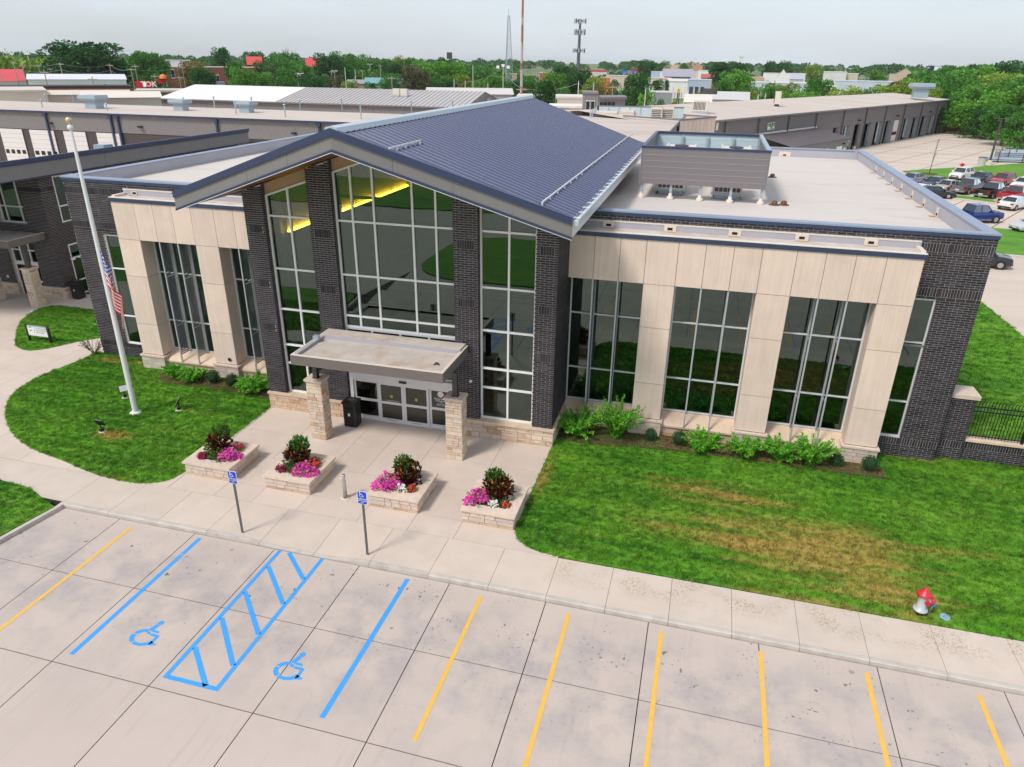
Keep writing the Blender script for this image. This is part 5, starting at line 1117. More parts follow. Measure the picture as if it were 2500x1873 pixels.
stones(sb, 'y', LFY-.07, -1, -42.05, -40.25, .15, .84, M['stone'], 71); stones(sb, 'x', LX+.05, 1, LFY-.07, 37.22, .15, .84, M['stone'], 72); stones(sb2, 'y', LFY-.07, -1, -47.6, -44.15, .15, .84, M['stone'], 73); stones(sb2, 'x', -44.15, 1, LFY-.07, 36.6, .15, .84, M['stone'], 74)
for a, b, c, d in ((-42.1,-40.2,LFY-.12,LFY+.3), (-47.6,-44.1,LFY-.12,LFY+.3), (LX-.1,LX+.1,LFY+.305,37.25)): piece('plinth_cap', a, b, c, d, .845, .93, M['stonecap'], sb)
window(lb, LFY+.3, [-44.2,-43.72,-42.5,-42.0], [5.02,6.05,8.2], M['white_alu'])
window(lb, LFY+.3, [-44.2,-43.5,-42.75,-42.0], [2.35,3.2,4.2], M['white_alu'])
window(lb, LX-.05, [37.28,38.10,38.92], [5.03,6.06,7.95], M['white_alu'], axis='x')
window(lb, LX-.05, [37.25,38.92], [.16,1.12,2.66,3.58], M['white_alu'], axis='x')
for a, b in ((40.66,43.86), (44.30,47.40), (47.78,50.92), (51.35,55.95)): window(lb, LX-.05, [a,(a+b)/2,b], [7.24,7.9], M['white_alu'], axis='x', w=.05)
dl = obj('entrance_door', MB().box(-44.2,-44.08,LFY+.2,LFY+.32,.15,2.35).box(-42.12,-42.0,LFY+.2,LFY+.32,.15,2.35).box(-43.1,-43.02,LFY+.2,LFY+.32,.15,2.35).box(-44.08,-42.12,LFY+.2,LFY+.32,2.2,2.35).box(-43.02,-42.12,LFY+.2,LFY+.32,.15,.4).box(-43.02,-42.12,LFY+.2,LFY+.32,1.05,1.17), M['white_alu'], lb)
pane(dl, -43.02, -42.12, LFY+.26, .4, 2.2, M['glassdoor']); pane(dl, -44.08, -43.1, LFY+.26, .15, 2.2, M['glassdoor'])
obj('interior_wall', MB().box(-47.5,-42,41,41.2,.15,8.2).box(-44.5,-44.3,36.8,57,.15,8.2), M['inter'], lb); obj('interior_floor', MB().box(-47.5,-40.7,36.6,57,.05,.16).box(-47.5,-40.7,38.0,57,4.3,4.5), M['interfloor'], lb)
obj('roof_slab', MB().extr([(-39.46,8.32), (-39.46,9.2), (-56,5.4), (-56,4.6)], 'y', 28.5, 57.4), M['navy'], lb)
obj('roof_fascia', MB().box(-39.455,-39.42,28.5,57.45,8.22,9.02), M['fascia'], lb)
obj('roof_trim', MB().box(-39.45,-39.36,28.4,57.5,9.021,9.16).box(-39.45,-39.30,28.38,57.52,9.161,9.34), M['navy'], lb)
obj('fascia_edge', MB().box(-39.46,-39.40,28.4,57.46,8.16,8.219), M['navy'], lb)
obj('fascia_seam', MB().box(-39.419,-39.416,41.0,41.02,8.22,9.02).box(-39.419,-39.416,46.4,46.42,8.22,9.02).box(-39.419,-39.416,51.9,51.92,8.22,9.02), M['steel_dark'], lb)
cn = obj('canopy', MB().box(-52,-40.7,33.42,33.5,4.17,4.6).box(-40.78,-40.7,33.5,36.15,4.17,4.6).box(-52,-40.78,33.5,36.15,4.19,4.25), M['taupe'], lb); obj('canopy_roof', MB().box(-52,-40.78,33.5,36.15,4.25,4.5), M['membrane_dirty'], cn); obj('canopy_edge', MB().box(-52,-40.705,33.425,33.56,4.601,4.615).box(-40.84,-40.705,33.56,36.15,4.601,4.615), M['scupper'], cn)
for x0 in (-41.32, -44.60):
    c = obj('canopy_column', MB().box(x0+.03,x0+.61,34.36,34.93,.15,2.56), M['grout'], lb)
    for (ax, cc, sg, u0, u1) in (('y',34.33,-1,x0,x0+.64), ('x',x0+.64,1,34.33,34.95), ('x',x0,-1,34.33,34.95)): stones(c, ax, cc, sg, u0, u1, .15, 2.56, M['stone'], int(700-x0+cc), .09, .24, .2, .6, proud=.018)
    piece('column_cap', x0-.06, x0+.70, 34.27, 35.0, 2.565, 2.66, M['stonecap'], c); obj('steel_post', MB().box(x0+.2,x0+.44,34.52,34.76,2.66,4.18), M['steel_dark'], c)
obj('floodlight', MB().tube((LX+.02,37.2,2.75),(LX+.4,37.1,2.75),.04).lathe([(0,.07),(.14,.05),(.16,0),(.12,-.05)], 12, (LX+.42,37.0,2.72)).lathe([(0,.07),(.14,.05),(.16,0),(.12,-.05)], 12, (LX+.5,37.45,2.78)), M['white'], lb)
piece('wall_outlet', -44.9, -44.75, LFY-.06, LFY-.004, 1.25, 1.42, M['white'], lb)
obj('roof_unit', MB().box(-43.6,-42.7,44.5,45.4,7.5,9.05), M['galv'], lb)

# ================================================================ equipment on the main roof
M['screenrib'] = mat('screen_rib', (.34,.31,.31), rough=.5)
sc = thing('roof_screen', 'grey slatted equipment screen on posts on the right-hand flat roof', 'screen', (-.3, 40, 8.95))
SX0, SX1, SY0, SY1, SZ0, SZ1 = -3.24, 2.62, 36.0, 44.4, 9.66, 11.30
for k in range(6):
    a, b = SZ0+(SZ1-SZ0)*k/6, SZ0+(SZ1-SZ0)*(k+1)/6-.03; piece('screen_plank', SX0+.05, SX1-.05, SY0, SY0+.06, a, b, M['screen'], sc); piece('screen_plank', SX0, SX0+.06, SY0+.07, SY1, a, b, M['screen'], sc); piece('screen_plank', SX1-.06, SX1, SY0+.07, SY1, a, b, M['screen'], sc)
    piece('screen_rib', SX0+.06, SX1-.06, SY0-.012, SY0+.05, b-.002, b+.028, M['screenrib'], sc)
    piece('screen_sheet', SX0+.07, SX1-.07, SY1-.07, SY1-.01, a, b+.02, M['screen_in'], sc)
obj('edge_trim', MB().box(SX0-.02,SX0+.05,SY0-.02,SY0+.07,SZ0-.02,SZ1).box(SX1-.05,SX1+.02,SY0-.02,SY0+.07,SZ0-.02,SZ1), M['screen'], sc)
obj('top_trim', MB().box(SX0-.03,SX1+.03,SY0-.03,SY0+.14,SZ1+.001,SZ1+.12).box(SX0-.03,SX0+.14,SY0+.14,SY1+.03,SZ1+.001,SZ1+.12).box(SX0+.14,SX1+.03,SY1-.14,SY1+.03,SZ1+.001,SZ1+.12), M['navy'], sc); obj('top_trim', MB().box(SX1-.16,SX1+.03,SY0+.14,SY1-.14,SZ1+.001,SZ1+.12), M['galv'], sc)
for k in range(5):
    x = SX0+.12+(SX1-SX0-.24)*k/4
    for y in (SY0+.15, SY1-.2): p = obj('post', MB().box(x-.06,x+.06,y-.06,y+.06,8.98,SZ1-.05), M['galv'], sc); obj('pipe_boot', MB().lathe([(.16,0),(.16,.13),(.09,.15),(.09,.3)], 10, (x,y,8.955)), M['scupper'], p)
def roof_unit(x0, x1, y0, y1, z0, h, label, cat='air conditioner'):
    t = thing('air_conditioner', label, cat, ((x0+x1)/2, (y0+y1)/2, z0)); obj('casing', MB().box(x0,x1,y0,y1,z0+.28,z0+h), M['hvac'], t); obj('curb', MB().box(x0+.12,x1-.12,y0+.12,y1-.12,z0,z0+.28), M['galv'], t); obj('base_rail', MB().box(x0-.05,x1+.05,y0-.05,y1+.05,z0+.2,z0+.279), M['galv'], t)
    n = 6
    for k in range(n): a = x0+.08+(x1-x0-.16)*k/n; piece('coil_panel', a+.02, a+(x1-x0-.16)/n-.02, y0-.012, y0-.001, z0+.36, z0+h*.8, M['steel_dark'], t)
    obj('top_frame', MB().box(x0-.03,x1+.03,y0-.03,y0+.05,z0+h+.001,z0+h+.06).box(x0-.03,x0+.05,y0+.05,y1+.03,z0+h+.001,z0+h+.06).box(x1-.05,x1+.03,y0+.05,y1+.03,z0+h+.001,z0+h+.06), M['hvac'], t); obj('fan', MB().lathe([(0,.02),(.35,.02),(.4,.06)], 16, ((x0+x1)/2,(y0+y1)/2,z0+h)), M['steel_dark'], t); return t
roof_unit(-2.5, -1.1, 37.4, 39.6, 8.955, 1.75, 'cream rooftop unit behind the left end of the screen'); roof_unit(.25, 1.65, 37.0, 39.2, 8.955, 1.75, 'cream rooftop unit behind the middle of the screen'); roof_unit(-2.4, -.9, 41.0, 43.0, 8.955, 1.9, 'cream rooftop unit at the back left inside the screen'); roof_unit(.5, 2.0, 41.2, 43.2, 8.955, 1.9, 'cream rooftop unit at the back right inside the screen')
M['rustcap'] = mat('rusty_dome', (.16,.07,.035), rough=.8, var=.3, vscale=9)
for (px, py, lab) in ((1885,433,'rusty drain dome beside the right edge of the screen'), (1890,501,'left of the two rusty drain domes before the screen'), (1913,501,'right of the two rusty drain domes before the screen')):
    p = P(px, py, 8.95); t = thing('roof_drain', lab, 'drain', tuple(p)); local(t, 'dome', MB().lathe([(.13,.03),(.14,.12),(.10,.20),(0,.22)], 12), M['rustcap']); local(t, 'flange', MB().lathe([(0,.03),(.24,.03),(.26,.004)], 14), M['rustcap'])

# ================================================================ buildings behind
M['ware'] = mat('grey_metal_siding', (.23,.21,.205), rough=.5, var=.03)
M['ware_dark'] = mat('slate_metal_siding', (.20,.175,.18), rough=.5, var=.03)
M['dbrick'] = mat('dark_brick_far', (.075,.06,.06), rough=.8, var=.25, vscale=8, stretch=(1,1,3))
M['doorwhite'] = mat('sectional_door', (.74,.70,.66), rough=.5)
M['whiteroof'] = mat('white_roof', (.74,.70,.67), rough=.7, var=.03)
M['greyroof'] = mat('grey_roof', (.46,.43,.42), rough=.6, var=.05, vscale=.5)
M['roofbeige'] = mat('beige_roof', (.56,.48,.42), rough=.85, var=.05, vscale=.12, dirt=(.45,.37,.32), dirt_scale=.08, dirt_lo=.5, dirt_hi=.8, stretch=(.3,1.5,1))
M['winfar'] = glass_mat('far_window', tint=(.05,.06,.06), refl=.03)
def corrug(mb, A, B, z0, z1, pitch=.3, amp=.03, mi=0):
    A = Vector((A[0],A[1],0)); B = Vector((B[0],B[1],0)); d = B-A; n = max(2, int(d.length/pitch)); u = d/n; nn = Vector((d.y,-d.x,0)).normalized()*amp; vs = []
    for k in range(n):
        p = A+u*k
        for f, o in ((0,0), (.35,0), (.5,1), (.85,1)): q = p+u*f+nn*o; vs.append((q.x,q.y,z0)); vs.append((q.x,q.y,z1))
    vs += [(B.x,B.y,z0), (B.x,B.y,z1)]; m = len(vs)//2
    return mb.add(vs, [(2*i,2*i+2,2*i+3,2*i+1) for i in range(m-1)], mi)
wh = thing('depot_building', 'long grey metal depot with white roll-up doors behind the left building', 'building', (-75, 86, 0))
mb = MB(); corrug(mb, (-115,86), (-30,86), 5.25, 7.6); obj('metal_siding', mb, M['ware'], wh)
obj('wall', MB().box(-115,-30,86.06,100.8,0,7.55), M['dbrick'], wh); obj('roof', MB().add([(-116,85.8,7.6), (-29.5,85.8,7.6), (-29.5,101,7.7), (-116,101,7.7), (-116,85.8,7.75), (-29.5,85.8,7.75), (-29.5,101,7.85), (-116,101,7.85)], [(0,3,2,1), (4,5,6,7), (0,1,5,4), (1,2,6,5), (2,3,7,6), (3,0,4,7)]), M['roofbeige'], wh); obj('eave_gutter', MB().box(-116,-29.5,85.6,85.8,7.55,7.77), M['navy'], wh)
def wx(px, py, Y): return PY(px, py, Y).x
for x in (115,272,289,529,779): X = wx(x, 290, 86); obj('downspout', MB().box(X-.13,X+.13,85.7,85.95,.1,7.6).box(X-.25,X+.25,85.6,85.9,7.1,7.6), M['navy'], wh)
for x0, x1 in ((4,57), (75,134), (157,210), (237,292)):
    a, b = wx(x0, 330, 86), wx(x1, 330, 86); d = obj('roll_up_door', MB().box(a,b,85.9,85.98,.0,5.15), M['doorwhite'], wh)
    for k in range(4): w = (b-a)/4; piece('door_pane', a+w*k+.2, a+w*(k+1)-.2, 85.87, 85.895, 1.75, 2.3, M['black'], d)
    for k in range(1, 8): piece('door_joint', a, b, 85.892, 85.898, k*.65, k*.65+.02, M['ware'], d)
for x in (127,344,718): X, z = wx(x, 305, 86), 6.2; obj('wall_light', MB().box(X-.28,X+.28,85.5,85.97,z-.1,z+.08), M['black'], wh)
for x0, x1 in ((608,660), (672,742), (760,815)): a, b = wx(x0, 345, 86), wx(x1, 345, 86); obj('open_bay', MB().box(a,b,86.0,86.058,0,4.9), M['dark'], wh)
M['hood'] = mat('exhaust_hood', (.36,.44,.50), rough=.5, metal=.2)
def vent_hood(px, py, lab, z=7.8, s=1.0):
    p = P(px, py, z); t = thing('exhaust_hood', lab, 'vent', tuple(p)); local(t, 'neck', MB().box(-.95*s,.95*s,-.8*s,.8*s,-.2,1.1*s), M['hood']); local(t, 'cap', MB().add([(-1.3*s,-1.1*s,1.1*s),(1.3*s,-1.1*s,1.1*s),(1.3*s,1.1*s,1.1*s),(-1.3*s,1.1*s,1.1*s),(-1.55*s,-1.3*s,1.4*s),(1.55*s,-1.3*s,1.4*s),(1.55*s,1.3*s,1.4*s),(-1.55*s,1.3*s,1.4*s),(-1.5*s,-1.25*s,1.85*s),(1.5*s,-1.25*s,1.85*s),(1.5*s,1.25*s,1.85*s),(-1.5*s,1.25*s,1.85*s)], [(0,3,2,1),(0,1,5,4),(1,2,6,5),(2,3,7,6),(3,0,4,7),(4,5,9,8),(5,6,10,9),(6,7,11,10),(7,4,8,11),(8,9,10,11)]), M['hood'])
vent_hood(232, 265, 'largest blue-grey exhaust hood on the depot roof', 7.8, 1.0); vent_hood(443, 270, 'middle blue-grey exhaust hood on the depot roof', 7.8, .82); vent_hood(603, 275, 'right blue-grey exhaust hood on the depot roof', 7.8, .82)
for k, (px, py, h) in enumerate(((104,263,1.0), (113,245,.9), (179,246,.9), (262,270,.9), (525,265,1.6), (577,280,1.7), (697,286,1.5), (882,292,1.9), (733,266,1.2), (450,260,1.2), (616,262,1.4), (835,266,1.5), (1005,270,1.4), (1105,272,1.5))):
    p = P(px, py, 7.8); t = thing('vent_pipe', ORD[[113,104,179,262,450,525,577,616,697,733,835,882,1005,1105].index(px)]+' thin grey vent pipe from the left on the depot roof', 'pipe', tuple(p), 'vent pipes on the depot roof'); local(t, 'pipe', MB().tube((0,0,-.3),(0,0,h),.09,n=8), M['galv']); local(t, 'rain_cap', MB().lathe([(0,h+.18),(.2,h+.06),(.2,h)], 10), M['galv'])
# grey gabled shed with half white roof
gs = thing('metal_shed', 'long grey metal shed with a half white, half ribbed grey roof', 'building', (-80, 143, 0)); ZE, ZRI = 6.5, 9.0
A, B = P(391,240,ZE), P(1138,262,ZE); A.y = B.y = 143; mid = wx(673, 249, 143)
mb = MB(); corrug(mb, (A.x,143), (B.x,143), 0, ZE, .45, .05); obj('metal_siding', mb, M['ware'], gs)
def gable(x0, x1, m): return obj('roof', MB().add([(x0,142.6,ZE), (x1,142.6,ZE), (x1,156,ZRI), (x0,156,ZRI), (x1,169.4,ZE), (x0,169.4,ZE), (x0,142.6,ZE-.15), (x1,142.6,ZE-.15)], [(0,1,2,3), (3,2,4,5), (6,7,1,0)]), m, gs)
gable(A.x-.5, mid, M['whiteroof']); gable(mid+.01, B.x+.3, M['greyroof'])
mb = MB()
for k in range(int((B.x-mid)/1.0)): x = mid+.5+k*1.0; mb.bar((x,142.6,ZE+.04), (x,156,ZRI+.04), .09, .1)
obj('roof_ribs', mb, mat('roof_rib', (.36,.33,.32), rough=.6), gs, kind='stuff')
obj('end_wall', MB().add([(B.x,143,0), (B.x,169,0), (B.x,169,ZE), (B.x,156,ZRI-.1), (B.x,143,ZE)], [(0,1,2,3,4)]), M['ware'], gs); obj('eave_trim', MB().box(A.x-.5,B.x+.3,142.45,142.6,ZE-.25,ZE+.02), M['ware_dark'], gs); obj('wall_vent', MB().box(B.x,B.x+.5,157,159,6.4,7.6), M['hood'], gs)
for x0 in (835, 1015, 1165, 505, 650): X = wx(x0, 255, 143); piece('wall_light', X-.3, X+.3, 142.5, 142.9, 4.6, 4.9, M['black'], gs)
for (px, lab) in ((970,'left of the two cream condensers on the ribbed shed roof'), (988,'right of the two cream condensers on the ribbed shed roof')):
    X = wx(px, 240, 150); t = thing('condenser', lab, 'air conditioner', (X, 150, 7.9)); local(t, 'casing', MB().box(-.75,.75,-.5,.5,.2,1.5), M['hvac']); local(t, 'grille', MB().box(-.55,.55,-.53,-.51,.4,1.35), M['scupper']); local(t, 'stand', MB().box(-.9,.9,-.6,.6,-.5,.2), M['galv'])
# rear wing of the office, its screen, tower and blocks
rw = thing('rear_wing', 'low rear wing with a wide beige flat roof behind the main roof', 'building', (-8, 75, 0)); ZR2 = 8.0
q1, q2, q3 = P(1606,352,ZR2), P(1663,291,ZR2), P(1400,283,ZR2)
pts = [(q1.x,57.5), (q1.x,q1.y), (q2.x,q2.y), (q3.x,q3.y+2), (-34,q3.y+4), (-34,57.5)]
obj('wall', MB().prism(pts, 0, ZR2-.05), M['ware'], rw); obj('roof', MB().prism([(x+(.15 if x > -20 else -.15), y) for x, y in pts], ZR2-.04, ZR2+.06), M['roofbeige'], rw)
d = (q2-q1).normalized(); m_ = MB()
for k in (.33, .66): a = q1.lerp(q2, k); m_.bar((a.x,a.y,ZR2+.07), (a.x-16,a.y+2,ZR2+.07), .06, .03)
obj('roof_seam', m_, M['membrane_dirty'], rw); obj('edge_trim', MB().bar((q1.x+.2,q1.y,ZR2+.05), (q2.x+.2,q2.y,ZR2+.05), .15, .3), M['navy'], rw); obj('wall_lamp', MB().box(q1.lerp(q2,.5).x+.3, q1.lerp(q2,.5).x+.8, q1.lerp(q2,.5).y-.3, q1.lerp(q2,.5).y+.3, 6.5, 7.6), M['black'], rw)
s2 = thing('roof_screen', 'pale blue panelled equipment screen at the back of the beige roof', 'screen', (0,0,0)); place(s2, (P(1560,288,ZR2).x, P(1560,288,ZR2).y, ZR2))
a0, a1 = P(1459,284,ZR2), P(1668,289,ZR2); zt = PD(1560,262,hypot(*P(1560,287,ZR2)[:2])).z; nP = 8
for k in range(nP):
    u, v = a0.lerp(a1, k/nP), a0.lerp(a1, (k+1)/nP); w = (v-u)*.04
    for j in range(4): z0 = ZR2+(zt-ZR2)*j/4; obj('screen_sheet', MB().bar(((u+w).x,(u+w).y,z0+(zt-ZR2)/8), ((v-w).x,(v-w).y,z0+(zt-ZR2)/8), .05, (zt-ZR2)/4-.03), M['screen_in'], s2)
    obj('post', MB().box(u.x-.08,u.x+.08,u.y-.1,u.y+.1,ZR2,zt), M['galv'], s2)
obj('top_trim', MB().bar((a0.x,a0.y,zt+.05), (a1.x,a1.y,zt+.05), .12, .14), M['ware_dark'], s2)
e0 = P(1441,288,ZR2)
for k in range(5): u = a0.lerp(e0, k/4); obj('post', MB().box(u.x-.08,u.x+.08,u.y-.1,u.y+.1,ZR2,zt-.3*k/4), M['galv'], s2)
for (px, py, w, h, lab) in ((1480,286,3.0,.8,'wide cream unit at the left of the pale blue screen'), (1530,286,2.0,.95,'square cream unit before the pale blue screen'), (1602,291,1.5,1.5,'left of two louvred cream units before the pale blue screen'), (1630,291,1.5,1.5,'right of two louvred cream units before the pale blue screen')):
    p = P(px, py, ZR2); t = thing('air_conditioner', lab, 'air conditioner', tuple(p)); local(t, 'casing', MB().box(-w/2,w/2,-.6,.6,.15,h), M['hvac']); local(t, 'curb', MB().box(-w/2+.1,w/2-.1,-.5,.5,0,.15), M['galv'])
    for k in range(5): local(t, 'louver', MB().box(-w/2+.1,w/2-.1,-.63,-.605,.25+k*(h-.4)/5,.25+(k+.5)*(h-.4)/5), M['steel_dark'] if h > 1.2 else M['scupper'])
tw = thing('stair_tower', 'small grey ribbed metal tower block with a two-pane window', 'building', (0,0,0)); D = 122.0
u, v, w = PD(1423,229,D), PD(1462,229,D), PD(1526,236,D+3); place(tw, (u.x, u.y, 0)); zt2 = u.z
m_ = MB(); corrug(m_, u, v, 0, zt2, .45, .05); corrug(m_, v, w, 0, zt2-.8, .45, .05); obj('metal_siding', m_, M['ware'], tw)
bk = Vector((-.2, 1, 0)).normalized()*7
obj('roof', MB().prism([(u.x,u.y-.2), (v.x,v.y-.2), (v.x+bk.x,v.y+bk.y), (u.x+bk.x,u.y+bk.y)], zt2, zt2+.25).prism([(v.x+.05,v.y-.3), (w.x+.4,w.y-.3), (w.x+.4+bk.x,w.y+bk.y), (v.x+.05+bk.x,v.y+bk.y)], zt2-.8, zt2-.45), M['ware_dark'], tw); obj('end_wall', MB().bar((w.x,w.y,zt2/2-.4), (w.x+bk.x,w.y+bk.y,zt2/2-.4), .1, zt2-.8), M['ware'], tw)
def on_wall(u, v, t, off=.12):
    p = u.lerp(v, t); n = Vector((v.y-u.y, -(v.x-u.x), 0)).normalized(); return p+n*off
for t0, t1 in ((.22,.48), (.52,.78)): a, b = on_wall(u,v,t0), on_wall(u,v,t1); zc = PD(1440,262,D).z; f = obj('window', MB().bar((a.x,a.y,zc), (b.x,b.y,zc), .06, 2.0), M['white'], tw); obj('window_pane', MB().bar((a.lerp(b,.08).x,a.y-.05,zc), (a.lerp(b,.92).x,b.y-.05,zc), .06, 1.8), M['winfar'], f)
for k in range(4): a, b = on_wall(v,w,.05+k*.15), on_wall(v,w,.16+k*.15); zc = PD(1470,256,D).z; obj('window', MB().bar((a.x,a.y,zc), (b.x,b.y,zc), .05, .7), M['black'], tw)
cb = thing('block_building', 'cream panelled block with a dark roof edge beside the grey depot', 'building', (0,0,0)); u, v = P(1661,293,8.4), P(1748,286,8.4); place(cb, (u.x,u.y,0)); dd = (v-u).normalized(); bk = Vector((-dd.y, dd.x, 0))*9; n_ = 9
for k in range(n_):
    a, b = u.lerp(v, k/n_), u.lerp(v, (k+1)/n_-.006)
    for z0, z1 in ((0,4.2), (4.23,8.3)): obj('panel', MB().bar((a.x,a.y,(z0+z1)/2), (b.x,b.y,(z0+z1)/2), .1, z1-z0), M['lime'], cb)
obj('roof', MB().prism([(u.x,u.y), (v.x,v.y), (v.x+bk.x,v.y+bk.y), (u.x+bk.x,u.y+bk.y)], 7.6, 7.8), M['parapet'], cb); obj('roof_edge', MB().bar((u.x,u.y,8.4), (v.x,v.y,8.4), .3, .18).bar((v.x,v.y,8.4), (v.x+bk.x,v.y+bk.y,8.4), .3, .18).bar((u.x,u.y,8.4), (u.x+bk.x,u.y+bk.y,8.4), .3, .18), M['ware_dark'], cb); obj('side_wall', MB().bar((v.x,v.y,4.1), (v.x+bk.x,v.y+bk.y,4.1), .1, 8.3), M['lime'], cb)

# ---- long depot on the right, turned on the site
E0 = Vector((0.0,111.5,0)); E1 = Vector((55.6,212.4,0)); WD = (E1-E0).normalized(); WN = Vector((WD.y,-WD.x,0)); LEN = (E1-E0).length; EZ = 7.65
def ws(px, py):
    d = ray(px, py); t = (E0.dot(WN))/(d.x*WN.x+d.y*WN.y); p = Vector((d.x*t, d.y*t, 0)); return (p-E0).dot(WD), CAM_H+d.z*t
def wp(s, o, z): p = E0+WD*s+WN*o; return (p.x, p.y, z)
dp = thing('depot_building', 'long slate grey depot with a row of open bays on the right', 'building', tuple(E0+WD*50)); REG3 = lambda x, y: (1660+x*840/2209, y*840/2209)
m_ = MB(); corrug(m_, wp(-2,0,0), wp(LEN,0,0), 4.5, EZ, .45, .05); obj('upper_siding', m_, M['ware_dark'], dp)
RI = -13.8; obj('roof', MB().add([wp(-14,.35,EZ), wp(LEN+.4,.35,EZ), wp(LEN+.4,RI,8.75), wp(-14,RI,8.75), wp(LEN+.4,-27.6,EZ), wp(-14,-27.6,EZ)], [(0,1,2,3), (3,2,4,5)]), M['roofbeige'], dp)
obj('gutter', MB().bar(wp(-14,.5,EZ-.02), wp(LEN+.4,.5,EZ-.02), .22, .24), M['ware'], dp); obj('end_wall', MB().add([wp(LEN,0,0), wp(LEN,-27.3,0), wp(LEN,-27.3,EZ), wp(LEN,RI,8.65), wp(LEN,0,EZ)], [(0,1,2,3,4)]), M['ware_dark'], dp); obj('bay_backs', MB().bar(wp(-2,-16,3.5), wp(LEN,-16,3.5), .1, 7), M['dark'], dp); obj('bay_floor', MB().prism([wp(-2,0,0)[:2], wp(LEN,0,0)[:2], wp(LEN,-16,0)[:2], wp(-2,-16,0)[:2]], -.05, .02), M['interfloor'], dp)
doors = [(962,1010,0), (1028,1078,1), (1095,1150,0), (1160,1212,0), (1226,1280,1), (1288,1335,0), (1342,1390,2), (1402,1450,1), (1457,1502,0), (1510,1556,0), (1563,1604,1), (1610,1648,0), (1652,1690,2)]
last = ws(*REG3(905,900))[0]; segs = []
for x0, x1, kd in doors:
    s0, s1 = ws(*REG3(x0+6, 900))[0], ws(*REG3(x1-6, 890))[0]; segs.append((last, s0)); last = s1
    if kd == 2:
        dr_ = obj('roll_up_door', MB().bar(wp(s0,-.1,2.2), wp(s1,-.1,2.2), .08, 4.4), M['doorwhite'], dp)
        for k in range(3): a, b = s0+(s1-s0)*(.14+k*.26), s0+(s1-s0)*(.32+k*.26); obj('door_pane', MB().bar(wp(a,.0,1.7), wp(b,.0,1.7), .06, .65), M['dark'], dr_)
    else:
        jw = obj('door_jamb', MB().bar(wp(s1-.1,-.5,2.2), wp(s1-.1,.04,2.2), .14, 4.4), M['galv'], dp)
        if kd == 1: obj('strip_curtain', MB().bar(wp(s1-1.0,-.4,2.4), wp(s1-.4,-.3,2.4), .08, 4.0), M['galv'], dp)
segs.append((last, LEN))
for k, (a, b) in enumerate(segs): obj('pier', MB().bar(wp(a,-.05,2.25), wp(b,-.05,2.25), .3, 4.5), M['ware_dark'], dp)
for x in (290,505,695,870,1045,1187,1310,1428,1535,1633): s = ws(*REG3(x, 760))[0]; obj('downspout', MB().bar(wp(s,.22,0.05), wp(s,.22,EZ), .16, .16, up=(0,1,0)), M['steel_dark'], dp)
m_ = MB(); corrug(m_, wp(-2,.0,0), wp(ws(*REG3(905,900))[0],.0,0), 0, 4.5, .45, .05); obj('lower_siding', m_, M['ware_dark'], dp)
for x0, x1 in ((553,606), (222,243)):
    (s0, z0), (s1, z1) = ws(*REG3(x0, 838)), ws(*REG3(x1, 785)); f = obj('window', MB().bar(wp(s0,.12,(z0+z1)/2), wp(s1,.12,(z0+z1)/2), .05, abs(z1-z0)), M['white'], dp)
    for k in range(2): a, b = s0+(s1-s0)*(.06+.48*k), s0+(s1-s0)*(.46+.48*k); obj('window_pane', MB().bar(wp(a,.16,(z0+z1)/2), wp(b,.16,(z0+z1)/2), .04, abs(z1-z0)*.86), M['winfar'], f)
for x, y in ((1145,772), (1392,743), (1603,718), (1697,706)): s, z = ws(*REG3(x, y)); obj('wall_light', MB().bar(wp(s-.3,.3,z), wp(s+.3,.3,z), .6, .2), M['black'], dp)
p = P(*REG3(1535,625), 8.6); vent_hood(*REG3(1537,622), 'blue-grey exhaust hood at the far end of the right depot roof', 8.55, 1.6)
t = thing('condenser', 'tall cream condenser standing on the right depot roof', 'air conditioner', tuple(P(*REG3(620,680), 8.3))); local(t, 'casing', MB().box(-.5,.5,-.6,.6,.3,2.4), M['hvac']); local(t, 'grille', MB().box(-.56,-.505,-.5,.5,.5,2.2), M['black']); local(t, 'stand', MB().box(-.4,.4,-.4,.4,-.2,.3), M['steel_dark'])
t = thing('condenser', 'broad cream louvred unit at the near end of the right depot roof', 'air conditioner', tuple(P(*REG3(128,722), 8.2))); local(t, 'casing', MB().box(-1.1,1.1,-.8,.8,.2,1.7), M['hvac']); local(t, 'hood', MB().add([(1.1,-.8,1.6),(1.1,.8,1.6),(1.9,.8,.9),(1.9,-.8,.9)], [(0,1,2,3)]), M['scupper']); local(t, 'curb', MB().box(-1.2,1.2,-.9,.9,-.1,.2), M['galv'])
for k in range(9): local(t, 'louver', MB().box(-1.0+k*.2,-.9+k*.2,-.83,-.805,.4,1.5), M['steel_dark'])
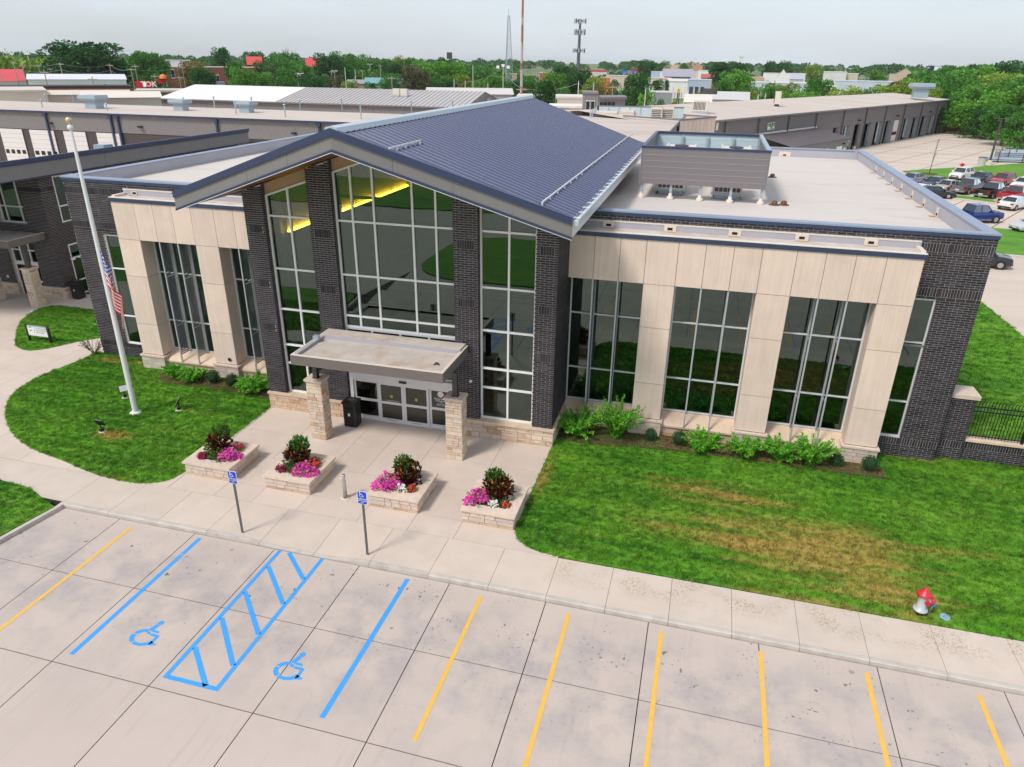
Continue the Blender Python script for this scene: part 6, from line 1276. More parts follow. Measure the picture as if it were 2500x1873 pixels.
# lean-to annex
sA, sB = ws(*REG3(470,930))[0], ws(*REG3(868,845))[0]; ln = thing('lean_to', 'low grey lean-to annex with a ribbed roof on the right depot', 'building', wp((sA+sB)/2, 4, 0)); zw = 4.9; ze = 3.6; ow = 6.0
m_ = MB(); n_ = int((sB-sA)/.5)
for k in range(n_):
    a = sA+(sB-sA)*k/n_; b = sA+(sB-sA)*(k+.55)/n_; c = sA+(sB-sA)*(k+1)/n_
    m_.add([wp(a,.1,zw+.1), wp(b,.1,zw+.1), wp(b,ow+.4,ze+.1), wp(a,ow+.4,ze+.1), wp(b+.04,.1,zw), wp(c-.04,.1,zw), wp(c-.04,ow+.4,ze), wp(b+.04,ow+.4,ze)], [(0,1,2,3), (4,5,6,7), (1,4,7,2)])
obj('ribbed_roof', m_, M['ware_dark'], ln); m_ = MB(); corrug(m_, wp(sA,ow,0), wp(sB,ow,0), 0, ze-.02, .45, .05); m_.add([wp(sB,.1,0), wp(sB,ow,0), wp(sB,ow,ze), wp(sB,.1,zw)], [(0,1,2,3)]); obj('wall', m_, M['ware'], ln); obj('wall_flashing', MB().bar(wp(sA,.15,zw+.18), wp(sB,.15,zw+.18), .1, .25), M['doorwhite'], ln)
for f in (.52, .78): a = sA+(sB-sA)*f; w_ = obj('window', MB().bar(wp(a,ow+.1,1.9), wp(a+2.6,ow+.1,1.9), .05, 1.3), M['white'], ln); obj('window_pane', MB().bar(wp(a+.1,ow+.14,1.9), wp(a+2.5,ow+.14,1.9), .04, 1.1), M['winfar'], w_)
a = sA+(sB-sA)*.92; obj('door', MB().bar(wp(a,ow+.1,1.1), wp(a+1.0,ow+.1,1.1), .06, 2.2), M['doorwhite'], ln); obj('wall_light', MB().bar(wp(a-.5,ow+.2,2.9), wp(a-.2,ow+.2,2.9), .3, .25), M['black'], ln)
# ================================================================ yard surfaces right and behind
M['yard'] = mat('yard_concrete', (.60,.50,.42), rough=.85, var=.05, vscale=.15, dirt=(.47,.38,.31), dirt_scale=.12, dirt_lo=.5, dirt_hi=.8, stretch=(.4,1.4,1), bump=.05)
pz = lambda x, y: tuple(P(*REG3(x, y))[:2])
yard = isle('yard', [(10.36,40.0), (60,40.0), (140,90), (160,235), (60,246), (-60,246), (-140,110), (-140,60), (-30.9,57.5), (10.36,57.5)], -.11, -.05, M['yard'], kind='structure')
for k in range(16):
    s = 6+k*6.7; A, B = wp(s, .5, 0), wp(s+4, 62, 0); obj('yard_joint', MB().bar((A[0],A[1],-.048), (B[0],B[1],-.048), .09, .006), M['joint'], yard)
for k in range(9): A, B = wp(-12, 6+k*6.5, 0), wp(LEN+10, 6+k*6.5, 0); obj('yard_joint', MB().bar((A[0],A[1],-.044), (B[0],B[1],-.044), .09, .006), M['joint'], yard)
gA = [pz(1430,1100), pz(1650,1084), pz(1880,1074), pz(2209,1048), pz(2400,1030), pz(2400,1110), pz(2209,1150), pz(2130,1160), pz(2000,1142), pz(1870,1148), pz(1715,1147), pz(1600,1145), pz(1500,1122)]
isle('lawn', gA, -.1, .06, M['fieldgrass'] if 'fieldgrass' in M else M['grass'], kind='structure')
isle('lawn', [pz(1745,1258), pz(1830,1262), pz(2010,1290), pz(2030,1306), pz(1900,1290), pz(1760,1272)], -.1, .10, M['grass'], kind='structure')
isle('island_kerb', [pz(1735,1256), pz(1830,1258), pz(2012,1287), pz(2036,1312), pz(1900,1297), pz(1750,1277)], -.1, .085, M['curb'], kind='structure')
isle('lawn', [(28.6,83.6), (45,79.5), (45,70.0), (25.0,71.3), (14,72), (14,84)], -.1, .06, M['grass'], kind='structure')
isle('verge_kerb', [(25.0,71.29), (45,69.9), (45,69.2), (24.9,70.6)], -.1, .05, M['curb'], kind='structure')

# ================================================================ vehicles
M['tyre'] = mat('tyre_rubber', (.018,.018,.018), rough=.85); M['rim'] = mat('wheel_rim', (.45,.45,.46), rough=.3, metal=.6); M['carglass'] = glass_mat('car_glass', tint=(.025,.03,.035), refl=.10, gcol=(.9,.95,1)); M['trim'] = mat('black_plastic', (.02,.02,.022), rough=.6); M['lampclear'] = mat('headlamp', (.62,.64,.66), rough=.12, metal=.3); M['lampred'] = mat('tail_lamp', (.32,.01,.012), rough=.2); M['plate'] = mat('number_plate', (.7,.7,.68), rough=.5); M['chrome'] = mat('chrome_trim', (.6,.6,.62), rough=.2, metal=.8)
_paint = {}
def paint(c):
    if c not in _paint:
        m, n, b = nodes('car_paint_%d' % len(_paint)); b.inputs['Base Color'].default_value = (*c, 1); b.inputs['Roughness'].default_value = .32; b.inputs['Coat Weight'].default_value = .8; b.inputs['Coat Roughness'].default_value = .05; _paint[c] = m
    return _paint[c]
KINDS = {
 'sedan': dict(st=[(2.42,.66,.36,.60), (2.30,.82,.26,.70), (1.75,.89,.22,.82), (.95,.91,.20,.92), (0,.91,.20,.94), (-1.0,.91,.20,.96), (-1.75,.89,.22,.99), (-2.22,.85,.28,.96), (-2.40,.74,.40,.86)], cab=(1.05,.35,-1.0,-1.78), roof=1.45, cw=.80, rw=.60, wb=(1.42,-1.42), wr=.33),
 'suv': dict(st=[(2.25,.70,.42,.75), (2.14,.86,.30,.90), (1.6,.91,.26,1.0), (.95,.92,.24,1.05), (0,.92,.24,1.06), (-1.2,.92,.24,1.08), (-1.9,.90,.28,1.10), (-2.15,.86,.36,1.05), (-2.25,.80,.45,.95)], cab=(1.05,.45,-1.75,-2.12), roof=1.66, cw=.83, rw=.66, wb=(1.35,-1.35), wr=.36),
 'pickup': dict(st=[(2.85,.80,.50,.95), (2.72,.94,.40,1.08), (2.0,.98,.36,1.16), (1.3,.99,.34,1.18), (.2,.99,.34,1.18), (-.8,.99,.34,1.18), (-.85,.98,.36,.78), (-2.75,.98,.38,.78), (-2.85,.95,.45,.78)], cab=(1.35,.75,-.55,-.80), roof=1.88, cw=.90, rw=.72, wb=(1.85,-1.75), wr=.41)}
def car(name, label, cat, kind, color, loc, rz, group='vehicles parked in the yard', two_tone=None):
    k = KINDS[kind]; t = thing(name, label, cat, loc, group, rz); pm = paint(color); mb = MB(); vs = []; st = k['st']
    for x, w, zl, zb in st:
        sec = [(w*.86,zl), (w,zl+.14), (w*1.0,zl+(zb-zl)*.62), (w*.95,zb-.05), (w*.86,zb), (0,zb+.02)]
        vs += [(x,y,z) for y, z in sec]+[(x,-y,z) for y, z in sec[-2::-1]]
    m = 11; fs = []
    for i in range(len(st)-1):
        for j in range(m-1): fs.append((i*m+j, i*m+j+1, (i+1)*m+j+1, (i+1)*m+j))
        fs.append((i*m+m-1, i*m, (i+1)*m, (i+1)*m+m-1))
    fs.append(tuple(range(m-1,-1,-1))); e = (len(st)-1)*m; fs.append(tuple(e+j for j in range(m))); mb.add(vs, fs, 0, False)
    x0, x1, x2, x3 = k['cab']; zr_ = k['roof']; cw, rw_ = k['cw'], k['rw']; zb = 1.16 if kind == 'pickup' else (1.04 if kind == 'suv' else .94)
    body = local(t, 'body', mb, pm)
    rf = MB(); rf.add([(x1+.05,rw_,zr_-.04), (x1+.05,-rw_,zr_-.04), (x2-.05,-rw_,zr_-.04), (x2-.05,rw_,zr_-.04), (x1-.08,rw_*.85,zr_), (x1-.08,-rw_*.85,zr_), (x2+.1,-rw_*.85,zr_), (x2+.1,rw_*.85,zr_)], [(4,7,6,5), (0,4,5,1), (1,5,6,2), (2,6,7,3), (3,7,4,0)])
    for sy in (1,-1):
        for (a, b) in (((x0,cw),(x1,rw_)), ((x3,cw),(x2,rw_))): rf.bar((a[0],sy*a[1],zb), (b[0],sy*b[1],zr_-.03), .07, .07)
        xm = (x1+x2)/2-.05; rf.bar((xm,sy*cw,zb), (xm,sy*rw_,zr_-.03), .08, .05)
    local(t, 'roof', rf, pm)
    zt = zr_-.05; i_ = .01
    local(t, 'windshield', MB().quad((x0-.02,-cw+.04,zb), (x0-.02,cw-.04,zb), (x1,rw_-.03,zt), (x1,-rw_+.03,zt)), M['carglass']); local(t, 'rear_window', MB().quad((x3+.02,cw-.04,zb), (x3+.02,-cw+.04,zb), (x2,-rw_+.03,zt), (x2,rw_-.03,zt)), M['carglass'])
    for sy in (1,-1):
        xm = (x1+x2)/2-.05
        for a, b, c, d in ((x0-.06,xm+.05,xm+.05,x1-.02), (xm-.05,x3+.06,x2+.02,xm-.05)): local(t, 'side_window', MB().quad((a,sy*(cw-.005),zb+.01), (b,sy*(cw-.005),zb+.01), (c,sy*(rw_+.0),zt), (d,sy*(rw_+.0),zt)), M['carglass'])
        local(t, 'mirror', MB().box(x0-.25,x0-.08,min(sy*(cw+.05),sy*(cw+.27)),max(sy*(cw+.05),sy*(cw+.27)),zb+.02,zb+.18), pm)
    local(t, 'cabin_floor', MB().box(x3+.1,x0-.1,-cw+.08,cw-.08,zb-.1,zb-.03), M['trim'])
    W_ = max(s[1] for s in st)
    for wx_ in k['wb']:
        for sy in (1,-1):
            r = k['wr']; local(t, 'wheel_arch', MB().tube((wx_,sy*(W_-.08),r),(wx_,sy*(W_+.004),r),r*1.17,n=18), M['trim']); w = local(t, 'wheel', MB().tube((wx_,sy*(W_-.18),r),(wx_,sy*(W_+.02),r),r,n=20), M['tyre'])
            rim = bpy.data.objects.new('rim', MB().tube((wx_,sy*(W_+.012),r),(wx_,sy*(W_+.028),r),r*.62,n=10).mesh('rim', M['rim'])); COL.objects.link(rim); rim.parent = w
    f, b_ = st[0], st[-1]
    for sy in (1,-1):
        s1, s9 = st[1], st[-2]
        local(t, 'headlight', MB().add([(s1[0]+.08,sy*s1[1]*.55,s1[3]-.10), (s1[0]-.12,sy*s1[1]*.985,s1[3]-.10), (s1[0]-.16,sy*s1[1]*.98,s1[3]-.24), (s1[0]+.11,sy*s1[1]*.55,s1[3]-.22)], [(0,1,2,3)] if sy < 0 else [(3,2,1,0)]), M['lampclear'])
        zt_l = (1.08 if kind == 'pickup' else s9[3]-.06); hl = .34 if kind != 'sedan' else .18; xr = b_[0]-.012
        local(t, 'taillight', MB().box(xr,xr+.2,min(sy*b_[1]*.78,sy*(s9[1]+.012)),max(sy*b_[1]*.78,sy*(s9[1]+.012)),zt_l-hl,zt_l), M['lampred'])
    local(t, 'grille', MB().box(f[0]-.02,f[0]+.015,-f[1]*.75,f[1]*.75,f[2]+.12,f[3]-.08), M['trim']); local(t, 'number_plate', MB().box(f[0]+.016,f[0]+.03,-.26,.26,f[2]+.02,f[2]+.16), M['plate']); local(t, 'number_plate', MB().box(b_[0]-.03,b_[0]-.013,-.26,.26,b_[2]+.12,b_[2]+.26), M['plate'])
    bm_ = M['chrome'] if kind == 'pickup' else M['trim']; local(t, 'bumper', MB().box(b_[0]-.06,b_[0]+.25,-b_[1]*.95,b_[1]*.95,b_[2]-.06,b_[2]+.10), bm_); local(t, 'bumper', MB().box(f[0]-.25,f[0]+.04,-f[1]*.95,f[1]*.95,f[2]-.08,f[2]+.06), bm_)
    if kind == 'pickup':
        local(t, 'bed', MB().box(-2.83,-.84,.88,.985,.76,1.14).box(-2.83,-.84,-.985,-.88,.76,1.14).box(-2.86,-2.76,-.98,.98,.60,1.14).box(-.90,-.84,-.88,.88,.76,1.14), pm); local(t, 'bed_liner', MB().box(-2.75,-.91,-.87,.87,.79,.83), M['trim'])
        local(t, 'sill_step', MB().box(-.5,1.3,.98,1.04,.36,.42).box(-.5,1.3,-1.04,-.98,.36,.42), M['chrome'])
    return t
def gpx(px, py): p = P(px, py, -.05); return (p.x, p.y, -.05)
HA = radians(-128); HB = radians(48)
def front_at(px, py, h, half):    # place by the ground point under the front bumper
    p = P(px, py, -.05); return (p.x-cos(h)*half, p.y-sin(h)*half, -.05)
WHITE = (.78,.77,.74); NAVY = (.010,.014,.055); BLACK = (.008,.008,.009); RED = (.36,.012,.022); SILV = (.42,.41,.38); BLUE = (.008,.03,.20); GREY = (.13,.13,.14)
car('suv', 'white compact SUV parked nose out at the far end of the near car row', 'car', 'suv', WHITE, front_at(2328,440,HA,2.2), HA)
car('sedan', 'dark blue sedan parked between the white SUV and the red SUV', 'car', 'sedan', NAVY, front_at(2374,449,HA,2.4), HA)
car('suv', 'red SUV parked beside the dark blue sedan', 'car', 'suv', RED, front_at(2429,455,HA,2.2), HA)
car('sedan', 'white sedan parked beside the red SUV at the right edge', 'car', 'sedan', WHITE, front_at(2478,463,HA,2.4), HA)
car('pickup', 'grey two-tone pickup parked tail out beside the black pickup', 'pickup', 'pickup', GREY, front_at(2334,475,HB,-2.8), HB)
car('pickup', 'black pickup parked tail out by the grass strip', 'pickup', 'pickup', BLACK, front_at(2391,486,HB,-2.8), HB)
car('pickup', 'red pickup parked tail out at the right edge', 'pickup', 'pickup', RED, front_at(2450,495,HB,-2.8), HB)
car('sedan', 'white sedan parked tail out below the red pickup', 'car', 'sedan', WHITE, front_at(2449,514,HB,-2.35), HB)
car('pickup', 'bright blue crew cab pickup standing beside the roof edge', 'pickup', 'pickup', BLUE, front_at(2428,541,radians(22),2.6), radians(22))
car('sedan', 'silver sedan cut by the right frame edge near the lawn', 'car', 'sedan', (.50,.52,.54), front_at(2473,566,radians(205),2.4), radians(205))
car('sedan', 'dark blue sedan half hidden behind the roof edge', 'car', 'sedan', NAVY, front_at(2258,461,radians(228),2.2), radians(228))
car('sedan', 'silver sedan in front of the grey pickup by the roof edge', 'car', 'sedan', SILV, front_at(2287,470,radians(228),2.3), radians(228))
car('sedan', 'white sedan mostly hidden behind the roof edge', 'car', 'sedan', WHITE, front_at(2268,474,radians(48),2.2), radians(48))
car('sedan', 'black sedan emerging from behind the roof edge', 'car', 'sedan', BLACK, front_at(2328,484,radians(5),2.4), radians(5))
car('sedan', 'pale blue sedan showing only its roof above the roof edge', 'car', 'sedan', (.22,.26,.33), front_at(2203,451,radians(228),2.2), radians(228))
car('suv', 'dark SUV poking out behind the brick corner', 'car', 'suv', (.012,.014,.022), (22.6, 66.4, -.05), radians(-6))
car('pickup', 'far grey crew cab pickup parked by the trees', 'pickup', 'pickup', (.16,.17,.20), front_at(2385,318,radians(186),2.8), radians(186))
# box truck and flatbed trailer by the trees
p = gpx(2440,314); t = thing('box_truck', 'white box truck parked behind the far grey pickup', 'truck', p, None, radians(186)); local(t, 'box', MB().box(-3.4,1.6,-1.2,1.2,.9,3.2), M['white']); local(t, 'cab', MB().add([(1.65,-1.05,.6),(3.3,-1.05,.6),(3.3,1.05,.6),(1.65,1.05,.6),(1.65,-1.0,2.3),(2.5,-.95,2.3),(2.5,.95,2.3),(1.65,1.0,2.3),(3.3,-1.0,1.4),(3.3,1.0,1.4)], [(0,1,8,5,4),(3,7,6,9,2),(1,2,9,8),(8,9,6,5),(4,5,6,7)]), M['white']); local(t, 'windshield', MB().quad((3.2,-.85,1.5),(3.2,.85,1.5),(2.6,.8,2.2),(2.6,-.8,2.2)), M['carglass'])
for x in (-2.2, 2.5):
    for sy in (-1,1): local(t, 'wheel', MB().tube((x,sy*.8,.45),(x,sy*1.15,.45),.45,n=14), M['tyre'])
p = gpx(2462,323); t = thing('flat_trailer', 'small flatbed trailer with an orange frame behind the far pickup', 'trailer', p, None, radians(186)); local(t, 'deck', MB().box(-2.2,2.2,-1,1,.6,.72), M['steel_dark']); local(t, 'rail', MB().box(-2.2,2.2,-1.02,-.96,.72,1.1).box(-2.2,2.2,.96,1.02,.72,1.1), mat('trailer_orange', (.55,.20,.02), rough=.5)); local(t, 'drawbar', MB().bar((2.2,0,.6),(3.6,0,.55),.12,.12), M['steel_dark'])
for sy in (-1,1): local(t, 'wheel', MB().tube((0,sy*1.0,.35),(0,sy*1.2,.35),.35,n=14), M['tyre'])
# white sacks, pipe bundles, bin, hydrant, light poles, young tree
for k in range(4):
    p = gpx(2313+k*15, 313); t = thing('bulk_bag', ORD[k]+' white bulk bag from the left past the far depot corner', 'bag', p, 'white bulk bags in a row'); local(t, 'sack', MB().lathe([(.7,0),(.95,.3),(.9,.95),(.55,1.15),(0,1.2)], 8), M['white']); local(t, 'strap', MB().bar((-.4,0,1.2),(.4,0,1.2),.08,.2), M['galv'])
for k, (px, py, lab) in enumerate(((2455,395,'nearest flat stack of grey pipes on the grass edge'), (2478,392,'dark bundle of pipes right of the flat stack'), (2496,388,'furthest bundle of pipes at the right edge'))):
    t = thing('pipe_stack', lab, 'pipes', gpx(px, py), None, radians(8)); nrow = 2 if k == 0 else 5
    for r in range(nrow):
        for c in range(8): local(t, 'pipe', MB().tube((-3.2,-1.1+c*.3,.25+r*.28),(3.2,-1.1+c*.3,.25+r*.28),.14,n=6), M['galv'])
    for x in (-2,2): local(t, 'rack_post', MB().box(x-.06,x+.06,-1.4,-1.28,0,1.9).box(x-.06,x+.06,1.28,1.4,0,1.9), M['rustcap'])
t = thing('litter_barrel', 'pale green barrel bin beside the tall dark light pole', 'bin', gpx(2395,404)); local(t, 'barrel', MB().lathe([(.55,0),(.62,1.3)], 14), mat('barrel_green', (.45,.50,.42), rough=.6)); local(t, 'lid', MB().lathe([(0,1.42),(.66,1.34),(.66,1.28)], 14), M['steel_dark'])
t = thing('fire_hydrant', 'small red fire hydrant behind the white SUV', 'hydrant', gpx(2347,412)); local(t, 'barrel', MB().lathe([(.2,0),(.2,.5),(.25,.55),(.22,.8),(0,.95)], 12), M['red']); local(t, 'cap', MB().tube((-.4,0,.6),(.4,0,.6),.1), M['red'])
def light_pole(px, py, topx, topy, lab, heads=1):
    p = P(px, py, -.05); D = hypot(p.x, p.y); h = PD(topx, topy, D).z; t = thing('light_pole', lab, 'lamp post', tuple(p)); local(t, 'pole', MB().tube((0,0,.6),(0,0,h),.19,.13,n=8), M['steel_dark']); local(t, 'footing', MB().lathe([(.32,0),(.32,.65),(0,.65)], 12), M['concrete'])
    for k in range(heads): local(t, 'lamp_head', MB().bar((0,0,h),((-1.2,1.2)[k],0,h+.05),.4,.12), M['steel_dark'])
light_pole(2415,401,2446,289, 'tall dark light pole at the edge of the yard lawn', 2); light_pole(2084,365,2093,303, 'dark light pole in front of the open depot bays', 1)
rnd = random.Random(3); t = thing('young_tree', 'thin leafless young tree on the yard lawn', 'tree', tuple(P(2268,425,.05))); m_ = MB(); m_.tube((0,0,0),(.2,0,5.2),.06,.015,n=6)
for k in range(34): z = rnd.uniform(1.6,5.0); a = rnd.uniform(0,6.28); l = rnd.uniform(.5,1.1)*(1-(z-1.6)/5); m_.tube((.04*z,0,z),(.04*z+cos(a)*l*.5,sin(a)*l*.5,z+l),.018,.006,n=4)
local(t, 'trunk', m_, M['stem']); local(t, 'mulch_ring', MB().lathe([(0,.06),(1.2,.04),(1.3,0)], 16), M['mulch'])
# two workers in the open bays
def worker(px, py, lab, rz, jacket):
    s, _ = ws(px, py); p = wp(s, .9, .02); t = thing('person', lab, 'person', p, None, rz)
    me = bpy.data.meshes.new('body'); J = [(0,0,.95), (0,0,1.25), (0,0,1.45), (0,0,1.55), (0,.02,1.72), (.18,0,1.42), (.26,.08,1.15), (.22,.25,.95), (-.18,0,1.42), (-.26,.02,1.15), (-.24,.12,.92), (.1,0,.9), (.12,.04,.5), (.11,0,.06), (.12,.14,.03), (-.1,0,.9), (-.12,-.02,.5), (-.12,-.06,.06), (-.13,.08,.03)]
    Ed = [(0,1), (1,2), (2,3), (3,4), (2,5), (5,6), (6,7), (2,8), (8,9), (9,10), (0,11), (11,12), (12,13), (13,14), (0,15), (15,16), (16,17), (17,18)]; Rr = [.16,.17,.15,.06,.105,.075,.055,.04,.075,.055,.04,.10,.07,.05,.045,.10,.07,.05,.045]
    me.from_pydata(J, Ed, []); o = bpy.data.objects.new('body', me); COL.objects.link(o); o.parent = t; WL[o.name] = Vector(p); o.modifiers.new('skin', 'SKIN'); me.skin_vertices[0].data[0].use_root = True
    for i, r in enumerate(Rr): me.skin_vertices[0].data[i].radius = (r, r*.85)
    o.modifiers.new('smooth', 'SUBSURF').levels = 2; o.modifiers['smooth'].render_levels = 2; me.materials.append(mat('work_trousers_'+lab[:6].strip(), (.05,.06,.10), rough=.9))
    local(t, 'jacket', MB().lathe([(.17,.95),(.21,1.15),(.20,1.40),(.09,1.52)], 10), mat('hi_vis_'+lab[:6].strip(), jacket, rough=.8)); local(t, 'helmet', MB().lathe([(.15,1.72),(.125,1.80),(.07,1.86),(0,1.87)], 10), M['white'])
worker(2032,360, 'worker in a lime hi-vis jacket standing in the first open bay', .5, (.45,.75,.03)); worker(2058,357, 'worker in a yellow jacket standing at the second open bay', 2.2, (.60,.62,.05))
HAZE = 0.00006
# ================================================================ town behind: buildings
_fm = {}
def fm(c, rough=.7):
    k = tuple(round(v, 3) for v in c)
    if k not in _fm: _fm[k] = mat('far_paint_%d' % len(_fm), c, rough=rough, var=.05, vscale=.2)
    return _fm[k]
def far_box(label, pL, pR, D, depth, wall, roofc, cat='building', name='far_building', win=(), gable=0.0, ridge='x', parapet=.3, base=-.05, roofover=.3, door=()):
    """pL, pR: photo pixels of the two upper front corners; D: distance of the front wall"""
    A, B = PD(*pL, D), PD(*pR, D); z = (A.z+B.z)/2; A.z = B.z = 0; u = (B-A); Lw = u.length; u.normalize(); n = Vector((-u.y, u.x, 0)); t = thing(name, label, cat, (A.x+u.x*Lw/2, A.y+u.y*Lw/2, base))
    def q(s, d, zz): p = A+u*s+n*d; return (p.x, p.y, zz)
    w = obj('wall', MB().prism([q(0,0,0)[:2], q(Lw,0,0)[:2], q(Lw,depth,0)[:2], q(0,depth,0)[:2]], base, z-.02), fm(wall), t)
    o = roofover
    if gable:
        if ridge == 'x': vs = [q(-o,-o,z), q(Lw+o,-o,z), q(Lw+o,depth/2,z+gable), q(-o,depth/2,z+gable), q(Lw+o,depth+o,z), q(-o,depth+o,z)]; fs = [(0,1,2,3), (3,2,4,5), (0,3,5), (1,4,2)]
        else: vs = [q(-o,-o,z), q(Lw/2,-o,z+gable), q(Lw/2,depth+o,z+gable), q(-o,depth+o,z), q(Lw+o,-o,z), q(Lw+o,depth+o,z)]; fs = [(0,1,2,3), (1,4,5,2)]; obj('gable_wall', MB().add([q(0,0,z-.02), q(Lw,0,z-.02), q(Lw/2,0,z+gable-.05)], [(0,1,2)]), fm(wall), t)
        obj('roof', MB().add(vs, fs), fm(roofc), t)
    else:
        obj('roof', MB().prism([q(-.1,-.1,0)[:2], q(Lw+.1,-.1,0)[:2], q(Lw+.1,depth+.1,0)[:2], q(-.1,depth+.1,0)[:2]], z-.015, z+parapet), fm(roofc), t)
    for (s0, s1, z0, z1, *c) in win:
        f = obj('window', MB().add([q(Lw*s0,-.06,z*z0), q(Lw*s1,-.06,z*z0), q(Lw*s1,-.06,z*z1), q(Lw*s0,-.06,z*z1), q(Lw*s0,.0,z*z0), q(Lw*s1,0,z*z0), q(Lw*s1,0,z*z1), q(Lw*s0,0,z*z1)], [(0,1,2,3), (0,4,5,1), (2,6,7,3), (1,5,6,2), (3,7,4,0)]), fm(c[0]) if c else M['white'], t)
        if not c: obj('pane', MB().quad(q(Lw*(s0+(s1-s0)*.08),-.07,z*(z0+(z1-z0)*.1)), q(Lw*(s1-(s1-s0)*.08),-.07,z*(z0+(z1-z0)*.1)), q(Lw*(s1-(s1-s0)*.08),-.07,z*(z1-(z1-z0)*.1)), q(Lw*(s0+(s1-s0)*.08),-.07,z*(z1-(z1-z0)*.1))), M['black'], f)
    return t, q, Lw, z
def DG(px, py): p = P(px, py); return hypot(p.x, p.y)
def row(n, a, b, w, z0, z1, *c): return [(a+(b-a)*(k+.5)/n-w/2, a+(b-a)*(k+.5)/n+w/2, z0, z1, *c) for k in range(n)]
CREAM = (.62,.54,.45); WHT = (.80,.78,.76); BRK = (.30,.085,.065); REDR = (.58,.07,.06); PBL = (.50,.55,.62)
far_box('bright red roofed store at the far left edge', (-60,197), (62,200), 300, 16, (.60,.58,.55), (.62,.08,.10), gable=3.5, win=[(.3,.75,.2,.7)])
tb, q, Lw, z = far_box('long white building with a round blue emblem', (66,191), (308,197), 275, 16, WHT, (.66,.66,.70), gable=1.4, win=[(.28,.36,.45,.75), (.63,.70,.45,.75), (.83,.90,.45,.75), (0,1,.0,.42,(.55,.52,.48))])
obj('blue_emblem', MB().add([q(Lw*.77+.9*cos(k*pi/8),-.08,z*.72+.9*sin(k*pi/8)) for k in range(16)], [tuple(range(16))]), fm((.03,.05,.45)), tb); obj('emblem_bar', MB().quad(q(Lw*.73,-.08,z*.45), q(Lw*.81,-.08,z*.45), q(Lw*.81,-.08,z*.5), q(Lw*.73,-.08,z*.5)), fm((.03,.05,.3)), tb)
far_box('long orange brick building with a black stepped parapet', (-90,207), (326,222), 200, 10, (.33,.115,.05), (.025,.022,.025), parapet=.35, win=[(.2,.298,.55,.97,(.03,.03,.03))])
far_box('cream stucco building with a stepped wall at the left edge', (-60,222), (114,227), 165, 18, CREAM, (.60,.53,.46), win=[(.52,.68,.05,.25,(.30,.26,.24))])
far_box('low cream shed with a shallow roof behind the depot', (115,233), (318,229), 172, 14, (.55,.48,.41), (.64,.56,.48), gable=.6, win=[(.1,.9,.0,.12,(.4,.34,.3))])
far_box('pale ribbed shed with cream doors left of the half white shed', (200,241), (392,236), 152, 12, (.46,.42,.36), (.72,.64,.56), gable=.8, win=row(3,.45,.98,.12,.05,.8,(.66,.6,.52)))
far_box('low dark walled shop under the red sign', (330,222), (560,228), 235, 14, (.10,.09,.10), (.55,.50,.46), parapet=.5)
tb, q, Lw, z = far_box('red brick school with a white penthouse', (404,166), (478,164), 345, 30, BRK, (.55,.50,.46), win=row(2,.1,.55,.12,.62,.95)+row(2,.5,1,.14,.15,.55,(.05,.04,.04)))
far_box('white boxy penthouse above the red brick school', (404,149), (464,148), 352, 16, (.70,.69,.70), (.60,.58,.56), win=[(.5,.9,.55,.62,(.5,.5,.55))])
far_box('red brick school wing half hidden by trees', (478,166), (665,166), 360, 20, BRK, (.50,.42,.38), win=row(6,.2,1,.035,.45,.75))
far_box('small cream shop with a blue roof line by the school', (505,203), (548,203), 300, 8, CREAM, (.20,.22,.35))
far_box('left red tile roofed brick house among the trees', (604,158), (640,159), 430, 14, BRK, REDR, name='house', cat='house', gable=4)
far_box('right red tile roofed brick house among the trees', (748,164), (786,165), 420, 14, BRK, REDR, name='house', cat='house', gable=4.5)
far_box('teal roofed garage with white roll-up doors', (892,204), (984,205), 330, 14, (.28,.45,.45), (.16,.36,.38), gable=2.2, win=row(3,.3,1,.16,.05,.7))
far_box('brownish low house left of the teal garage', (850,204), (892,205), 335, 10, (.42,.26,.18), (.30,.30,.32), name='house', cat='house', gable=1.5, win=row(2,0,1,.2,.25,.6))
far_box('pinkish flat building behind the lattice mast', (1186,180), (1262,183), 420, 20, (.52,.36,.28), (.50,.42,.36))
far_box('pale gabled shed behind the two masts', (1040,228), (1252,232), 190, 16, (.42,.38,.36), (.60,.56,.54), gable=1.2)
far_box('long cream warehouse with a pale roof behind the tower block', (1262,238), (1425,242), 165, 12, (.62,.54,.46), (.68,.62,.56), parapet=.4)
far_box('white flat roof low shed beside the gabled roof', (1340,262), (1425,266), 128, 8, (.55,.5,.46), (.76,.70,.65))
far_box('strip mall with a red roof line left of the cell mast', (1378,174), (1482,176), 620, 30, (.66,.60,.56), (.50,.07,.07), parapet=1.2, win=row(6,.05,.95,.1,.1,.6))
far_box('small red fronted shop between the trees', (1318,178), (1345,178), 560, 12, (.60,.1,.08), (.65,.6,.56))
far_box('dark red brick strip mall further right', (1540,168), (1590,167), 700, 25, (.32,.05,.05), (.42,.10,.10), win=row(6,0,1,.08,.2,.8,(.5,.4,.4)))
far_box('orange fronted shop below the red strip mall', (1466,190), (1490,190), 430, 12, (.70,.16,.06), (.6,.5,.4))
far_box('cream flat warehouse beyond the parking strips', (1480,186), (1545,187), 460, 25, CREAM, (.52,.46,.42))
far_box('long cream warehouse with small square windows', (1557,192), (1640,193), 420, 25, CREAM, (.58,.42,.34), parapet=.3, win=row(7,.03,.97,.035,.7,.85))
far_box('white shop with a red and white awning', (1556,208), (1620,208), 350, 14, WHT, (.14,.12,.16), win=row(9,.02,.98,.06,.1,.3,(.55,.08,.08)))
far_box('white and blue car workshop with dark bays', (1630,199), (1680,199), 370, 22, WHT, (.66,.62,.58), gable=1.0, win=row(6,.03,.97,.03,.05,.35,(.15,.15,.2)))
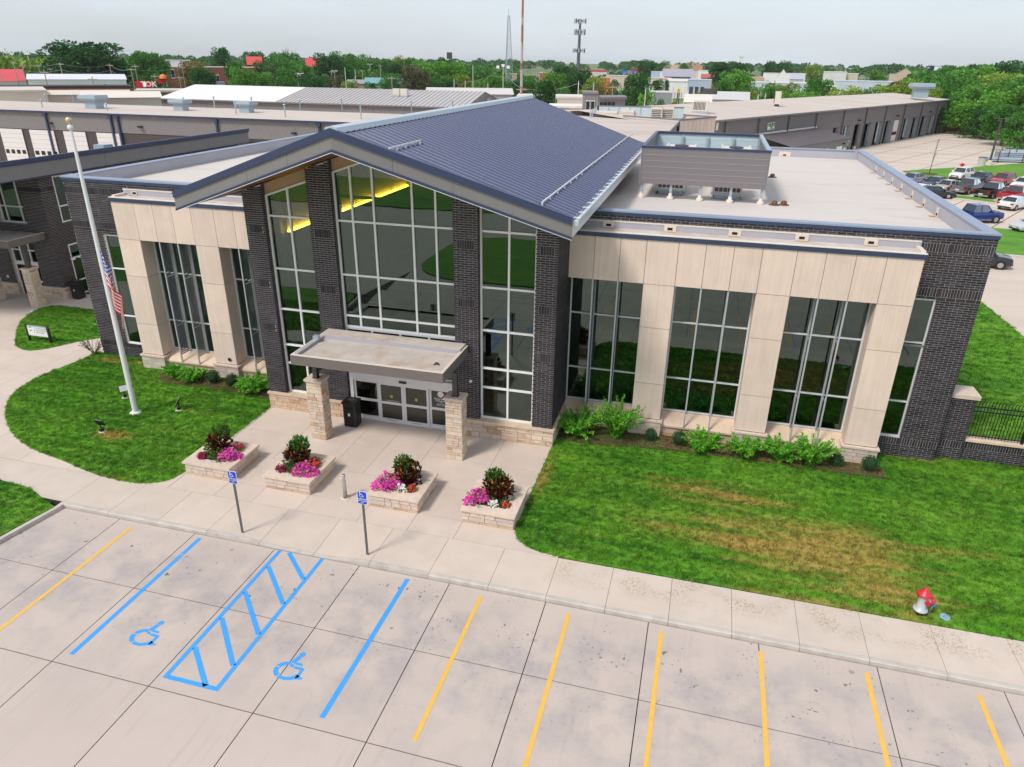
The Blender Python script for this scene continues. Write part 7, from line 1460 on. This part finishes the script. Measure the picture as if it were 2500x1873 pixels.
far_box('blue grey workshop with three dark bays', (1680,197), (1738,196), 370, 22, (.42,.47,.58), (.44,.48,.58), win=row(3,.05,.75,.16,.05,.65,(.05,.05,.07)))
far_box('pavilion with a wide hipped grey roof', (1622,188), (1686,187), 450, 25, (.45,.52,.66), (.34,.33,.38), gable=4.0, roofover=1.5, win=[(.5,.8,.1,.6,(.6,.6,.62))])
far_box('pale blue gas station building', (1590,176), (1612,176), 500, 14, (.45,.55,.72), (.62,.66,.72))
far_box('white gabled warehouse above the hipped pavilion', (1610,176), (1634,176), 560, 18, WHT, (.66,.62,.58))
far_box('cream warehouse with a taller white end', (1678,177), (1705,177), 560, 30, CREAM, (.66,.62,.58)); far_box('taller white end of the cream warehouse', (1705,173), (1730,174), 558, 30, WHT, (.66,.62,.6))
far_box('small red roofed house by the workshop', (1712,190), (1748,192), 430, 12, (.45,.12,.1), (.45,.10,.09), name='house', cat='house', gable=2)
far_box('tan mall block on the rise', (1595,160), (1660,157), 900, 40, (.62,.48,.36), (.64,.56,.48)); far_box('orange brown mall block with towers on the rise', (1655,161), (1716,159), 880, 40, (.52,.30,.20), (.5,.36,.28), win=row(3,.3,.9,.12,.6,1.25,(.50,.28,.2)))
far_box('white office with a row of dark windows and a flag', (1864,180), (1967,181), 480, 20, WHT, (.68,.60,.54), win=row(5,.03,.98,.06,.45,.62,(.08,.08,.1)))
far_box('tan shops left of the white office', (1825,190), (1864,190), 470, 14, (.62,.40,.24), (.6,.5,.42), win=row(3,0,1,.2,.1,.5,(.5,.3,.2)))
far_box('white chapel with a steep grey gable', (1895,190), (1925,190), 400, 14, WHT, (.48,.48,.52), gable=4, ridge='y'); far_box('grey gabled house right of the white chapel', (1928,194), (1962,194), 400, 12, (.52,.52,.55), (.42,.43,.48), name='house', cat='house', gable=2.6)
far_box('pale blue flat warehouse behind the bushes', (1832,203), (1975,204), 340, 16, (.52,.56,.64), (.60,.62,.68)); far_box('white shop with a blue sign band', (1998,212), (2045,213), 320, 10, WHT, (.6,.58,.56), win=[(.45,.75,.55,.85,(.03,.15,.6))])
far_box('large windowless white block', (2011,177), (2068,177), 450, 25, (.66,.65,.62), (.70,.66,.62)); far_box('cream block right of the windowless white block', (2066,181), (2096,182), 455, 22, (.58,.50,.40), (.70,.66,.62))
far_box('pale blue long building right of the bushes', (2040,198), (2185,202), 360, 16, (.55,.59,.66), (.52,.55,.64), win=row(8,.3,1,.05,.1,.5,(.35,.08,.12)))
far_box('tan barn with a gable end facing', (2190,177), (2228,179), 430, 18, (.55,.42,.32), (.58,.5,.44), gable=2.4, ridge='y'); far_box('small tan shed left of the barn', (2172,182), (2192,183), 440, 10, (.55,.45,.36), (.6,.52,.46))
far_box('grey ribbed hall with a pale curved roof', (1716,244), (1828,243), 190, 14, (.62,.55,.48), (.55,.53,.52), gable=1.6); far_box('cream low shed left of the grey ribbed hall', (1672,251), (1735,250), 170, 10, (.62,.54,.46), (.68,.62,.56), gable=1.5)
far_box('open grey carport roof in the yard beyond', (1560,226), (1640,228), 260, 14, (.30,.30,.33), (.56,.52,.5)); far_box('red walled shed under the trees beyond the yard', (2314,282), (2402,285), 226, 12, (.45,.24,.15), (.66,.62,.6), gable=1.2, win=[(.12,.2,.55,.75,(.2,.3,.4))])
# ---- signs and billboards
def board(label, x0, x1, y0, y1, D, face, cat='sign', name='sign_board', frame=M['black']):
    A, B = PD(x0, y0, D), PD(x1, y1, D); t = thing(name, label, cat, ((A.x+B.x)/2, (A.y+B.y)/2, -.05)); A2 = PD(x1, y0, D); u = (A2-A); u.z = 0; zc = (A.z+B.z)/2
    p = obj('panel', MB().bar((A.x,A.y,zc), (A2.x,A2.y,zc), .4, A.z-B.z), fm(face), t)
    for f in (.2, .8): c = A.lerp(A2, f); obj('post', MB().tube((c.x,c.y+.4,-.05), (c.x,c.y+.4,B.z+.3), .15, n=6), frame, t)
    return t, p, A, A2, zc, A.z-B.z
def text_on(p, s, A, A2, zc, f, size, m):
    c = A.lerp(A2, f); d = (A2-A); n = Vector((d.y, -d.x, 0)).normalized(); c = c+n*.28; o = lettering(s, size, m, p, (c.x, c.y, zc), rot=(pi/2, 0, atan2(d.y, d.x)), bold=True); return o
t_, p_, A, A2, zc, h_ = board('wide bright red box sign on the shop roof', 330, 374, 198, 214, 250, (.66,.015,.02)); text_on(p_, 'TOK', A, A2, zc, .72, 2.0, M['white'])
m_ = MB(); c = A.lerp(A2,.52); m_.box(c.x-.6,c.x+.6,c.y-.45,c.y-.35,zc-.7,zc+.7); obj('white_mark', m_, M['white'], p_)
t_, p_, A, A2, zc, h_ = board('red roadside sign with an orange dome on top', 383, 404, 192, 204, 262, (.62,.015,.02)); c = A.lerp(A2,.75); obj('orange_dome', MB().lathe([(1.1,0),(1.0,.6),(.6,1.1),(0,1.3)], 12, (c.x,c.y,zc+h_/2)), fm((.80,.22,.04)), p_); obj('white_mark', MB().box(A.x+.8,A2.x-.8,c.y-.5,c.y-.4,zc-h_*.4,zc-h_*.18), M['white'], p_)
t_, p_, A, A2, zc, h_ = board('dark and white billboard above the right-hand woods', 2263, 2299, 162, 173, 520, (.03,.03,.06), 'billboard', 'billboard'); c = A.lerp(A2,.76); d = (A2-A)*.24; obj('white_half', MB().bar((c.x-d.x,c.y-d.y-.4,zc), (c.x+d.x,c.y+d.y-.4,zc), .1, h_*.92), M['white'], p_); obj('white_mark', MB().bar((A.lerp(A2,.05).x,A.y-.5,zc+h_*.15), (A.lerp(A2,.35).x,A.y-.5,zc+h_*.15), .1, h_*.2), M['white'], p_)
board('pale roadside board sticking out of the right-hand woods', 2320, 2336, 178, 190, 400, (.62,.62,.60)); board('yellow and red restaurant pole sign beyond the yard', 1654, 1661, 217, 227, 260, (.70,.35,.02)); board('tall narrow white pylon sign beyond the yard', 1674, 1681, 221, 240, 230, (.68,.66,.62)); board('small blue roadside sign near the strip malls', 1517, 1532, 172, 178, 520, (.04,.14,.62)); board('second blue roadside sign right of the first', 1543, 1550, 172, 178, 520, (.04,.14,.60))

# ================================================================ masts, poles and wires
M['wood'] = mat('pole_wood', (.40,.34,.28), rough=.9); M['palepole'] = mat('pale_pole', (.62,.60,.56), rough=.7); M['rustpole'] = mat('rusty_mast', (.30,.12,.07), rough=.8, var=.35, vscale=.35, dirt=(.45,.40,.38), dirt_scale=.25, dirt_lo=.5, dirt_hi=.55)
D = 175.; p = PD(1272,262,D); t = thing('antenna_mast', 'thin rusty red mast rising out of the picture top', 'mast', (p.x,p.y,-.05)); zt = PD(1276,-25,D).z; local(t, 'mast', MB().tube((0,0,0),(0,0,zt),.36,.22,n=8), M['rustpole']); local(t, 'base', MB().box(-.8,.8,-.8,.8,0,.5), M['concrete'])
D = 300.; p = PD(1240,215,D); zt = PD(1241,21,D).z; t = thing('lattice_mast', 'slender grey lattice mast left of the rusty mast', 'mast', (p.x,p.y,-.05)); m_ = MB(); nb = 26
def lp(k, i): r = 2.0*(1-k/nb)+.45; a = 2*pi*i/3+.4; return Vector((r*cos(a), r*sin(a), zt*.93*k/nb))
for i in range(3): local(t, 'leg', MB().tube(lp(0,i), lp(nb,i), .11, n=5), M['galv'])
for k in range(nb):
    for i in range(3): m_.tube(lp(k,i), lp(k+1,(i+1)%3), .055, n=4, cap=False); m_.tube(lp(k+1,i), lp(k+1,(i+1)%3), .055, n=4, cap=False)
local(t, 'bracing', m_, M['galv']); local(t, 'tip', MB().tube((0,0,zt*.93),(0,0,zt),.08), M['galv'])
D = 560.; p = PD(1411,172,D); zt = PD(1414,46,D).z; t = thing('cell_tower', 'slate cell tower pole with three rings of antennas', 'mast', (p.x,p.y,-.05)); local(t, 'pole', MB().tube((0,0,0),(0,0,zt),1.5,.7,n=12), mat('cell_pole', (.10,.13,.18), rough=.5))
for f, rr, hh in ((PD(1414,51,D).z,4.0,2.6), (PD(1414,78,D).z,3.8,3.4), (PD(1413,123,D).z,4.2,2.4)):
    local(t, 'antenna_ring', MB().lathe([(rr*.8,f-.2),(rr*.85,f),(rr*.8,f+.2)], 12), M['steel_dark'])
    for k in range(9): a = 2*pi*k/9; local(t, 'antenna', MB().box(rr*cos(a)-.3,rr*cos(a)+.3,rr*sin(a)-.3,rr*sin(a)+.3,f-hh/2-.3,f+hh/2), M['hydgrey'] if k % 3 else M['steel_dark'])
D = 900.; p = PD(1806,170,D); zt = PD(1806,137,D).z; t = thing('lattice_mast', 'far pale lattice tower on the right horizon', 'mast', (p.x,p.y,0)); local(t, 'frame', MB().tube((-1.5,0,0),(-1.0,0,zt),.5,n=4).tube((1.5,0,0),(1.0,0,zt),.5,n=4).tube((-1.5,0,zt*.5),(1.2,0,zt*.75),.3,n=4).tube((1.5,0,zt*.5),(-1.2,0,zt*.75),.3,n=4), M['palepole']); local(t, 'platform', MB().box(-2.5,2.5,-1,1,zt-1.5,zt), M['palepole'])
D = 520.; p = PD(1098,165,D); zt = PD(1098,128,D).z; t = thing('antenna_mast', 'far short antenna mast above the middle trees', 'mast', (p.x,p.y,0)); local(t, 'mast', MB().tube((0,0,0),(0,0,zt),.5,n=6), M['steel_dark']); local(t, 'head', MB().box(-1.6,1.6,-1,1,zt-4,zt), M['steel_dark'])
D = 620.; p = PD(1967,185,D); zt = PD(1967,154,D).z; t = thing('flagpole', 'far flagpole with a flag beside the white office', 'flagpole', (p.x,p.y,0)); local(t, 'mast', MB().tube((0,0,0),(0,0,zt),.2,n=6), M['palepole']); local(t, 'flag', MB().box(.2,3.5,-.05,.05,zt-9,zt-5), fm((.6,.3,.35)))
poles = [(10,218,133,290,'W'), (30,218,121,430,'S'), (45,218,128,430,'S'), (49,218,149,300,'W'), (70,225,156,270,'W'), (87,215,130,430,'S'), (107,215,157,330,'W'), (126,252,170,215,'W'), (133,215,165,330,'W'), (161,220,152,290,'W'), (238,252,187,205,'W'), (279,216,155,300,'W'), (330,222,165,270,'W'), (341,222,157,270,'W'), (384,222,181,262,'W'), (443,220,185,290,'W'), (454,220,160,300,'W'),
 (729,214,180,320,'L'), (736,214,178,300,'L'), (813,216,172,330,'W'), (820,216,172,330,'L'), (846,220,167,250,'P'), (870,220,172,270,'P'), (887,214,170,360,'W'), (905,190,156,420,'L'), (930,195,158,380,'W'), (958,222,186,240,'W'), (1109,225,195,235,'P'), (1136,225,198,235,'P'), (1155,225,160,250,'P'), (1191,225,205,235,'P'), (1228,230,163,230,'F'), (1273,255,212,178,'W'), (1284,180,159,480,'W'), (1300,180,159,480,'W'), (1309,182,160,480,'W'),
 (1410,260,200,172,'P'), (1448,235,203,200,'P'), (1495,230,208,240,'W'), (1573,262,217,175,'P'), (1592,258,222,190,'P'), (1640,258,216,190,'P'), (1668,262,215,178,'P'), (1691,258,216,185,'P'), (1730,255,222,180,'D'), (1816,190,165,560,'W'), (2076,180,167,480,'L'), (2040,180,165,480,'W'), (2497,215,190,300,'P'), (1868,240,230,190,'P'), (1850,243,233,180,'P')]
pole_tops = {}; POLES = []
M['lampwhite'] = mat('lamp_white', (.75,.75,.73), rough=.4)
for (px, pb, pt, D, kd) in poles:
    p = PD(px, pb, D); zt = PD(px, pt, D).z; lab = {'W': 'wooden utility pole with crossarm', 'S': 'tall pale sports field mast', 'L': 'street lamp pole with bright heads', 'P': 'plain pale utility pole', 'F': 'white floodlight pole with lamp cluster', 'D': 'dark slim lamp pole'}[kd]
    t = thing('utility_pole' if kd in 'WP' else 'light_pole', lab, 'pole', (p.x, p.y, -.1), 'poles in the town behind'); r = .14 if D < 330 else .2
    local(t, 'pole', MB().tube((0,0,0),(0,0,zt+.1),r,r*.75,n=6), M['wood'] if kd == 'W' else (M['steel_dark'] if kd == 'D' else M['palepole'])); pole_tops[px] = Vector((p.x, p.y, zt)); POLES.append((t, lab, px, D))
    if kd == 'W': local(t, 'crossarm', MB().box(-1.3,1.3,-.08,.08,zt-.6,zt-.4), M['wood'])
    elif kd == 'P': local(t, 'insulator', MB().tube((0,0,zt+.1),(0,0,zt+.4),.08,n=5), M['galv'])
    elif kd == 'L': local(t, 'lamp_head', MB().box(-1.5,-.4,-.2,.2,zt-.2,zt+.05).box(.4,1.5,-.2,.2,zt-.2,zt+.05), M['lampwhite'])
    elif kd == 'F': local(t, 'lamp_head', MB().box(-2.0,-1.2,-.3,.3,zt-.4,zt+.4).box(-.4,.4,-.3,.3,zt,zt+.8).box(1.2,2.0,-.3,.3,zt-.4,zt+.4), M['lampwhite'])
    else: local(t, 'lamp_head', MB().box(-1.6,1.6,-.3,.3,zt-.6,zt+.6), M['lampwhite'] if kd == 'S' else M['steel_dark'])
def wire(a, b, dz, lab, sag=1.2):
    lab = lab
    A, B = pole_tops[a]+Vector((0,0,dz)), pole_tops[b]+Vector((0,0,dz)); m_ = MB(); n = 10; prev = A
    for k in range(1, n+1):
        f = k/n; c = A.lerp(B, f); c.z -= sag*4*f*(1-f); m_.tube(prev, c, .045, n=4, cap=False); prev = c
    o = obj('overhead_wire', m_, mat('wire_%d_%d_%d' % (a, b, int(dz*10)), (.32,.31,.30), rough=.7)); props(o, lab, 'wire', 'overhead wires on the left')
for i, (a, b) in enumerate(((49,161), (161,279), (279,330), (330,454))):
    for nm, dz in (('upper', -.4), ('middle', -2.2), ('lower', -4.2)): wire(a, b, dz, nm+' overhead wire in the '+ORD[i]+' span from the left edge', 1.0)
for i, (a, b) in enumerate(((1109,1136), (1136,1228), (1228,1273), (1273,1410), (1410,1448))): wire(a, b, -.3, 'overhead wire in the '+ORD[i]+' span from the left beside the masts', .9)
LAND = [(30,'the red roofed store'), (190,'the long white building'), (352,'the red box sign'), (430,'the red brick school'), (625,'the left red-roofed house'), (765,'the right red-roofed house'), (938,'the teal garage'), (1098,'the short antenna mast'), (1241,'the lattice mast'), (1275,'the rusty mast'), (1413,'the cell tower'), (1475,'the grey tower block'), (1588,'the red awning shop'), (1655,'the white workshop'), (1710,'the blue-grey workshop'), (1775,'the ribbed hall'), (1915,'the white office'), (2040,'the windowless block'), (2210,'the tan barn'), (2281,'the billboard'), (2360,'the red walled shed'), (2446,'the tall yard light pole')]
def name_by_place(items):
    """items: (object, looks, pixel column, distance); one label each, told apart by looks, landmark and nearness"""
    gr = {}
    for o, look, px, D in items:
        lx, ln = min(LAND, key=lambda l: abs(l[0]-px)); rel = 'in line with' if abs(px-lx) < 9 else ('left of' if px < lx else 'right of'); gr.setdefault((look, rel, ln), []).append((D, o))
    for (look, rel, ln), l in gr.items():
        l.sort(key=lambda t: t[0])
        for i, (D, o) in enumerate(l):
            pre = '' if len(l) == 1 else ('nearest ' if i == 0 else ('farthest ' if i == len(l)-1 else ORD[i]+' nearest ')); o['label'] = pre+look+' '+rel+' '+ln
name_by_place([(t, lab, px, D) for t, lab, px, D in POLES])

# ================================================================ trees
def leaf_mat(name):
    m, n, b = nodes(name); N = n.nodes.new; L = n.links.new; b.inputs['Roughness'].default_value = .65; b.inputs['Specular IOR Level'].default_value = .3; oi = N('ShaderNodeObjectInfo'); geo = N('ShaderNodeNewGeometry')
    mr = N('ShaderNodeMapRange'); mr.inputs[3].default_value = .5; mr.inputs[4].default_value = 1.5; L(geo.outputs['Random Per Island'], mr.inputs[0])
    t = N('ShaderNodeTexNoise'); t.inputs['Scale'].default_value = .35; t.inputs['Detail'].default_value = 2; L(geo.outputs['Position'], t.inputs['Vector']); m2 = N('ShaderNodeMapRange'); m2.inputs[1].default_value = .3; m2.inputs[2].default_value = .7; m2.inputs[3].default_value = .65; m2.inputs[4].default_value = 1.35; L(t.outputs[0], m2.inputs[0])
    mu = N('ShaderNodeMath'); mu.operation = 'MULTIPLY'; L(mr.outputs[0], mu.inputs[0]); L(m2.outputs[0], mu.inputs[1]); v = N('ShaderNodeVectorMath'); v.operation = 'SCALE'; L(oi.outputs['Color'], v.inputs[0]); L(mu.outputs[0], v.inputs[3]); L(v.outputs[0], b.inputs['Base Color'])
    tr = N('ShaderNodeBsdfTranslucent'); L(v.outputs[0], tr.inputs[0]); ms = N('ShaderNodeMixShader'); ms.inputs[0].default_value = .3; L(b.outputs[0], ms.inputs[1]); L(tr.outputs[0], ms.inputs[2]); L(ms.outputs[0], n.nodes['Material Output'].inputs[0]); return m
M['leaves'] = leaf_mat('tree_leaves'); M['bark'] = mat('bark', (.11,.08,.06), rough=.95)
def make_tree(seed, nblob=30, per=110, leafs=.052, shape='round'):
    """unit tree: height 1, crown half width about .5"""
    rnd = random.Random(seed); tr = MB(); lf = MB(); tr.tube((0,0,0), (.01,0,.34), .032, .022, n=7); blobs = []
    for k in range(nblob):
        a = rnd.uniform(0, 2*pi); h = rnd.random()
        if shape == 'round': zc = .24+.66*h; R_ = .40*sqrt(max(.05, 1-((zc-.52)/.46)**2))*rnd.uniform(.25, 1.0)
        elif shape == 'tall': zc = .16+.76*h; R_ = .27*(1-h*.75)*rnd.uniform(.3, 1.05)+.05
        else: zc = .10+.72*h; R_ = .46*sqrt(max(.05, 1-((zc-.35)/.62)**2))*rnd.uniform(.35, 1.0)
        r = rnd.uniform(.09, .17); blobs.append((R_*cos(a), R_*sin(a), zc, r))
        tr.tube((.01,0,rnd.uniform(.22,.36)), (R_*cos(a)*.8, R_*sin(a)*.8, zc-.02), .012, .004, n=4, cap=False)
    for (x, y, z, r) in blobs:
        for k in range(per):
            v = rvec(rnd); rr = r*(.45+.55*rnd.random()**.5)
            if v.z < -.3 and rnd.random() < .5: continue
            c = Vector((x+v.x*rr, y+v.y*rr, min(z+v.z*rr*.8, .99))); leaf(lf, c, v+rvec(rnd)*.9+Vector((0,0,.2)), rvec(rnd), leafs*rnd.uniform(.6,1.4), leafs*rnd.uniform(.5,.9))
    return tr.mesh('tree_trunk', M['bark']), lf.mesh('tree_crown', M['leaves'])
PROTO = [make_tree(s, shape=sh) for s, sh in ((1,'round'), (2,'round'), (3,'round'), (4,'bush'), (5,'bush'), (6,'tall'))]
BIG = [make_tree(21, 52, 170, .040, 'round'), make_tree(22, 46, 170, .040, 'bush'), make_tree(23, 48, 160, .042, 'round')]
GREEN = {'d': (.040,.135,.030), 'm': (.080,.235,.036), 'b': (.135,.335,.040), 'y': (.235,.345,.045), 'o': (.25,.21,.06), 'g': (.10,.19,.06), 'n': (.11,.11,.045)}
TW = {'d': 'dark green', 'm': 'mid green', 'b': 'bright green', 'y': 'yellow-green', 'o': 'olive brown', 'g': 'grey-green', 'n': 'brownish'}
trnd = random.Random(77); TREES = []
def tree(px, ptop, pbase, hw, tone='m', proto=None, label=None, D=None, name='tree'):
    D = D or DG(px, pbase); A = PD(px, pbase, D); z1 = PD(px, ptop, D).z; w = hw*D/FPX*1.12; h = max(3.0, z1+.3); big = hw*2 > 50; pr = (BIG[proto % 3] if big else PROTO[proto]) if proto is not None else (trnd.choice(BIG) if big else trnd.choice(PROTO[:5]))
    t = thing(name, label or (TW[tone]+' broadleaf tree standing in the town behind'), 'tree', (A.x, A.y, -.1), 'trees in the town behind', trnd.uniform(0, 6.28)); t.scale = (w/.48, w/.48, h)
    tr = bpy.data.objects.new('trunk', pr[0]); cr = bpy.data.objects.new('crown', pr[1]); c = GREEN[tone]; f = trnd.uniform(.85, 1.15); cr.color = (c[0]*f, c[1]*f, c[2]*f, 1)
    for o in (tr, cr): COL.objects.link(o); o.parent = t
    if label is None: TREES.append((t, TW[tone]+' broadleaf tree', px, D))
    return t
tree(228,101,205,80,'d',0,'huge dark oak-like tree rising over the white building at left',D=330); tree(160,150,205,40,'d',1,D=345); tree(300,140,205,40,'d',2,D=350)
tree(368,125,205,40,'m',0,'tall mid green tree left of the red brick school',D=320)
tree(478,142,208,32,'o',1,'olive brown tree right of the red brick school',D=335); tree(497,166,214,28,'d',0,'dark green tree in front of the olive brown tree',D=290); tree(545,116,190,24,'d',1,'tall dark tree standing above the skyline left of the red roofs',D=420); tree(575,152,205,25,'m',None,D=350); tree(600,165,216,36,'b',2,'bright green broad tree before the school wing',D=285); tree(635,170,216,34,'b',1,D=285); tree(648,150,200,30,'d',None,D=360)
for a in ((625,125,190,26,'g',500),(700,128,190,40,'m',430),(690,140,205,34,'m',380),(728,150,212,38,'m',330),(668,158,214,22,'g',310),(702,165,216,25,'m',300),(760,185,216,32,'d',290),(808,132,205,42,'d',380),(840,128,200,40,'m',420),(872,126,195,32,'m',450),(785,176,216,22,'m',300),(820,175,216,20,'n',300),(848,192,220,14,'y',265),(862,195,220,14,'y',262),(918,180,212,10,'o',350),(905,140,200,26,'m',430),(935,145,200,26,'m',430),(960,150,200,30,'d',400),(985,138,200,28,'y',460),(1010,140,200,30,'d',430),(1050,148,215,50,'b',350),(1100,150,215,44,'b',355),(1145,158,218,38,'b',345),(1185,170,218,34,'m',330),(1128,178,220,30,'y',300),(1075,185,220,34,'m',300),(1170,195,222,24,'b',285),(905,200,218,17,'m',300),(1015,160,222,36,'n',290),(1090,135,190,24,'d',520),(955,175,214,26,'m',330),(1212,185,222,30,'b',300)): tree(a[0],a[1],a[2],a[3],a[4],None,None,a[5])
for a in ((1255,188,232,22,'d',235),(1285,185,235,28,'m',240),(1330,195,262,26,'d',150),(1355,178,235,30,'b',260),(1380,160,225,34,'d',300),(1412,170,235,36,'d',270),(1450,182,238,30,'y',255),(1475,190,235,22,'o',250),(1365,205,240,24,'m',230),(1340,175,225,20,'y',300),(1555,180,250,34,'d',215),(1530,205,250,20,'m',220),(1500,190,225,12,'d',330),(1580,225,262,20,'b',180),(1612,235,262,14,'m',178),(1605,193,212,14,'d',345),(1628,196,215,7,'d',330),(1645,243,262,8,'o',175),(1680,232,258,12,'y',190),(1700,225,255,18,'b',205),(1726,235,255,10,'d',185)): tree(a[0],a[1],a[2],a[3],a[4],None,None,a[5])
for a in ((1770,150,210,44,'d',420),(1738,160,205,20,'d',450),(1790,172,235,42,'b',270),(1760,195,240,26,'m',240),(1815,180,215,16,'d',380),(1800,155,200,22,'m',430),(1830,205,245,22,'m',235),(1850,215,248,24,'y',215),(1905,195,250,44,'y',210),(1880,210,250,30,'m',205),(1960,216,252,32,'b',195),(1930,225,252,30,'b',190),(1995,192,240,34,'m',230),(2015,212,246,22,'d',215),(2060,213,245,42,'y',205),(2120,218,243,24,'m',215),(2100,208,240,10,'m',260),(2160,200,235,30,'y',250),(2190,200,232,32,'o',260),(1580,146,172,26,'d',600),(1618,150,175,18,'m',620),(1672,155,175,16,'m',650),(2085,165,185,14,'m',480),(2140,172,190,22,'b',470),(1880,150,185,18,'d',560),(1915,150,185,22,'d',560),(1985,155,185,22,'y',560)): tree(a[0],a[1],a[2],a[3],a[4],None,None,a[5])
# right-hand woods: the near edge tree by tree
for k, a in enumerate(((2235,175,275,44,'m',260),(2265,165,270,46,'m',290),(2215,195,270,34,'y',235),(2290,200,290,44,'m',240),(2255,215,285,30,'y',225),(2325,180,300,52,'m',245),(2350,160,290,48,'b',310),(2375,205,310,48,'b',225),(2410,170,300,52,'y',290),(2345,245,315,36,'b',215),(2420,215,320,50,'b',215),(2460,185,315,52,'m',260),(2490,210,330,52,'b',205),(2400,260,325,36,'d',205),(2450,255,335,44,'m',190),(2495,265,345,40,'m',178),(2310,235,300,28,'m',222),(2290,260,300,18,'d',215),(2540,180,330,60,'m',230),(2560,240,345,50,'b',185),(2440,150,270,44,'d',400),(2490,140,260,50,'d',420),(2380,155,260,40,'g',420),(2310,155,250,40,'m',430))):
    tree(a[0],a[1],a[2],a[3],a[4],None,None,a[5])
name_by_place(TREES)
t = thing('leafless_tree', 'bare purple-grey tree crown on the skyline between the red roofs', 'tree', tuple(PD(708,190,470)[:2])+(0,)); rnd = random.Random(9); m_ = MB(); zt = PD(708,122,470).z; m_.tube((0,0,0),(0,0,zt*.6),.4,.25,n=6)
for k in range(26): a = rnd.uniform(0,6.28); e = Vector((cos(a)*5*rnd.random(), sin(a)*5*rnd.random(), zt*rnd.uniform(.8,1.0))); s = Vector((0,0,zt*rnd.uniform(.4,.6))); m_.tube(s, e, .22, .06, n=4, cap=False); [m_.tube(s.lerp(e,.6), e+rvec(rnd)*2, .1, .04, n=4, cap=False) for _ in range(3)]
local(t, 'trunk', m_, fm((.20,.17,.20))); local(t, 'twigs', MB().tube((0,0,zt*.6),(.5,0,zt),.15,.03,n=4), fm((.20,.17,.20)))
# far woods: one mass up to the horizon
def far_crown(seed, n=260):
    rnd = random.Random(seed); mb = MB()
    for k in range(n):
        v = rvec(rnd); v.z = abs(v.z)*1.1-.25; r = .75+.3*rnd.random(); leaf(mb, Vector((v.x*.5*r, v.y*.5*r, .45+v.z*.5*r)), v+rvec(rnd)*.8, rvec(rnd), rnd.uniform(.10,.2), rnd.uniform(.08,.15))
    return mb
FC = [far_crown(k) for k in range(5)]; wr = random.Random(12)
def woods(label, cnt, xr, Dr, hr, col, ytop=None):
    mb = MB()
    for k in range(cnt):
        px = wr.uniform(*xr); D = wr.uniform(*Dr); b = PD(px, 150, D); h = wr.uniform(*hr); w = h*wr.uniform(.75,1.25); src = wr.choice(FC); c, s = cos(k), sin(k); base = len(mb.v)
        mb.v += [(b.x+(x*c-y*s)*w, b.y+(x*s+y*c)*w, z*h) for x, y, z in src.v]; mb.f += [tuple(base+i for i in f) for f in src.f]; mb.m += src.m; mb.sm += src.sm
    o = obj('far_woods', mb, M['leaves'], kind='stuff'); o.color = (*col, 1); return props(o, label, 'woods')
woods('distant tree belt running along the whole horizon', 380, (-250,2750), (950,1700), (13,19), (.075,.185,.060)); woods('nearer tree belt on the left half of the horizon', 150, (-150,1260), (520,820), (10,14), (.09,.235,.045)); woods('tree belt on the horizon at the far right', 80, (2190,2700), (480,800), (10,15), (.10,.24,.045)); woods('yellow-green tree belt behind the white building at far left', 60, (-60,190), (400,470), (11,15), (.21,.33,.045)); woods('leafy belt of the middle town behind the depot roofs', 90, (560,1260), (390,520), (8,12), (.10,.26,.04)); woods('dense woods filling the right edge behind the yard', 110, (2230,2750), (270,520), (9,14), (.115,.28,.04)); woods('low hedges and street trees between the distant shops', 70, (1270,2180), (480,900), (4,8), (.07,.17,.04))
# ================================================================ air
hz = MB().box(-2000, 2000, -120, 1800, -1.2, 92); m, n, b = nodes('haze_air'); n.nodes.remove(b); v = n.nodes.new('ShaderNodeVolumePrincipled'); v.inputs['Color'].default_value = (.93,.965,1.0,1); v.inputs['Density'].default_value = HAZE; v.inputs['Anisotropy'].default_value = .2; n.links.new(v.outputs[0], n.nodes['Material Output'].inputs['Volume'])
if HAZE > 0: obj('haze', hz, m, kind='stuff')
